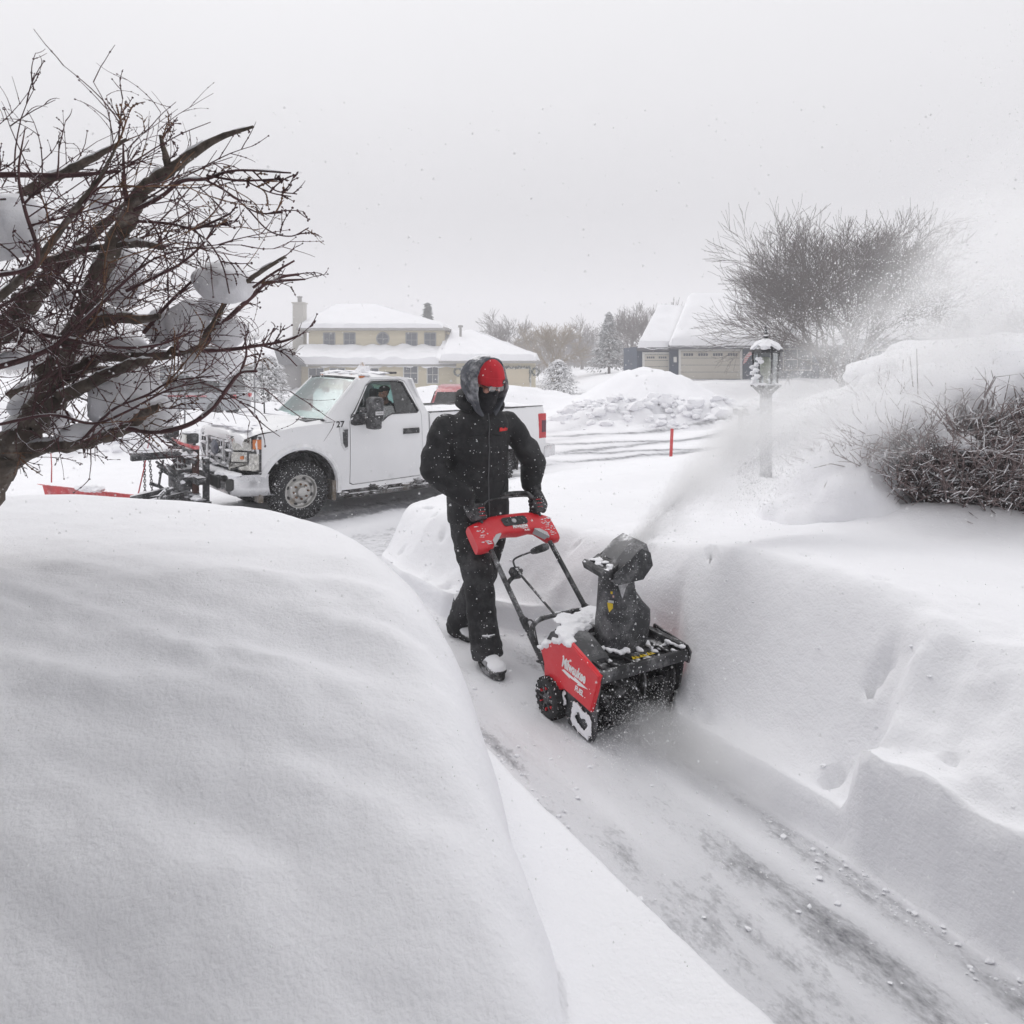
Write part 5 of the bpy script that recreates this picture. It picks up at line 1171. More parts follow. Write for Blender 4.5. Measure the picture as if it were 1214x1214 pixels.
mb.add([(-9.6, -4, 5.35), (-9.6, 2.8, 5.35), (-1.5, 2.8, 5.35), (-1.5, -4, 5.35), (-5.5, 2.8, 7.5), (-5.5, -4, 7.5)], [(2, 3, 5, 4), (0, 1, 4, 5), (1, 2, 4), (0, 3, 2, 1)]); mb.build('roof', RDB, hb, smooth=False)
mb = MB(); mb.box((-.5, .005, .1), (.5, .06, 2.15)); dr_ = mb.build('front_door', mat('dark_door', (.06, .05, .05), .5), hb); mb = MB(); mb.lathe([(0, .06), (.03, .05), (.03, .02), (.012, 0)], Matrix.Translation((.4, .06, 1.05)) @ Matrix.Rotation(R(-90), 4, 'X'), 12); mb.build('door_knob', CHROME, dr_)
mb = MB(); mb.box((-2.0, .0, 2.48), (.5, 1.35, 2.62)); mb.box((.36, 0.05, 0), (.48, .17, 2.48)); mb.build('porch_roof', BRK, hb, smooth=False)  # porch added overhead, out of view, to darken the nearest snow
for x in (-6.8, -4.4): housewin(hb, x, 1.4, 1.2, 1.3, -.02, glassm=WGLS, frm=TRIMW).location = (0, 2.36, 0)

# ================================================================ the man behind the snow blower
from mathutils.bvhtree import BVHTree
FW = Vector((.5, -.866, 0)); LT = Vector((.866, .5, 0)); UPV = Vector((0, 0, 1))
def limb(mb, pts, rad, n=14):
    pts = [Vector(p) for p in pts]; mb.tube(pts, rad, n)
    for p, r in zip(pts, rad if hasattr(rad, '__len__') else [rad]*len(pts)): mb.ell(p, (r, r, r), None, 8)
def smoothpath(pts, rad, k=5):
    """Catmull-Rom through the joints so limbs bend softly"""
    pts = [Vector(p) for p in pts]; P_ = [pts[0]*2-pts[1]]+pts+[pts[-1]*2-pts[-2]]; R_ = [rad[0]]+list(rad)+[rad[-1]]; o = []; q = []
    for i in range(1, len(P_)-2):
        for j in range(k):
            t = j/k; a, b_, c, d = P_[i-1:i+3]; o.append(.5*((2*b_)+(c-a)*t+(2*a-5*b_+4*c-d)*t*t+(3*b_-a-3*c+d)*t**3)); q.append(R_[i]*(1-t)+R_[i+1]*t)
    o.append(pts[-1]); q.append(rad[-1]); return o, q
def frame(o, f, u):
    f = f.normalized(); l = u.cross(f).normalized(); u = f.cross(l)
    return Matrix(((l.x, f.x, u.x, o.x), (l.y, f.y, u.y, o.y), (l.z, f.z, u.z, o.z), (0, 0, 0, 1)))   # x = left, y = forward, z = up
def head_shapes(mb, M):
    def e(c, r): mb.ell((0, 0, 0), r, M @ Matrix.Translation(c), 10)
    e((0, -.01, .045), (.076, .095, .088)); e((0, .012, -.02), (.064, .078, .085)); e((0, .035, -.075), (.046, .048, .035))
    e((0, .082, .028), (.055, .016, .014)); e((0, .092, -.005), (.012, .018, .030)); e((0, .103, -.020), (.016, .014, .012)); e((0, .080, -.055), (.026, .012, .007)); e((0, .080, -.068), (.022, .012, .008))
    for s in (-1, 1): e((s*.040, .062, -.018), (.024, .022, .022)); e((s*.077, -.005, .0), (.010, .022, .032))
SKIN = mat('skin', (.46, .26, .19), .55, var=.12, scale=12)
SKINC = mat('cold_skin', (.50, .24, .18), .5, var=.12, scale=12)
JACK = mat('jacket_black', (.0065, .0065, .008), .75, var=.35, scale=6, speck=.5, speck_scale=66, dust=.05, snow=.12, bump=.004, bscale=28)
TROU = mat('trousers_black', (.0065, .0065, .008), .8, var=.35, scale=7, speck=.6, speck_scale=70, dust=.09, snow=.12, bump=.004, bscale=30)
HOODM = mat('hood_grey', (.085, .09, .105), .95, var=.4, scale=18, snow=.45, dust=.75, bump=.006, bscale=40)
BEAN = mat('beanie_red', (.52, .018, .03), .9, var=.14, scale=30, bump=.0015, bscale=160, stretch=(1, 1, .25), speck=.15)
MASK = mat('mask_black', (.014, .014, .017), .85, var=.3, bump=.002, bscale=60, speck=.25)
GLOV = mat('glove_black', (.013, .013, .015), .75, var=.4, speck=.8, speck_scale=80, dust=.3)
BOOT = mat('boot_black', (.015, .015, .016), .7, var=.3, snow=.95, dust=.8, speck=1)
REDF = mat('red_thread', (.60, .03, .04), .7)
PEL = P(567, 607, 4.66); PO = Vector((PEL.x, PEL.y, 0))
J = dict(pel=P(567, 603, 4.66), waist=P(566, 566, 4.66), chest=P(563, 516, 4.61), neck=P(570, 482, 4.56), head=P(576.5, 455, 4.46),
         rs=P(527, 506, 4.50), re=P(514, 556, 4.46), rw=P(553, 591, 4.47), ls=P(602, 502, 4.72), le=P(632, 548, 4.82), lw=P(629, 577, 4.78),
         rh=P(554, 622, 4.60), rk=P(567, 692, 4.36), ra=P(577, 770, 4.27), lh=P(583, 620, 4.72), lk=P(567, 690, 4.62), la=P(546, 740, 4.76))
HF = (Vector((.66, -.75, 0)).normalized()*math.cos(R(20))-UPV*math.sin(R(20)))
HM = frame(J['head'], HF, UPV)
T0 = Matrix.Translation(-PO)
b_ = MB()
head_shapes(b_, HM)
limb(b_, [J['head']-UPV*.05-HF*.03, J['neck']], [.058, .062]); limb(b_, [J['neck'], J['chest'], J['waist'], J['pel']], [.07, .125, .115, .13])
for s, e, w_ in (('rs', 're', 'rw'), ('ls', 'le', 'lw')): limb(b_, [J['chest'], J[s], J[e], J[w_]], [.08, .055, .042, .030])
for h, k, a in (('rh', 'rk', 'ra'), ('lh', 'lk', 'la')): limb(b_, [J['pel'], J[h], J[k], J[a]], [.10, .085, .058, .042])
b_.v = [T0 @ v for v in b_.v]
me = fuse(b_, .0055, 3, None, 'person'); person = link('person', me, SKINC); person.location = PO
tag(person, 'man in black winter jacket, grey hood and red beanie pushing the red snow blower', 'person')
def clothes(name, mb, vox, m, sm=4, disp=None, parent=person):
    mb.v = [T0 @ v for v in mb.v]; return link(name, fuse(mb, vox, sm, disp, name), m, parent)
def wr(amp, f=9., seed=0.):
    def d(co, no):
        x, y, z = co.T
        a = fbm(x*f+seed, z*f*1.6, y*f, 4); b2 = 1-np.abs(fbm(x*f*.7+3+seed, z*f*1.5, y*f*.7+2, 2))*2.2
        return amp*(a*.7+np.clip(b2, -1, 1)*.5)
    return d
# jacket
mb = MB()
def ring(c, rx, ry, n=22, tilt=0.0, fx=FW, lx=LT):
    return [c+lx*(rx*math.copysign(abs(math.cos(a))**.85, math.cos(a)))+fx*(ry*math.copysign(abs(math.sin(a))**.85, math.sin(a)))+UPV*(tilt*math.sin(a)) for a in [2*math.pi*k/n for k in range(n)]]
pe, wa, ch, ne = J['pel'], J['waist'], J['chest'], J['neck']
mb.loft([ring(pe-UPV*.085, 0.197, 0.150, tilt=-.01), ring(pe-UPV*.02, 0.206, 0.158), ring(pe+UPV*.05, 0.205, 0.158), ring(wa.lerp(pe, .3), 0.201, 0.156), ring(wa.lerp(ch, .3), 0.206, 0.160), ring(wa.lerp(ch, .7), 0.219, 0.163), ring(ch+UPV*.02, 0.221, 0.160), ring(ch.lerp(ne, .45), 0.206, 0.141), ring(ch.lerp(ne, .8), 0.153, 0.109), ring(ne+UPV*.01, 0.098, 0.095), ring(ne+UPV*.05+HF*.01, 0.088, 0.090)])
for s, e, w_, sgn in (('rs', 're', 'rw', -1), ('ls', 'le', 'lw', 1)):
    sh = J[s]; el = J[e]; wr_ = J[w_]; pts, rad = smoothpath([sh+(ch-sh)*.35-UPV*.01, sh, sh.lerp(el, .5)+LT*sgn*.012, el, el.lerp(wr_, .5), wr_+(wr_-el)*.05], [.094, .078, .080, .082, .074, .060], 7)
    rad = [r*(1+.055*math.sin(i*1.25)*(i > 6)) for i, r in enumerate(rad)]; mb.tube(pts, rad, 18)
    for p, r in list(zip(pts, rad))[::3]: mb.ell(p, (r*.98,)*3, None, 7)
jk = clothes('jacket', mb, .0095, JACK, 5, wr(.0085, 8.0))
BV = BVHTree.FromObject(jk, bpy.context.evaluated_depsgraph_get())
# seams, zip and hem of the jacket
def on_jacket(p, d, off=.002):
    h, n_, i, ds = BV.ray_cast((T0 @ p)-d.normalized()*.6, d.normalized()); return (h+n_*off, n_) if h else (None, None)
def seam(pts, d, r, name, m, parent=jk):
    q_ = []
    for p in pts:
        h, n_ = on_jacket(p, d)
        if h: q_.append(h)
    if len(q_) > 2: o = MB(); o.tube(q_, r, 5); o.build(name, m, parent)
SEAMM = mat('seam_black', (.006, .006, .007), .6)
ZIP = mat('zip_grey', (.10, .10, .105), .4, .5)
seam([pe.lerp(ne, k/24)-UPV*.05*(1-k/24) for k in range(25)], -FW, .0045, 'zip', ZIP)
seam([ch+LT*(k/10-1)*.16+UPV*(.02-.02*abs(k/10-1)) for k in range(3, 18)], -FW, .003, 'yoke_seam', SEAMM)
for sg in (-1, 1): seam([pe+LT*sg*(.07+.06*k/8)+UPV*(.08+.10*k/8) for k in range(9)], -FW, .004, 'pocket_seam', SEAMM)
# chest badge
hp, hn_ = on_jacket(ch+LT*.125+UPV*.045, -FW, .004)
zx = hn_; lx = UPV.cross(zx).normalized(); ux = zx.cross(lx)
MX = Matrix(((lx.x, ux.x, zx.x, hp.x), (lx.y, ux.y, zx.y, hp.y), (lx.z, ux.z, zx.z, hp.z), (0, 0, 0, 1)))
text('Milwaukee', .030, MX, mat('badge_red', (.75, .03, .03), .6), jk, 'chest_badge', ext=.002, shear=.25, bold=.0016, xs=.62)
# trousers
mb = MB()
mb.loft([ring(pe+UPV*.06, .165, .125), ring(pe, .18, .135), ring(pe-UPV*.07, .175, .135), ring((J['rh']+J['lh'])/2-UPV*.06, .155, .125)])
for h, k, a in (('rh', 'rk', 'ra'), ('lh', 'lk', 'la')):
    H_, K_, A_ = J[h], J[k], J[a]; ex_ = (A_-K_).normalized()
    pts, rad = smoothpath([H_+UPV*.05, H_, H_.lerp(K_, .5)+FW*.01, K_+FW*.012, K_.lerp(A_, .5)-FW*.008, A_-ex_*.02, A_+ex_*.045], [.11, .112, .104, .088, .088, .092, .090], 6)
    rad = [r*(1+.04*math.sin(i*1.7)*(i > 12)) for i, r in enumerate(rad)]; mb.tube(pts, rad, 18)
    for p, r in list(zip(pts, rad))[3:-4:3]: mb.ell(p, (r*.97,)*3, None, 7)
clothes('trousers', mb, .0095, TROU, 4, wr(.0105, 9.0, 5.))
# boots
def boot(an, toe, name='boot', pitch=0.0):
    f = Vector((toe.x-an.x, toe.y-an.y, 0)).normalized(); M = frame(an, f, UPV) @ Matrix.Rotation(pitch, 4, 'X')
    mb = MB(); E = lambda c, r: mb.ell((0, 0, 0), r, M @ Matrix.Translation(c), 10)
    mb.tube([M @ Vector((0, -.01, .10)), M @ Vector((0, -.01, 0)), M @ Vector((0, 0, -.05))], [.060, .058, .058], 14)
    E((0, -.02, -.045), (.050, .062, .045)); E((0, .06, -.045), (.050, .09, .040)); E((0, .135, -.052), (.053, .075, .036)); E((0, .17, -.058), (.047, .045, .028))
    bt = clothes(name, mb, .006, BOOT, 3, wr(.004, 14., 2.))
    s_ = MB(); out_ = [(.036*1.35*math.cos(t_)*(1.12 if math.sin(t_) > 0 else .95), .055+.155*math.sin(t_)) for t_ in [2*math.pi*k/28 for k in range(28)]]
    s_.loft([[T0 @ (M @ Vector((x*k_, .055+(y-.055)*k_, z))) for x, y in out_] for z, k_ in ((-.075, 1.0), (-.082, 1.06), (-.098, 1.05), (-.104, 1.0))])
    s_.build('sole', mat('boot_sole', (.02, .02, .02), .8, dust=.5, speck=.8), bt); return bt
fa = P(577.5, 772, 4.25); fa.z = .104; J_f = fa
boot(Vector((fa.x, fa.y, .108)), Vector((fa.x, fa.y, 0))+Vector((.42, -.91, 0)), pitch=0)
ba = J['la']-Vector((0, 0, .06)); boot(Vector((ba.x, ba.y, .155)), ba+FW, pitch=R(-26))
# beanie with turned up band, mask, glasses, hood
def hd_ell(name, c, r, m, zmin=None, zmax=None, ymin=None, th=0.0, amp=.0, n=26, pl=None):
    bm = bmesh.new(); bmesh.ops.create_uvsphere(bm, u_segments=n*2, v_segments=n, radius=1)
    for v in bm.verts: v.co = Vector((v.co.x*r[0]+c[0], v.co.y*r[1]+c[1], v.co.z*r[2]+c[2]))
    for co_, no_ in (pl or []): bmesh.ops.bisect_plane(bm, geom=bm.verts[:]+bm.edges[:]+bm.faces[:], plane_co=co_, plane_no=no_, clear_outer=True)
    if th: bmesh.ops.solidify(bm, geom=bm.faces[:], thickness=th)
    for v in bm.verts:
        v.co += v.co.normalized()*amp*mnoise.noise(v.co*14)
    mb = MB(); mb.bm(bm, T0 @ HM); return mb
bn = hd_ell('beanie', (0, -.008, .038), (.094, .118, .124), BEAN, th=-.006, amp=.003, pl=[((0, 0, .012), (0, .12, -1))]).build('beanie', BEAN, person, sharp=60)
mb = MB(); prof = [(.0, .0), (.008, .006), (.009, .025), (.008, .048), (.0, .054), (-.006, .045), (-.006, .008)]
rings = []
for k in range(49):
    a = 2*math.pi*k/48; rx, ry = .094, .118; rings.append([T0 @ (HM @ Vector(((rx+o)*math.cos(a), -.012+(ry+o)*math.sin(a), .014+z+.012*math.sin(a)))) for o, z in prof])
mb.loft(rings, 0, False); mb.build('beanie_band', BEAN, bn)
mb = MB(); rr_ = [HM @ Vector((.038+.030*i/6-.015, 0, 0)) for i in range(7)]
a0, a1 = 52, 74; prof = []
for a in [a0+(a1-a0)*i/6 for i in range(7)]: prof.append([T0 @ (HM @ Vector(((.094+.0105)*math.cos(R(a)), -.012+(.118+.0105)*math.sin(R(a)), .014+z+.012*math.sin(R(a))))) for z in (.012, .042)])
mb.loft(prof, 0, False, False); pt = mb.build('beanie_patch', mat('patch_black', (.03, .01, .012), .7), bn, smooth=False)
am = R(63); nrm = (HM.to_3x3() @ Vector((math.cos(am)/.09, math.sin(am)/.11, 0))).normalized(); up_ = HM.to_3x3() @ Vector((0, 0, 1)); lx = up_.cross(nrm).normalized(); up_ = nrm.cross(lx)
o_ = T0 @ (HM @ Vector(((.094+.0130)*math.cos(am), -.012+(.118+.0130)*math.sin(am), .014+.027+.012*math.sin(am))))
text('Milwaukee', .0125, Matrix(((lx.x, up_.x, nrm.x, o_.x), (lx.y, up_.y, nrm.y, o_.y), (lx.z, up_.z, nrm.z, o_.z), (0, 0, 0, 1))), mat('patch_white', (.75, .75, .75), .7), pt, 'patch_lettering', ext=.0006, shear=.3, bold=.0006, xs=.52)
mb = MB(); M = T0 @ HM
for c, r in (((0, .015, -.045), (.074, .090, .068)), ((0, .045, -.085), (.055, .060, .045)), ((0, .0, -.11), (.075, .085, .07)), ((0, .098, -.018), (.019, .018, .020)), ((0, -.03, -.05), (.082, .085, .09))): mb.ell((0, 0, 0), r, HM @ Matrix.Translation(c), 10)
mb.tube([HM @ Vector((0, -.0, -.08)), J['neck']+HF*.02, J['neck']-UPV*.05], [.082, .088, .10], 18)
clothes('face_mask', mb, .005, MASK, 3, wr(.003, 16., 1.))
mb = MB()
for s in (-1, 1):
    ctr = Vector((s*.033, .106, .008)); rim_ = [ctr+Vector((.029*math.copysign(abs(math.cos(t_))**.7, math.cos(t_)), -.16*abs(s*.033+.029*math.cos(t_)-0)**1.5*1.6, .019*math.copysign(abs(math.sin(t_))**.7, math.sin(t_)))) for t_ in [2*math.pi*k/20 for k in range(21)]]
    mb.tube([M @ p for p in rim_], .0018, 6, caps=False); mb.tube([M @ Vector((s*.062, .092, .012)), M @ Vector((s*.082, .04, .014)), M @ Vector((s*.084, -.01, .008))], .0022, 6)
mb.tube([M @ Vector((-.006, .107, .012)), M @ Vector((0, .111, .014)), M @ Vector((.006, .107, .012))], .002, 6)
gf = mb.build('glasses', mat('glasses_frame', (.05, .05, .055), .25, .3), person)
for s in (-1, 1):
    mb = MB(); rim_ = [M @ (Vector((s*.033, .1055, .008))+Vector((.028*math.copysign(abs(math.cos(t_))**.7, math.cos(t_)), -.16*abs(s*.033+.029*math.cos(t_))**1.5*1.6, .018*math.copysign(abs(math.sin(t_))**.7, math.sin(t_))))) for t_ in [2*math.pi*k/20 for k in range(20)]]
    mb.add(rim_, [tuple(range(20))]); mb.build('glasses_lens', glass('spectacle_lens' if s < 0 else 'spectacle_lens_b', (.88, .9, .92), .55), gf, smooth=False)
    mb = MB(); mb.ell((0, 0, 0), (.0125,)*3, M @ Matrix.Translation((s*.031, .077, .006)), 8); mb.build('eye', mat('eye', (.35, .33, .32), .2), person)
# hood: deep shell, open at the front
def hoodshell():
    mb = MB(); rings = []
    n = 30
    # stations from the nape forward to the opening; each ring is an arch open at the throat
    for (y, rx, rz, zc, low) in ((-.165, .02, .02, .02, .0), (-.158, .085, .080, .02, .05), (-.12, .128, .130, .02, .10), (-.05, .142, .150, .022, .14), (.03, .143, .156, .020, .165), (.085, .137, .152, .014, .185), (.112, .128, .144, .008, .195), (.118, .119, .135, .006, .19), (.108, .112, .128, .006, .185), (.05, .118, .132, .010, .165), (-.05, .124, .134, .016, .13), (-.12, .105, .11, .018, .08), (-.145, .03, .03, .02, .02)):
        r_ = []
        for k in range(n+1):
            a = R(-62+304*k/n); x = rx*math.cos(a); z = zc+rz*math.sin(a)
            if math.sin(a) < 0: z = zc+math.sin(a)*(rz+low*.35); x *= (1-.16*abs(math.sin(a)))
            yy = y-max(0, y)*(.86*max(0, math.sin(a))**.7+.34*abs(math.cos(a)))
            r_.append(T0 @ (HM @ Vector((x, yy, z))))
        rings.append(r_)
    mb.loft(rings, 0, False, False); return mb
hs_ = hoodshell()
bmh = hs_.mesh('hood'); me = evaluated(bmh, [('SUBSURF', dict(levels=2, render_levels=2))])
n_ = len(me.vertices); co = np.empty(n_*3); no = np.empty(n_*3); me.vertices.foreach_get('co', co); me.vertices.foreach_get('normal', no); co = co.reshape(-1, 3); no = no.reshape(-1, 3)
co = co+no*wr(.006, 12., 7.)(co, no)[:, None]; me.vertices.foreach_set('co', co.ravel()); me.update(); me.name = 'hood'
hd_ = link('hood', me, HOODM, person)
# hood's shoulder collar, falls in folds behind the neck
mb = MB(); nk = J['neck']
pts = []
for k in range(25):
    a = R(-40+260*k/24); pts.append(nk+LT*(.125*math.cos(a))-FW*(.115*math.sin(a))+UPV*(.015+.03*math.sin(a)))
mb.tube(pts, [.03+.018*math.sin(math.pi*k/24) for k in range(25)], 12); mb.tube([p+UPV*.045-FW*.01 for p in pts[2:-2]], .034, 12)
mb.ell(nk-FW*.085+UPV*.04, (.11, .07, .07)); mb.ell(nk-FW*.05-LT*.10+UPV*.03, (.05, .06, .05))
clothes('collar', mb, .008, JACK, 4, wr(.007, 11., 9.))

# gloves that close on the handle's side grips
def glove(G, A, B, wrist, name='glove'):
    A = A.normalized(); B = (B-A*B.dot(A)).normalized(); C = A.cross(B)
    mb = MB()
    mb.tube([wrist-(G+B*.05-wrist).normalized()*.05, wrist, wrist.lerp(G+B*.050, .6), G+B*.052], [.044, .040, .040, .036], 14)
    for o in (-.026, -.009, .009, .026): mb.ell(G+B*.047+A*o*1.15, (.024, .024, .024), None, 8)
    mb.ell(G+B*.046, (.040, .036, .036))
    for i, (o, L_) in enumerate(((-.036, .86), (-.012, 1.0), (.012, 1.04), (.036, .94))):
        pts = [G+A*o*.9+B*.048+C*.004]
        for j, an in enumerate((35, 80, 130, 185, 235)):
            an_ = an*L_; r_ = (.046, .040, .036, .033, .031)[j]; pts.append(G+A*o*1.05+(B*math.cos(R(an_))+C*math.sin(R(an_)))*r_)
        limb(mb, pts, [.0165, .016, .015, .0145, .0135, .012], 10)
    t_ = [wrist.lerp(G+B*.05, .55)-C*.022+A*.012, G+A*.022-C*.042+B*.030, G+A*.030-C*.040-B*.010, G+A*.034-C*.018-B*.036]; limb(mb, t_, [.021, .018, .016, .0135], 10)
    g_ = clothes(name, mb, .0042, GLOV, 3, wr(.0022, 26., 3.))
    cf = MB(); d = (wrist-(G+B*.05)).normalized(); cf.tube([wrist+d*.07, wrist+d*.045, wrist+d*.01, wrist-d*.02], [.061, .063, .058, .045], 16); cf.v = [T0 @ v for v in cf.v]; cf.build('glove_cuff', GLOV, g_, sharp=60)
    th = MB(); 
    for o in (-.03, -.006, .018):
        th.tube([T0 @ (G+A*o+(B*math.cos(R(an))+C*math.sin(R(an)))*(.0555 if an < 60 else .052)) for an in (60, 75, 90, 105)], .0022, 5)
    th.build('red_piping', REDF, g_); return g_

# ---------------------------------------------------------------- driver in the cab
TWM = Matrix.Translation(TRUCK_O) @ Matrix.Rotation(TA, 4, 'Z')
def TP(x, y, z): return TWM @ Vector((x, y, z))
hc = TP(1.61, .46, 1.775); df = (TWM.to_3x3() @ Vector((-1, -.28, -.05))).normalized(); DM = frame(hc, df, UPV)
DO = TP(1.66, .55, .9)
T0d = Matrix.Translation(-DO); b_ = MB(); head_shapes(b_, DM); limb(b_, [hc-UPV*.06, TP(1.70, .54, 1.60), TP(1.76, .55, 1.42), TP(1.80, .55, 1.10)], [.055, .06, .13, .15])
hips = TP(1.78, .55, 1.14)
for s in (-1, 1):
    limb(b_, [TP(1.74, .55+s*.17, 1.50), TP(1.55, .55+s*.26, 1.30), TP(1.25, .55+s*.14, 1.38)], [.06, .045, .035]); limb(b_, [hips, TP(1.45, .55+s*.12, 1.18), TP(1.10, .55+s*.12, 1.05), TP(1.0, .55+s*.12, .86)], [.10, .08, .055, .045])
    hm_ = TP(1.20, .55+s*.14, 1.40); b_.ell(hm_, (.035, .035, .045))
    for i in range(4): limb(b_, [hm_+UPV*(.018*i-.03), hm_+UPV*(.018*i-.03)+(TWM.to_3x3() @ Vector((-.045, -s*.01, 0))), hm_+UPV*(.018*i-.03)+(TWM.to_3x3() @ Vector((-.05, -s*.045, 0)))], [.010, .009, .008], 8)
b_.v = [T0d @ v for v in b_.v]; me = fuse(b_, .007, 2, None, 'person'); drv = link('person', me, SKIN); drv.location = DO; tag(drv, 'bearded driver in a dark cap and jacket at the wheel of the white pickup', 'person')
mb = MB(); limb(mb, [TP(1.72, .54, 1.57), TP(1.77, .55, 1.42), TP(1.80, .55, 1.10)], [.09, .165, .17])
for s in (-1, 1): limb(mb, [TP(1.75, .55+s*.16, 1.49), TP(1.56, .55+s*.26, 1.30), TP(1.28, .55+s*.15, 1.375)], [.085, .068, .052])
mb.v = [T0d @ v for v in mb.v]; link('jacket', fuse(mb, .012, 4, wr(.008, 9.)), mat('driver_jacket', (.04, .042, .04), .85, var=.4), drv)
mb = MB(); 
for s in (-1, 1): limb(mb, [TP(1.78, .55, 1.12), TP(1.45, .55+s*.12, 1.17), TP(1.10, .55+s*.12, 1.04), TP(1.0, .55+s*.12, .88)], [.13, .095, .07, .06])
mb.v = [T0d @ v for v in mb.v]; link('trousers', fuse(mb, .012, 4), mat('driver_trousers', (.03, .03, .035), .85), drv)
CAPM = mat('cap_dark', (.03, .035, .03), .85, var=.3)
bm = bmesh.new(); bmesh.ops.create_uvsphere(bm, u_segments=28, v_segments=14, radius=1)
for v in bm.verts: v.co = Vector((v.co.x*.087, v.co.y*.108-.012, v.co.z*.085+.05))
bmesh.ops.bisect_plane(bm, geom=bm.verts[:]+bm.edges[:]+bm.faces[:], plane_co=(0, 0, .048), plane_no=(0, 0, -1), clear_outer=True)
mb = MB(); mb.bm(bm, T0d @ DM); cp_ = mb.build('cap', CAPM, drv)
mb = MB(); mb.loft([[T0d @ (DM @ Vector((x, .085+.075*(1-(x/.07)**2)**.5 if e_ else .075, .050-.012*(1 if e_ else 0)-.25*x*x))) for x in [-.069+.138*i/12 for i in range(13)]] for e_ in (0, 1)], 0, False, False); mb.build('cap_peak', CAPM, cp_)
mb = MB(); mb.ell((0, 0, 0), (.060, .060, .050), T0d @ DM @ Matrix.Translation((0, .022, -.068)), 9); mb.ell((0, 0, 0), (.070, .03, .035), T0d @ DM @ Matrix.Translation((0, -.005, -.045)), 9); mb.build('beard', mat('beard', (.10, .055, .035), .9, var=.3), drv)
for s in (-1, 1): mb = MB(); mb.ell((0, 0, 0), (.011,)*3, T0d @ DM @ Matrix.Translation((s*.031, .076, .008)), 7); mb.build('eye', mat('driver_eye', (.3, .28, .27), .2), drv)

# ================================================================ the snow blower
BA = math.atan2(-.866, .5)
blw = empty('snow_blower', (.356, 3.434, 0.0), BA, 'red and black battery snow blower throwing snow, pushed along the cleared path', 'snow blower')
BW = Matrix.Translation(blw.location) @ Matrix.Rotation(BA, 4, 'Z')
# local axes: x forward, y to the machine's left (right in the picture), z up; near side plate at y = 0, far plate at y = .53
W_ = .53
MRED = mat('machine_red', (.68, .012, .024), .38, var=.05, scale=6, speck=.25, speck_scale=90, coat=.15, dust=.06)
MGREY = mat('machine_grey', (.055, .056, .060), .6, var=.2, dust=.35, speck=.5, speck_scale=80)
MBLK = mat('machine_black', (.016, .016, .018), .5, var=.25, snow=.18, dust=.35, speck=.7, speck_scale=70)
TUBE = mat('handle_tube', (.045, .045, .048), .5, .3, var=.2, dust=.65, speck=.8, speck_scale=110, snow=.35)
GRIP = mat('grip_foam', (.018, .018, .019), .85, speck=.5, dust=.4)
SILV = mat('light_grey_plastic', (.50, .50, .51), .5)
CHUTEM = mat('chute_black', (.022, .023, .026), .5, var=.2, dust=.28, speck=.75, speck_scale=150, snow=.25)
def Mxz(y, flip=False): return Matrix(((1, 0, 0, 0), (0, 0, -1 if not flip else 1, y), (0, 1, 0, 0), (0, 0, 0, 1)))
# side plates
plate = [(-.02, .0), (.045, .012), (.068, .05), (.075, .18), (.10, .30), (.115, .365), (-.10, .405), (-.30, .33), (-.345, .28), (-.345, .14), (-.20, .06), (-.10, .012)]
for y, nm in ((.0, 'near'), (W_-.008, 'far')):
    mb = MB(); mb.prism([plate], -.012, Mxz(y)); mb.build('side_plate', MGREY if y == 0 else MBLK, blw, sharp=30, fix=True)
# auger housing: curved back and flat top
mb = MB(); rings = []
hp_ = [(.115, .345), (.04, .36), (-.10, .362), (-.16, .34), (-.20, .28), (-.22, .20), (-.20, .12), (-.14, .05), (-.05, .02)]
outer = [Vector((x, 0, z)) for x, z in hp_]; inner = [Vector((x*.93+.01, 0, z-.014 if i < 3 else z)) for i, (x, z) in enumerate(hp_)]
for y in (.0, W_): rings.append([Vector((p.x, y, p.z)) for p in outer+inner[::-1]])
mb.loft(rings, 0, False, True); mb.build('auger_housing', MBLK, blw, sharp=40, fix=True)
mb = MB(); mb.box((.100, -.004, .318), (.128, W_+.004, .372), b=.005); mb.box((-.16, W_-.03, .36), (.10, W_+.008, .400), b=.006)
for y in (.10, .20, .33, .43): mb.box((-.06, y-.006, .362), (.10, y+.006, .376), b=.002)
mb.box((-.06, .02, .362), (.10, .045, .385), b=.004); mb.build('housing_rim', MBLK, blw, sharp=30)
mb = MB(); mb.prism([[(-.17, .30), (.12, .30), (.135, .36), (.11, .385), (-.14, .415)]], -.01, Mxz(W_+.012)); mb.build('side_plate_cap', MBLK, blw, fix=True)
# red side cover with a fold along its front edge
cov = [(-.370, .300), (-.335, .372), (-.215, .412), (-.130, .432), (.118, .352), (.100, .280), (.072, .150), (-.055, .205), (-.155, .215), (-.330, .140), (-.345, .235)]
cv = [(-.385, .325), (-.18, .430), (-.115, .440), (.130, .362), (.105, .28), (.060, .165), (-.06, .178), (-.165, .186), (-.335, .082), (-.343, .25)]
mb = MB(); mb.prism([cv], .022, Mxz(-.001)); 
bm = bmesh.new(); bm.from_mesh(mb.mesh('t')); bmesh.ops.recalc_face_normals(bm, faces=bm.faces)
es = [e for e in bm.edges if all(v.co.y < -.02 for v in e.verts) and len(e.link_faces) == 2 and abs(e.calc_face_angle(0)) > 1]
bmesh.ops.bevel(bm, geom=es, offset=.006, segments=3, affect='EDGES'); mb = MB(); mb.bm(bm); mb.build('side_cover', MRED, blw, sharp=30)
far = MB(); far.prism([[(x*.8-.03, z*.9) for x, z in cv]], .012, Mxz(W_+.014)); far.build('side_cover', MRED, blw, sharp=30, fix=True)
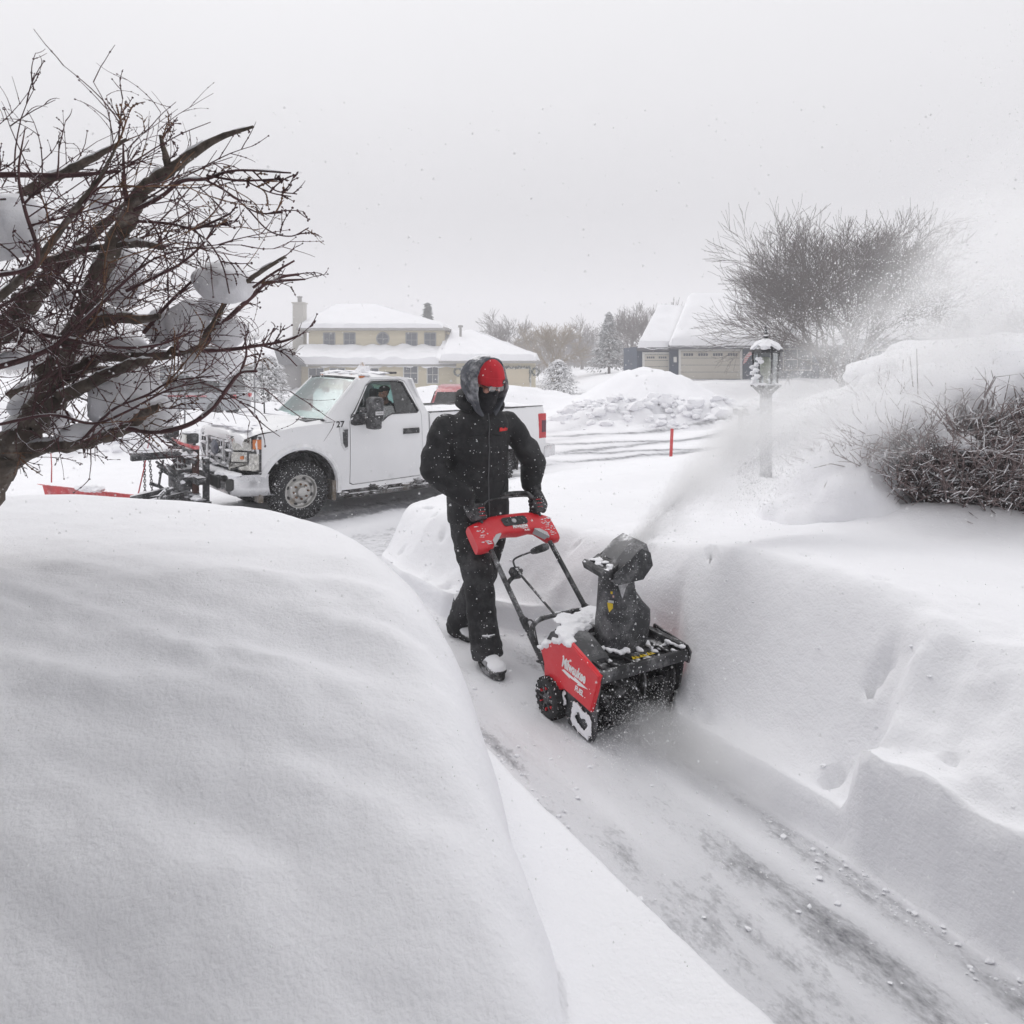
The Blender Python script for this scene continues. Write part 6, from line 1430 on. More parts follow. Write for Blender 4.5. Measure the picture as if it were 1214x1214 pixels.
Msd = lambda x, z: Matrix.Translation((x, -.0245, z)) @ Matrix.Rotation(R(90), 4, 'X') @ Matrix.Rotation(R(-4), 4, 'Z')
WHT = mat('lettering_white', (.85, .85, .85), .6)
text('Milwaukee', .074, Msd(-.075, .315), WHT, blw, 'lettering', ext=.0006, shear=.28, bold=.0022, xs=.62)
mb = MB(); bolt = [(-.175, .278), (-.155, .288), (-.06, .277), (-.07, .286), (.045, .268), (-.045, .255), (-.035, .264), (-.11, .268), (-.105, .262)]; mb.prism([bolt], .0012, Mxz(-.0235)); mb.build('lightning_mark', WHT, blw, smooth=False, fix=True)
text('FUEL', .038, Msd(-.028, .232), WHT, blw, 'lettering', ext=.0006, shear=.28, bold=.0012, xs=.85)
# dark shroud between cover and chute, battery hump at the back
mb = MB(); sh = [(-.34, .28), (-.36, .36), (-.31, .425), (-.19, .452), (-.115, .445), (.02, .385), (.02, .36), (-.2, .34)]
mb.loft([[Vector((x, y, z-.006*(y in (.0, .53)))) for x, z in sh] for y in (.0, .06, .12)]); mb.build('front_shroud', MGREY, blw, sharp=30, fix=True)
mb = MB(); sh2 = [(-.39, .26), (-.41, .34), (-.36, .405), (-.26, .430), (-.15, .425), (-.13, .36), (-.2, .24)]
mb.loft([[Vector((x, y, z)) for x, z in sh2] for y in (.06, .5)]); mb.box((-.40, .14, .30), (-.18, .40, .455), b=.02); mb.build('battery_cover', MBLK, blw, sharp=30, fix=True)
sn = MB(); rr = random.Random(12)
for i in range(34):
    x = rr.uniform(-.37, -.14); y = rr.uniform(.0, .48); v, f = blob((x, y, .432+.02*(-.38 < x < -.2)+rr.uniform(-.008, .01)), (rr.uniform(.03, .07), rr.uniform(.03, .08), rr.uniform(.010, .024)), i, .45, 2, 3); sn.add(v, f)
for i in range(26):
    k_ = rr.random(); x = -.385+.28*k_; v, f = blob((x, -.012+rr.uniform(-.012, .01), .333+.105*min(1, k_*1.25)+rr.uniform(-.02, .004)), (rr.uniform(.014, .03), .014, rr.uniform(.008, .02)), i+50, .5, 2, 2); sn.add(v, f)
for i in range(44):
    x = rr.uniform(-.05, .11); y = rr.uniform(.08, .52); v, f = blob((x, y, .366), (rr.uniform(.008, .03), rr.uniform(.006, .02), rr.uniform(.003, .008)), i, .5, 2, 2); sn.add(v, f)
for i in range(9): v, f = blob((.07+rr.uniform(-.06, .04), W_-.02+rr.uniform(-.02, .01), .385), (.02, .012, .010), i, .5, 2, 2); sn.add(v, f)
link('caked_snow', fuse(sn, .005, 3), SNOWCAP, blw)
# snow packed on the lower side plate
sn = MB()
ringp = [(-.075, .135), (-.045, .145), (-.02, .12), (.03, .125), (.045, .085), (.025, .04), (-.02, .035), (-.07, .05), (-.10, .07), (-.085, .10)]
for i in range(36):
    k_ = (i/36*len(ringp)) % len(ringp); a = ringp[int(k_)]; b2 = ringp[(int(k_)+1) % len(ringp)]; f_ = k_-int(k_)
    v, f = blob((a[0]*(1-f_)+b2[0]*f_, -.013, a[1]*(1-f_)+b2[1]*f_), (rr.uniform(.009, .026), .005, rr.uniform(.009, .024)), i, .6, 2.5, 3); sn.add(v, f)
for i in range(8): v, f = blob((-.17+rr.uniform(-.012, .012), -.013, .11+i*.008), (.010, .004, .012), i, .5, 2, 2); sn.add(v, f)
link('packed_snow', fuse(sn, .003, 2), SNOWCAP, blw)
# warning labels on the housing top
YEL = mat('label_yellow', (.70, .50, .02), .5)
for k in range(3):
    y = .235+k*.048; mb = MB(); zc = .3775; mb.add([(.088, y-.022, zc), (.088, y+.022, zc), (.045, y, zc), (.088, y-.022, zc-.002), (.088, y+.022, zc-.002), (.045, y, zc-.002)], [(0, 1, 2), (5, 4, 3), (0, 3, 4, 1), (1, 4, 5, 2), (2, 5, 3, 0)]); o = mb.build('warning_label', YEL, blw, smooth=False)
    mb = MB(); mb.box((.058, y-.003, zc+.0005), (.074, y+.003, zc+.002)); mb.box((.078, y-.003, zc+.0005), (.083, y+.003, zc+.002)); mb.build('warning_mark', INK, o)
# auger: twin paddles in a spiral
mb = MB(); mb.tube([(-.04, .01, .165), (-.04, W_-.01, .165)], .02, 12)
for k in range(64):
    y = .02+(W_-.04)*k/63; a = k/63*4*math.pi; 
for s_ in (0, 1):
    rg = []
    for k in range(60):
        y = .02+(W_-.04)*k/59; a = s_*math.pi+2.6*math.pi*abs(k/59-.5); c_ = Vector((-.04, y, .165)); d = Vector((math.cos(a), 0, math.sin(a))); rg.append([c_+d*.05, c_+d*.135, c_+d*.135+Vector((0, .012, 0)), c_+d*.05+Vector((0, .012, 0))])
    mb.loft(rg, 0, True)
mb.build('auger', mat('auger_rubber', (.022, .022, .022), .7, speck=1.1, dust=.5), blw, sharp=40, fix=True)
mb = MB(); mb.box((-.17, .01, .006), (-.02, W_-.01, .022)); mb.build('scraper_bar', MGREY, blw)
# wheels
for y in (-.055, W_-.015):
    mb = MB(); M = Matrix.Translation((-.275, y, .100)) @ Matrix.Rotation(R(-90), 4, 'X')
    mb.lathe([(.060, .0), (.082, -.004), (.096, .004), (.100, .02), (.100, .05), (.096, .066), (.082, .072), (.06, .068)], M, 40)
    for k in range(22):
        for row, (za, zb_) in enumerate(((.004, .034), (.038, .068))):
            T = M @ Matrix.Rotation(2*math.pi*(k+.5*row)/22, 4, 'Z'); mb.box((.097, -.007, za), (.1055, .007, zb_), T)
    t_ = mb.build('wheel', RUBBER, blw, sharp=30)
    mb = MB(); mb.lathe([(.066, .0), (.064, .012), (.045, .018), (.030, .014), (.024, .0), (.012, -.004), (0, -.004)], M, 30)
    for k in range(6): T = M @ Matrix.Rotation(2*math.pi*k/6, 4, 'Z'); mb.box((.02, -.006, .002), (.064, .006, .014), T, b=.002)
    mb.build('hub', MBLK, t_, sharp=30)
    for k in range(6): mb = MB(); T = M @ Matrix.Rotation(2*math.pi*(k+.5)/6, 4, 'Z'); mb.box((.046, -.003, -.001), (.060, .003, .012), T); mb.build('red_mark', REDF, t_)
# handle tubes
def HT(v, w, up=0.0):                    # point on the handle plane: v across, w up along the tube from (-.40, .17)
    return Vector((-.40-.785*w, v, .17+.622*w))+Vector((.622, 0, .785))*up
YL_, YR_ = .035, .460
for y in (YL_, YR_):
    mb = MB(); pts = [Vector((-.30, y, .115)), Vector((-.36, y, .135)), HT(y, .05), HT(y, .30), HT(y, .80)]
    mb.tube(pts, .0155, 12); mb.build('handle_tube', TUBE, blw)
    kn = MB(); kn.ell(HT(y, .30, .02), (.018, .018, .018)); kn.tube([HT(y, .27), HT(y, .33)], .019, 12); kn.build('clamp_knob', MBLK, blw)
mb = MB(); w0 = .30; pts = []
for k in range(13): a = math.pi*k/12; 
pts = [HT(YL_, .16, .005), HT(YL_+.004, .225, .02), HT(YL_+.04, .265, .035), HT(.15, .28, .045), HT(.36, .28, .045), HT(YR_-.04, .265, .035), HT(YR_-.004, .225, .02), HT(YR_, .16, .005)]
pts, rd = smoothpath(pts, [.0145]*len(pts), 5); mb.tube(pts, .0145, 12); mb.build('cross_tube', TUBE, blw)
# red control console
def cons_pt(v, w, up=0.0): return HT(v, .83+w, up)
n_st = [(-.06, -.035, .150, .030, .036), (-.03, -.038, .160, .034, .042), (.045, -.03, .185, .036, .044), (.08, .01, .192, .034, .046), (.115, .048, .198, .030, .046), (.17, .056, .20, .028, .046), (.255, .045, .202, .026, .048), (.34, .056, .20, .028, .046), (.38, .048, .198, .030, .046), (.415, .01, .192, .034, .046), (.445, -.03, .185, .036, .044), (.50, -.038, .160, .034, .042), (.525, -.035, .150, .030, .036)]
mb = MB(); rings = []
for v, a, b2, dn, up in n_st:
    ring_ = []
    m_ = (a+b2)/2; h = (b2-a)/2
    for t_ in [2*math.pi*k/20 for k in range(20)]:
        c_, s_ = math.cos(t_), math.sin(t_); ring_.append(cons_pt(v, m_+h*math.copysign(abs(c_)**.45, c_), (up if s_ > 0 else dn)*math.copysign(abs(s_)**.5, s_)))
    rings.append(ring_)
mb.loft(rings); cn_ = mb.build('control_console', MRED, blw, sharp=40, fix=True)
mb = MB()
for v0, v1, w0_, w1_ in ((.05, .125, -.02, .045), (.37, .445, -.02, .045)):
    pts = [(v0, -.024), (v1, .045), (v1+.0, .055), (v0+.04, .048), (v0, .012)] if v0 < .2 else [(v1, -.024), (v0, .045), (v0, .055), (v1-.04, .048), (v1, .012)]
    a_ = [cons_pt(v, w, .045) for v, w in pts]; b2 = [cons_pt(v, w, .0) for v, w in pts]; n0 = len(a_)
    mb.loft([a_, b2], 0, True, True)
mb.build('grey_corner', SILV, cn_, smooth=False, fix=True)
mb = MB(); pn = [(.17, .105), (.18, .095), (.33, .095), (.345, .108), (.345, .145), (.33, .160), (.18, .160), (.165, .148)]
mb.loft([[cons_pt(v, w+.0, .0485) for v, w in pn], [cons_pt(v, w, .0515) for v, w in pn]], 0, True, True); pnl = mb.build('control_panel', MBLK, cn_, smooth=False, fix=True)
for v in (.20, .25, .285, .32):
    mb = MB(); M = Matrix.Translation(cons_pt(v, .128, .0505)) @ Matrix.Rotation(R(-90+53.4), 4, 'Y') ; M = Matrix.Translation(cons_pt(v, .128, .0505)) @ Vector((0, 0, 1)).rotation_difference(Vector((.596, 0, .803))).to_matrix().to_4x4()
    mb.lathe([(.017 if v == .25 else .011, 0), (.015 if v == .25 else .010, .004), (.011 if v == .25 else .007, .005), (0, .005)], M, 16); mb.build('button', MGREY if v != .25 else SILV, pnl)
zn = Vector((.596, 0, .803)); xn = Vector((0, 1, 0)); yn = Vector((-.803, 0, .596))
def Mcon(v, w, up): p = cons_pt(v, w, up); return Matrix(((xn.x, yn.x, zn.x, p.x), (xn.y, yn.y, zn.y, p.y), (xn.z, yn.z, zn.z, p.z), (0, 0, 0, 1)))
text('Milwaukee', .040, Mcon(.275, .085, .0486), WHT, cn_, 'lettering', ext=.0006, shear=.28, bold=.0012, xs=.62)
mb = MB(); mb.loft([[Mcon(.275, .065, h) @ Vector((x, y, 0)) for x, y in ((-.055, .004), (.0, .0), (-.006, .004), (.06, .0), (.008, -.006), (.012, -.001))] for h in (.0486, .0494)], 0, True, True); mb.build('lightning_mark', WHT, cn_, smooth=False, fix=True)
text('FUEL', .018, Mcon(.31, .047, .0482), WHT, cn_, 'lettering', ext=.0006, shear=.28, bold=.0004)
sn = MB()
for i in range(60):
    s_ = rr.choice((0, 1, 1)); v_ = rr.uniform(-.02, .04) if s_ == 0 else rr.uniform(.44, .53); p = cons_pt(v_, rr.uniform(-.01, .13), .040); v, f = blob(p, (rr.uniform(.003, .013), rr.uniform(.003, .014), .0025), i, .5, 2, 2); sn.add(v, f)
sn.build('console_snow', SNOWCAP, cn_)
# U shaped grip bar
gp = [cons_pt(YL_+.005, .10, .02), cons_pt(YL_, .18, .035), cons_pt(YL_+.006, .235, .06), cons_pt(YL_+.03, .275, .085), cons_pt(.11, .295, .10), cons_pt(.25, .30, .105), cons_pt(.39, .295, .10), cons_pt(YR_-.03, .275, .085), cons_pt(YR_-.006, .235, .06), cons_pt(YR_, .18, .035), cons_pt(YR_-.005, .10, .02)]
pts, rd = smoothpath(gp, [.012]+[.0165]*9+[.012], 5); mb = MB(); mb.tube(pts, rd, 14); mb.build('grip_bar', GRIP, blw)
gp2 = [p+Vector((.035, 0, -.012)) for p in gp[2:-2]]; pts, rd = smoothpath(gp2, [.006]*len(gp2), 4); mb = MB(); mb.tube(pts, .006, 8); mb.build('bail_lever', MBLK, blw)
# chute rotation crank
mb = MB(); c0 = HT(.175, .56, .0); 
mb.tube([HT(YL_, .55, .0), HT(.06, .57, .01), HT(.10, .59, .02)], .013, 10); mb.box((-.03, -.03, -.022), (.03, .03, .022), Matrix.Translation(HT(.105, .60, .03)) @ Matrix.Rotation(R(35), 4, 'Y'), b=.006)
mb.ell(HT(.135, .60, .045), (.014, .014, .014)); mb.ell(HT(.075, .60, .05), (.014, .014, .014)); mb.build('crank_bracket', MBLK, blw)
ck0 = HT(.105, .61, .05); mb = MB()
ep = Vector((-.385, .13, .405))
mb.tube([ep, ck0-Vector((0, 0, .0))], .007, 8); mb.tube([ep, ep.lerp(ck0, .12)], .013, 8); mb.tube([ck0.lerp(ep, .03), ck0], .011, 8); mb.build('crank_rod', TUBE, blw)
def BWI(px, py, y):                        # machine coordinates of the picture point at lateral distance y
    r = Vector(((px-CX)/FPX, 1, -(py-HY)/FPX)); o = Vector((0, 0, HC))-Vector(blw.location); ey = Vector((.866, .5, 0)); k = (y-o.dot(ey))/r.dot(ey); p = o+r*k
    return Vector((p.dot(Vector((.5, -.866, 0))), y, p.z))
h0, h1_, h2_, h3_ = ck0, ck0.lerp(BW.inverted() @ P(608, 662, (BW @ ck0).y), .8), BW.inverted() @ P(617, 659, (BW @ ck0).y+.02), BW.inverted() @ P(631, 654, (BW @ ck0).y+.07)
pts, rd = smoothpath([h0, h1_, h2_, h3_], [.006]*4, 5); mb = MB(); mb.tube(pts, .006, 8); mb.build('crank_arm', TUBE, blw)
dv = (h3_-h2_).normalized(); mb = MB(); mb.tube([h3_-dv*.01, h3_, h3_+dv*.03, h3_+dv*.09, h3_+dv*.115, h3_+dv*.12], [.010, .016, .021, .024, .020, .008], 16); mb.build('crank_knob', GRIP, blw)
# cable
cb = [HT(YL_-.005, .30, .02), HT(YL_+.02, .27, .05), HT(YL_+.01, .18, .03), HT(YL_-.005, .08, .0), Vector((-.44, -.005, .22)), Vector((-.36, -.01, .235))]
pts, rd = smoothpath(cb, [.005]*6, 5); mb = MB(); mb.tube(pts, .0045, 7); mb.build('cable', MBLK, blw)
# chute: round collar, tall shaped barrel, curved top flap
CC = Vector((-.085, .275, 0))
mb = MB(); mb.lathe([(.135, .362), (.150, .362), (.152, .378), (.140, .384), (.128, .384)], Matrix.Translation(CC), 40); mb.build('chute_ring', MBLK, blw)
# direction the chute throws: towards the right of the picture and a little away
thr = (BW.inverted().to_3x3() @ Vector((.93, .36, 0))).normalized(); sdv = UPV.cross(thr)
def crng(zc, a, b2, off=0.0, n=28, sq=.75, tilt=0.0, open_=False):
    out_ = []
    for k in range(n):
        t_ = 2*math.pi*k/n; c_, s_ = math.cos(t_), math.sin(t_); out_.append(CC+UPV*(zc+tilt*c_)+thr*(off+a*math.copysign(abs(c_)**sq, c_))+sdv*(b2*math.copysign(abs(s_)**sq, s_)))
    return out_
mb = MB()
mb.loft([crng(.375, .118, .115), crng(.40, .125, .118), crng(.50, .138, .110, .012), crng(.555, .135, .105, .016), crng(.60, .112, .100, -.004), crng(.655, .090, .092, -.022), crng(.72, .082, .088, -.026), crng(.775, .088, .092, -.018, tilt=.03), crng(.80, .088, .092, -.018, tilt=.04), crng(.855, .07, .088, .0, tilt=.03)], 0, False)
ch_ = mb.build('chute_barrel', CHUTEM, blw, sharp=40)
# flap: open trough that bends the snow over
mb = MB(); fl_ = []
for (o, z, a, tl) in ((-.105, .735, .105, 0), (-.09, .79, .112, .0), (-.045, .85, .118, 0), (.0, .89, .115, 0), (.055, .92, .108, 0)):
    back = CC+UPV*z+thr*o; dirn = (thr*.8-UPV*.0)
    fl_.append([back+sdv*(-a)+thr*.055-UPV*.085, back+sdv*(-a)+thr*.03-UPV*.015, back+sdv*(-a*.62), back+sdv*(a*.62), back+sdv*a+thr*.03-UPV*.015, back+sdv*a+thr*.055-UPV*.085])
mb.loft(fl_, 0, False, False)
th_ = evaluated(mb.mesh('t'), [('SOLIDIFY', dict(thickness=.008, offset=0))]); fo = link('deflector_flap', th_, mat('flap_grey', (.15, .15, .155), .55, var=.2, dust=1.0, speck=.5, speck_scale=150, snow=.35), blw, True, 25)
# side cheeks and hand lever of the flap
for sg in (-1, 1):
    pl_ = [(-.10, .72), (.06, .735), (.115, .80), (.10, .865), (.055, .885), (-.02, .835), (-.105, .775)]
    mb = MB(); a_ = [CC+UPV*z+thr*o+sdv*sg*.112 for o, z in pl_]; b2 = [p+sdv*sg*.010 for p in a_]; mb.loft([a_, b2], 0, True, True); mb.build('flap_cheek', CHUTEM, blw, smooth=False, fix=True)
lv = [(-.08, .755), (-.12, .742), (-.155, .755), (-.165, .785), (-.150, .800), (-.12, .79), (-.07, .82)]
mb = MB(); rings = [[CC+UPV*z+thr*(o)+sdv*s_ for o, z in [(q[0]+.0*abs(s_), q[1]) for q in lv]] for s_ in (-.105, -.09, .0, .09, .105)]; mb.loft(rings, 0, True, True); mb.build('flap_lever', MBLK, blw, sharp=30, fix=True)
sn = MB()
for i in range(26):
    a = rr.uniform(0, 6.28); v, f = blob(CC+Vector((.137*math.cos(a), .13*math.sin(a), .392+rr.uniform(-.004, .012))), (rr.uniform(.012, .03), rr.uniform(.01, .02), rr.uniform(.006, .014)), i, .5, 2, 2); sn.add(v, f)
for i in range(14): v, f = blob(CC+UPV*.80+thr*rr.uniform(-.15, -.08)+sdv*rr.uniform(-.09, .09)+UPV*rr.uniform(-.01, .01), (.02, .02, .006), i, .5, 2, 2); sn.add(v, f)
link('chute_snow', fuse(sn, .004, 2), SNOWCAP, ch_)
# sticker on the barrel: faces the operator's right
BVc = BVHTree.FromObject(ch_, bpy.context.evaluated_depsgraph_get())
def stick(u, z, w_, h_, m, name, parent, off=.0015, rotn=None, shape=None):
    d = (BW.inverted().to_3x3() @ Vector((u, -.75, -.1))).normalized()
    org = CC+UPV*z+ (BW.inverted().to_3x3() @ Vector((-.075 if u < .3 else 0, 0, 0))) -d*(-.5); hit, n_, i_, ds = BVc.ray_cast(CC+UPV*z+(BW.inverted().to_3x3() @ Vector((u, 0, 0)))+(BW.inverted().to_3x3() @ Vector((0, -.5, 0))), (BW.inverted().to_3x3() @ Vector((0, 1, 0))))
    if not hit: return None
    lx = UPV.cross(n_).normalized(); ux = n_.cross(lx); hit = hit+n_*off; mb = MB(); pp = shape or [(-.5, -.5), (.5, -.5), (.5, .5), (-.5, .5)]
    a_ = [hit+lx*x*w_+ux*y*h_ for x, y in pp]; b2 = [p+n_*.001 for p in a_]; mb.loft([a_, b2], 0, True, True); return mb.build(name, m, parent, smooth=False, fix=True)
stick(-.052, .665, .030, .045, mat('sticker_dark', (.06, .06, .07), .5), 'info_sticker', ch_)
stick(-.058, .672, .010, .012, YEL, 'sticker_mark', ch_, .003); stick(-.045, .672, .010, .012, mat('sticker_blue', (.10, .14, .25), .5), 'sticker_mark', ch_, .003); stick(-.050, .655, .010, .010, mat('sticker_pink', (.55, .35, .33), .5), 'sticker_mark', ch_, .003)
stick(-.062, .628, .030, .012, mat('sticker_pale', (.5, .5, .5), .5), 'sticker_band', ch_, .002)
stick(-.066, .600, .032, .042, YEL, 'warning_sticker', ch_, .002, shape=[(-.5, .5), (.5, .5), (.5, -.05), (-.1, -.6), (-.35, -.1)])

# gloves on the side grips, now that the handle exists
for nm, y, wj, sg in (('rw', YL_, 'rw', -1), ('lw', YR_, 'lw', 1)):
    G = BW @ cons_pt(y+(.004 if sg < 0 else -.004), .222, .052); A = (BW.to_3x3() @ (cons_pt(YL_, .25, .07)-cons_pt(YL_, .18, .035))); B = (LT*sg*.62-FW*.25+UPV*.62); 
    glove(G, A if sg < 0 else -A, B, J[wj].lerp(G+B*.09, .35))

# ================================================================ the bare tree reaching in from the left
TB = mat('tree_bark', (.105, .084, .068), .9, var=.5, scale=22, bump=.008, bscale=45, snow=.62, c2=(.20, .17, .15), c2t=.52)
TWG = mat('twig_bark', (.085, .038, .040), .75, var=.4, scale=14, snow=.40)
TWB = mat('orange_twig', (.17, .09, .05), .75, var=.4)
troot_p = P(-95, 640, 3.0); tr_o = Vector((troot_p.x, troot_p.y, gz(troot_p.x, troot_p.y)-.1))
tree = empty('bare_tree', tr_o, 0, 'bare crooked tree with snow lumps on its branches, reaching in over the left drift', 'tree')
def tp(px, py, Y): return P(px, py, Y)-tr_o
def limbpts(L): return [tp(a, b_, Y) for a, b_, Y, w_ in L], [w_*.5*Y/FPX for a, b_, Y, w_ in L]
LIMBS = [
 ('trunk', [(-95, 700, 3.0, 70), (-70, 625, 2.95, 62), (-40, 585, 2.9, 54), (0, 548, 2.85, 44), (22, 522, 2.8, 38), (42, 495, 2.8, 33), (58, 462, 2.8, 29), (75, 425, 2.8, 27), (97, 380, 2.8, 25), (112, 335, 2.8, 23), (135, 290, 2.8, 22), (155, 252, 2.78, 19), (172, 222, 2.76, 16), (205, 200, 2.74, 14), (250, 168, 2.7, 9), (300, 150, 2.65, 4)]),
 ('branch', [(5, 548, 2.84, 26), (40, 531, 2.78, 21), (80, 527, 2.72, 18), (120, 519, 2.68, 16), (150, 508, 2.64, 14), (163, 497, 2.62, 12), (175, 487, 2.6, 11), (192, 480, 2.58, 9)]),
 ('branch', [(150, 508, 2.62, 7), (185, 512, 2.58, 6), (222, 504, 2.55, 6), (250, 486, 2.52, 5), (270, 460, 2.5, 5), (285, 442, 2.5, 4), (305, 440, 2.5, 3)]),
 ('branch', [(285, 442, 2.5, 3.5), (292, 420, 2.5, 2.6), (290, 400, 2.5, 2)]),
 ('branch', [(45, 492, 2.8, 22), (72, 472, 2.74, 18), (100, 458, 2.7, 16), (130, 442, 2.68, 14), (158, 431, 2.66, 13), (180, 427, 2.64, 9)]),
 ('branch', [(62, 452, 2.8, 20), (90, 440, 2.85, 17), (115, 424, 2.88, 15), (150, 422, 2.9, 13), (190, 421, 2.9, 12), (215, 416, 2.9, 11), (238, 410, 2.9, 10)]),
 ('branch', [(236, 412, 2.9, 9), (255, 380, 2.88, 7), (272, 352, 2.85, 6), (300, 328, 2.82, 6), (338, 304, 2.8, 4)]),
 ('branch', [(240, 410, 2.9, 8), (268, 380, 2.92, 6), (300, 350, 2.95, 6), (318, 335, 2.97, 5), (362, 331, 3.0, 2)]),
 ('branch', [(318, 336, 2.97, 4), (335, 328, 3.0, 4), (355, 325, 3.02, 3)]),
 ('branch', [(300, 341, 2.8, 3.6), (322, 325, 2.8, 3), (349, 309, 2.8, 2.4)]),
 ('branch', [(240, 416, 2.9, 5), (275, 414, 2.9, 5), (310, 409, 2.9, 4), (338, 404, 2.9, 3), (358, 396, 2.9, 2.4)]),
 ('branch', [(310, 409, 2.9, 3), (335, 418, 2.9, 2), (352, 434, 2.9, 1.4)]),
 ('branch', [(135, 292, 2.8, 9), (165, 289, 2.75, 9), (193, 293, 2.7, 8)]),
 ('branch', [(50, 312, 2.9, 9), (95, 297, 2.85, 8), (135, 292, 2.8, 8)]),
 ('branch', [(-60, 440, 3.2, 34), (-10, 405, 3.15, 28), (30, 365, 3.1, 24), (60, 325, 3.1, 18), (100, 288, 3.1, 13), (140, 250, 3.1, 9), (175, 225, 3.1, 5)]),
 ('branch', [(-50, 400, 2.5, 12), (0, 352, 2.45, 10), (38, 318, 2.4, 9), (72, 272, 2.38, 8), (100, 235, 2.35, 7), (118, 212, 2.33, 6), (140, 170, 2.3, 4)]),
 ('branch', [(-40, 270, 2.9, 14), (18, 238, 2.9, 13), (55, 214, 2.9, 13), (95, 196, 2.9, 10), (150, 165, 2.9, 6)]),
 ('branch', [(-40, 208, 2.7, 8), (20, 207, 2.7, 7), (80, 208, 2.7, 6), (140, 203, 2.7, 4)]),
 ('branch', [(150, 238, 2.77, 6), (147, 215, 2.74, 5), (146, 170, 2.7, 4), (160, 120, 2.6, 2)]),
 ('branch', [(158, 250, 2.76, 5), (190, 234, 2.7, 5), (215, 215, 2.68, 5), (245, 212, 2.66, 4), (280, 202, 2.64, 3), (345, 205, 2.6, 2)]),
 ('branch', [(245, 208, 2.66, 3), (285, 214, 2.64, 3), (335, 212, 2.62, 2)]),
 ('branch', [(245, 214, 2.66, 2.6), (270, 228, 2.65, 2.2), (292, 246, 2.64, 2), (318, 273, 2.62, 1.8), (345, 280, 2.6, 1.6), (366, 270, 2.6, 1.5)]),
 ('branch', [(292, 246, 2.64, 2), (310, 253, 2.62, 2), (335, 252, 2.6, 2)]),
 ('branch', [(290, 214, 2.64, 2), (320, 228, 2.62, 1.7), (345, 233, 2.6, 1.4)]),
 ('branch', [(300, 203, 2.64, 2), (325, 225, 2.62, 1.7), (352, 230, 2.6, 1.4)]),
 ('branch', [(160, 262, 2.8, 4), (200, 265, 2.78, 3.5), (230, 271, 2.76, 3.5), (255, 262, 2.74, 3), (273, 253, 2.72, 2.4)]),
 ('branch', [(228, 271, 2.76, 2.6), (248, 268, 2.74, 2.4), (268, 266, 2.72, 2.2)]),
 ('branch', [(225, 270, 2.76, 2.4), (248, 288, 2.74, 2), (264, 315, 2.72, 1.8), (272, 348, 2.7, 1.6)]),
 ('branch', [(150, 345, 2.7, 4), (185, 328, 2.66, 3.4), (215, 312, 2.64, 3), (240, 290, 2.62, 2.6), (256, 266, 2.6, 2)]),
 ('branch', [(-20, 372, 2.7, 8), (30, 392, 2.68, 6), (80, 402, 2.66, 5), (140, 412, 2.64, 4), (190, 408, 2.62, 3), (230, 392, 2.6, 2)]),
 ('branch', [(-20, 440, 2.6, 8), (40, 422, 2.6, 7), (75, 402, 2.6, 5), (120, 360, 2.6, 4), (165, 318, 2.6, 3)]),
 ('branch', [(-10, 505, 2.5, 4), (60, 492, 2.5, 4), (110, 502, 2.5, 3.4), (150, 488, 2.5, 3), (200, 462, 2.5, 2.4), (245, 452, 2.5, 1.8)]),
 ('branch', [(95, 525, 2.66, 4), (120, 498, 2.6, 4), (140, 482, 2.58, 3), (175, 468, 2.56, 3), (205, 452, 2.54, 2.4), (260, 445, 2.5, 1.8)]),
 ('branch', [(110, 385, 2.8, 16), (135, 376, 2.75, 15), (165, 378, 2.7, 12), (190, 375, 2.68, 7)]),
 ('branch', [(-30, 330, 2.3, 6), (30, 320, 2.3, 5), (45, 300, 2.3, 5), (30, 250, 2.3, 4), (22, 205, 2.3, 3), (30, 150, 2.3, 2)]),
 ('branch', [(10, 470, 3.2, 14), (60, 450, 3.3, 11), (120, 436, 3.4, 8), (170, 446, 3.5, 4)]),
 ('branch', [(200, 200, 2.74, 10), (190, 160, 2.7, 7), (205, 120, 2.66, 4), (200, 85, 2.6, 2)]),
 ('branch', [(170, 395, 2.9, 5), (195, 365, 2.9, 4), (215, 345, 2.9, 3.6), (240, 322, 2.9, 3)]),
]
LIMBS = [(nm, [q for q in L if q[1] > 135]) for nm, L in LIMBS]; LIMBS = [(nm, L[:-1]+[(*L[-1][:3], min(L[-1][3], L[-2][3]*.35))] if L[-1][1] < 190 else L) for nm, L in LIMBS if len(L) > 1]
rt = random.Random(41); twV, twF, t2V, t2F = [], [], [], []
def twig(p, d, ln, r, lev, V, F, curl=.075, n=6):
    q_ = p; dd = d.normalized(); k0 = Vector((rt.gauss(0, curl), rt.gauss(0, curl), rt.gauss(0, curl)))
    for k in range(n):
        dd = (dd+k0+Vector((rt.gauss(0, .05), rt.gauss(0, .05), rt.gauss(0, .05)))).normalized(); nx = q_+dd*ln/n; seg(V, F, q_, nx, r*(1-.11*k), r*(1-.11*(k+1)), 4)
        if rt.random() < .35: seg(V, F, nx-dd*.002, nx+dd*.003, r*1.5, r*1.5, 4)
        q_ = nx
        if lev and rt.random() < .45:
            s_ = dd.orthogonal(); s_.rotate(Matrix.Rotation(rt.uniform(0, 6.283), 3, dd)); twig(q_, dd+s_*rt.uniform(.4, .9), ln*rt.uniform(.3, .6), r*.7, lev-1, V, F, curl, 5)
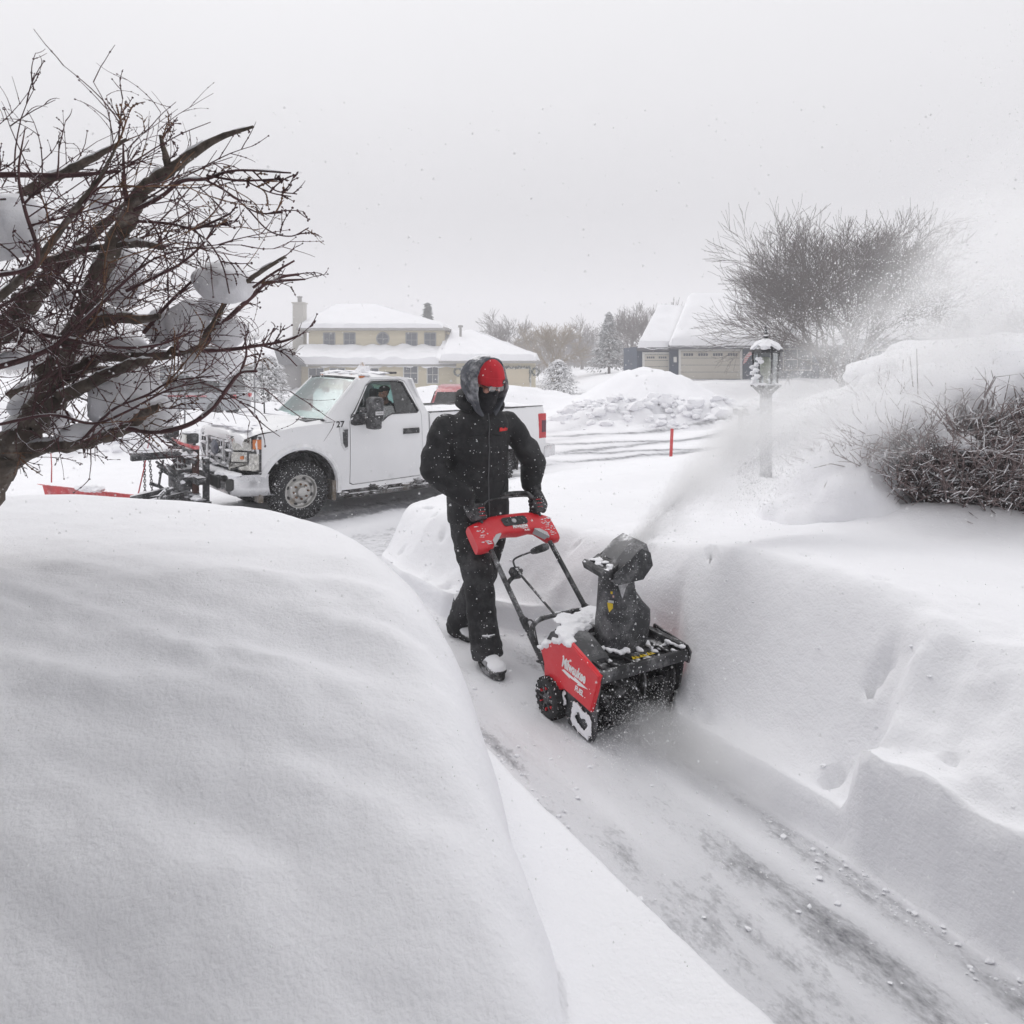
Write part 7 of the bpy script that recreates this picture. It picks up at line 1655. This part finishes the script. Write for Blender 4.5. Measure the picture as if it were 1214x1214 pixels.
for i, (nm, L) in enumerate(LIMBS):
    pts, rad = limbpts(L); pts, rad = smoothpath(pts, rad, 6)
    thick = max(rad) > .014
    if thick:
        for k in range(1, len(pts)): pts[k] = pts[k]+Vector((rt.gauss(0, 1), rt.gauss(0, 1), rt.gauss(0, 1)))*rad[k]*.10
        rad = [r*(1+rt.gauss(0, .06)) for r in rad]
    mb = MB(); mb.tube(pts, rad, 12 if thick else 7)
    if thick:
        for _ in range(4): k = rt.randrange(len(pts)); mb.ell(pts[k]+Vector((rt.gauss(0, .5), -.4, rt.gauss(0, .5)))*rad[k], (rad[k]*.7,)*3, None, 5)
    mb.build(nm if nm == 'trunk' else 'branch', TB if thick else TWG, tree, sharp=80)
    if thick or max(rad) > .006:      # snow lying along the top of the limb
        k0 = 1
        while k0 < len(pts)-3:
            n_ = rt.randint(3, 9)
            if rt.random() < .62:
                sg = range(k0, min(k0+n_, len(pts)-1)); pp = [pts[k]+Vector((0, 0, rad[k]*.85)) for k in sg]
                if len(pp) > 2:
                    rr2 = [max(.0015, rad[k]*(.75 if thick else .9)*math.sin(math.pi*(j+.4)/len(sg))**.6*rt.uniform(.7, 1.2)) for j, k in enumerate(sg)]
                    sb_ = MB(); sb_.tube(pp, rr2, 8); sb_.build('snow_ridge', CLUMP, tree, sharp=80)
            k0 += n_+rt.randint(0, 4)
    # shoots
    nt = int(2+len(L)*(1.3 if thick else .7)); 
    for _ in range(nt):
        k = rt.randrange(1, len(pts)); p = pts[k]; ax = (pts[k]-pts[k-1]).normalized()
        d = Vector((rt.gauss(.9, .45), rt.gauss(-.05, .4), rt.gauss(.30, .5))) if rt.random() < .82 else Vector((rt.gauss(0, 1), rt.gauss(0, .5), rt.gauss(0, 1)))
        px_ = (p+tr_o); u_px = CX+FPX*px_.x/px_.y
        ln = rt.uniform(.2, .60)*(1 if u_px < 170 else .5 if u_px < 240 else .22)*(1 if px_.z < HC+(HY-215)/FPX*px_.y else .38); ln *= (.5 if px_.z < HC-(500-HY)/FPX*px_.y else 1)
        twig(p, d+ax*.3, ln, rt.uniform(.0022, .0042), 2 if u_px < 200 else 1, *( (twV, twF) if rt.random() < .85 else (t2V, t2F) ))
# dense thicket close to the trunk on the left
for _ in range(150):
    p = tp(rt.uniform(-40, 120), rt.uniform(205, 450), rt.uniform(2.5, 3.3)); twig(p, Vector((rt.gauss(.3, .8), rt.gauss(0, .5), rt.gauss(.1, .8))), rt.uniform(.15, .5), rt.uniform(.0018, .0045), 2, twV, twF, .14)
for _ in range(26):
    p = tp(rt.uniform(190, 250), rt.uniform(330, 460), rt.uniform(2.7, 3.0)); twig(p, Vector((rt.gauss(.9, .4), rt.gauss(0, .4), rt.gauss(.1, .5))), rt.uniform(.10, .26), rt.uniform(.0014, .0026), 1, twV, twF, .10)
mesh_obj('crown', twV, twF, TWG, tree, smooth=False); mesh_obj('orange_shoots', t2V, t2F, TWB, tree, smooth=False)
for j, (px, py, Y, rx, rz_, lb_) in enumerate(((2, 268, 2.75, 42, 40, 0), (142, 330, 2.9, 30, 36, 0), (266, 336, 2.86, 34, 25, 0), (224, 388, 2.92, 26, 30, 0), (192, 388, 2.95, 20, 24, 0), (246, 366, 2.95, 16, 16, 0), (152, 478, 2.8, 46, 36, 0), (188, 492, 2.72, 22, 20, 0), (104, 512, 2.74, 34, 12, 0), (74, 355, 2.95, 14, 13, 0), (60, 500, 2.9, 24, 16, 0), (38, 480, 3.0, 26, 20, 0), (120, 452, 2.8, 24, 8, 0), (270, 395, 2.95, 24, 16, 0), (25, 520, 2.9, 18, 10, 0), (250, 430, 3.0, 34, 22, 0), (150, 408, 2.95, 26, 12, 0), (20, 425, 3.2, 22, 12, 0), (38, 255, 3.1, 22, 16, 0), (120, 240, 3.0, 16, 12, 0))):
    s_ = Y/FPX; v, f = blob(tp(px, py, Y), (rx*s_, rx*s_*.8, rz_*s_), j+60, .24, 1.1, 5, Matrix.Rotation(rt.uniform(-.3, .3), 3, 'Y'), .0); mb = MB(); mb.add(v, f); link('snow_clump', fuse(mb, .012, 4), SNOWCAP, tree)

# ================================================================ blown snow: plume, spray at the auger, flakes in the air
def cone_volume(name, a, b_, r0, r1, dens, label, seed=0, albedo=.98, noise_s=2.2, sharp=(.35, .75), soft=1.0, flat=1.0, dstep=1.0, grad=0.0, fade=.12):
    a = Vector(a); b_ = Vector(b_); L_ = (b_-a).length; q_ = (b_-a).to_track_quat('X', 'Z')
    mb = MB(); n = 20; st_n = 14
    rings = [[Vector((L_*k/st_n, (r0+(r1-r0)*k/st_n)*math.cos(t_)*1.02, (r0+(r1-r0)*k/st_n)*math.sin(t_)*1.02*flat)) for t_ in [2*math.pi*i/n for i in range(n)]] for k in range(st_n+1)]
    mb.loft(rings); o = mb.build(name, None, None); o.rotation_mode = 'QUATERNION'; o.rotation_quaternion = q_; o.location = a
    m, t, b, N, L = nodes(name); t.nodes.remove(b)
    tc = N('ShaderNodeTexCoord'); sp = N('ShaderNodeSeparateXYZ'); L(tc.outputs['Object'], sp.inputs[0])
    def M_(op, x, y=None, c=None):
        k = N('ShaderNodeMath'); k.operation = op
        for i, v in enumerate((x, y, c)):
            if v is None: continue
            if hasattr(v, 'is_output') or hasattr(v, 'links'): L(v, k.inputs[i])
            else: k.inputs[i].default_value = v
        return k.outputs[0]
    rad = M_('MULTIPLY_ADD', sp.outputs['X'], (r1-r0)/L_, r0); zf = M_('DIVIDE', sp.outputs['Z'], flat)
    rr_ = M_('SQRT', M_('ADD', M_('POWER', sp.outputs['Y'], 2.0), M_('POWER', zf, 2.0))); q1 = M_('DIVIDE', rr_, rad)
    fall = N('ShaderNodeMapRange'); fall.interpolation_type = 'SMOOTHERSTEP'; fall.inputs[1].default_value = 1.0; fall.inputs[2].default_value = 1.0-soft; L(q1, fall.inputs[0])
    ends = N('ShaderNodeMapRange'); ends.interpolation_type = 'SMOOTHSTEP'; ends.inputs[1].default_value = L_; ends.inputs[2].default_value = L_*.72; L(sp.outputs['X'], ends.inputs[0])
    st0 = N('ShaderNodeMapRange'); st0.interpolation_type = 'SMOOTHSTEP'; st0.inputs[1].default_value = 0; st0.inputs[2].default_value = L_*fade; L(sp.outputs['X'], st0.inputs[0])
    mp = N('ShaderNodeMapping'); mp.inputs['Location'].default_value = (seed*3.1, seed*1.7, seed); mp.inputs['Scale'].default_value = (.45, 1, 1); L(tc.outputs['Object'], mp.inputs[0])
    ns = N('ShaderNodeTexNoise'); ns.inputs['Scale'].default_value = noise_s; ns.inputs['Detail'].default_value = 9; ns.inputs['Roughness'].default_value = .74; L(mp.outputs[0], ns.inputs['Vector'])
    nr = N('ShaderNodeMapRange'); nr.inputs[1].default_value = sharp[0]; nr.inputs[2].default_value = sharp[1]; L(ns.outputs[0], nr.inputs[0])
    # thins as the cone opens
    th_ = M_('POWER', M_('DIVIDE', r0 if r0 > 0 else .1, rad), grad)
    d = M_('MULTIPLY', M_('MULTIPLY', M_('MULTIPLY', fall.outputs[0], ends.outputs[0]), M_('MULTIPLY', nr.outputs[0], st0.outputs[0])), M_('MULTIPLY', th_, dens))
    v = N('ShaderNodeVolumePrincipled'); v.inputs['Color'].default_value = (albedo, albedo, albedo, 1); v.inputs['Density'].default_value = 1; L(d, v.inputs['Density']); L(v.outputs[0], t.nodes['Material Output'].inputs['Volume'])
    m.cycles.volume_step_rate = .4
    o.data.materials.append(m); tag(o, label, name.replace('_', ' '), kind='stuff'); return o
exitp = BW @ (CC+UPV*.87+thr*.06)
cone_volume('snow_plume', exitp, P(1330, 250, 6.2), .07, 1.75, 19.0, 'white plume of powder snow thrown up and right from the chute', 1, .99, 2.6, (.44, .58), .95, grad=.88, fade=.01)
cone_volume('snow_jet', exitp, P(925, 470, 4.35), .05, .34, 40.0, 'dense narrow jet of snow leaving the chute mouth', 3, .99, 6.0, (.42, .60), .95, grad=.75, fade=.005)
cone_volume('drifting_snow', P(835, 560, 4.6), P(1260, 470, 6.4), .45, 1.25, .9, 'thin veil of snow settling below the plume', 5, .99, 1.5, (.35, .7), .9, grad=.25, fade=.3)
ga = BW @ Vector((-.02, .20, .05)); cone_volume('ground_spray', ga, BW @ Vector((.95, .60, .05)), .21, .46, 26.0, 'low cloud of powder boiling round the auger mouth', 9, .98, 5.0, (.35, .65), .95, flat=.62, grad=.3, fade=.2)
# grains inside plume and spray
def grains(name, n, gen, label, seed, m=SNOWCAP):
    r_ = random.Random(seed); V, F = [], []
    for i in range(n):
        c, s_ = gen(r_); k = len(V); a = r_.uniform(0, 3)
        for dx, dy, dz in ((1, 0, -.5), (-.5, .87, -.5), (-.5, -.87, -.5), (0, 0, 1)): V.append((c[0]+(dx*math.cos(a)-dy*math.sin(a))*s_, c[1]+(dx*math.sin(a)+dy*math.cos(a))*s_, c[2]+dz*s_))
        F += [(k, k+2, k+1), (k, k+1, k+3), (k+1, k+2, k+3), (k+2, k, k+3)]
    o = mesh_obj(name, V, F, m, None, False); tag(o, label, name.replace('_', ' '), kind='stuff'); return o
pe_ = P(1330, 250, 6.2); pdir = (pe_-exitp)
def g_plume(r_):
    u = pdir.orthogonal().normalized(); v_ = pdir.normalized().cross(u)
    while True:                       # grains gather in ragged streaks and clumps
        t_ = r_.random()**.9; rad = (.04+1.55*t_)*abs(r_.gauss(0, .55)); a = r_.uniform(0, 6.283); p = exitp+pdir*t_+(u*math.cos(a)+v_*math.sin(a))*rad
        q_ = mnoise.fractal(Vector((p.x*1.6, p.y*1.6, p.z*1.6)), .9, 2.1, 4)
        if q_ > r_.uniform(-.35, .45): return p, r_.uniform(.0009, .0030)*(1+1.9*t_)*(1 if r_.random() < .93 else 1.8)
GRN = FLAKE
jend = P(925, 470, 4.35); jd = jend-exitp
def g_jet(r_):
    u = jd.orthogonal().normalized(); v_ = jd.normalized().cross(u)
    while True:
        t_ = r_.random()**1.1*1.15; rad = (.035+.27*t_)*abs(r_.gauss(0, .5)); a = r_.uniform(0, 6.283); p = exitp+jd*t_+(u*math.cos(a)+v_*math.sin(a))*rad
        if mnoise.fractal(Vector((p.x*5, p.y*5, p.z*5)), .9, 2.1, 3) > r_.uniform(-.5, .4): return p, r_.uniform(.0008, .0028)
grains('jet_grains', 16000, g_jet, 'grains of snow in the jet just above the chute', 6, GRN)
grains('plume_grains', 42000, g_plume, 'grains of snow flying in the plume', 3, GRN)
def g_spray(r_):
    x = r_.gauss(.12, .18); return BW @ Vector((x, r_.gauss(.28, .17), abs(r_.gauss(.02, .12)))), r_.uniform(.0008, .0035)
grains('spray_grains', 5000, g_spray, 'snow crumbs tumbling in front of the auger', 4, GRN)
def g_air(r_):
    Y = 1.0+11*r_.random()**1.3; return P(r_.uniform(-40, 1260), r_.uniform(120, 1150), Y), r_.uniform(.0009, .0022)*(1+Y*.16)
def g_air2(r_):
    c, s_ = g_air(r_)
    while c.z < gz(c.x, c.y)+.02: c, s_ = g_air(r_)
    return c, s_
# lumps thrown up by the plough, lying on the roadside piles
_q = random.Random(31); _mb = MB()
for i in range(420):
    cx_, cy_, sx_, sy_ = _q.choice(((3.9, 24.6, 2.6, 1.0), (3.9, 24.6, 2.6, 1.0), (7.3, 23.6, 2.0, .9), (-9.5, 17.3, 3, .6)))
    x, y = _q.gauss(cx_, sx_*.6), _q.gauss(cy_, sy_*.6); s_ = _q.uniform(.04, .16)*(1 if _q.random() < .85 else 1.7); v, f = blob((x, y, gz(x, y)+s_*.2), (s_*1.3, s_, s_*.8), i, .5, 1.6, 2); _mb.add(v, f)
tag(_mb.build('ploughed_lumps', SNOW), 'broken lumps of ploughed snow lying on the roadside piles', 'snow lumps', kind='stuff')
# crumbs knocked off the cut walls, lying at their feet and on the path
_q = random.Random(57); _mb = MB()
for i in range(1500):
    s_ = _q.uniform(-1.9, 4.2); k_ = _q.random()
    if k_ < .45: t_ = float(tR(s_))-abs(_q.gauss(0, .07))-.01
    elif k_ < .75: t_ = -.94-.25*float(sst(2.0, 3.2, s_))+abs(_q.gauss(0, .08))
    elif k_ < .9: t_ = _q.uniform(-.9, 0)
    else: t_ = float(tR(s_))+_q.uniform(.08, .5)
    x = R0[0]+s_*DD[0]+t_*NN[0]; y = R0[1]+s_*DD[1]+t_*NN[1]; r_ = .0025+.008*_q.random()**4; v, f = blob((x, y, gz(x, y)+r_*.4), (r_*1.3, r_, r_*.7), i, .9, 2.2, 1); _mb.add(v, f)
tag(_mb.build('snow_crumbs', SNOW, smooth=False), 'crumbs of snow lying along the foot of the cut banks', 'snow crumbs', kind='stuff')
_r = random.Random(9); _c = []
for _ in range(9000): _c.append(g_air(_r))
_zz = ground(np.array([c[0].x for c in _c]), np.array([c[0].y for c in _c])); _c = [c for c, z in zip(_c, _zz) if c[0].z > z+.02]; _it = iter(_c)
grains('falling_snow', len(_c), lambda r_: next(_it), 'small snowflakes falling through the air all over the scene', 5, GRN)
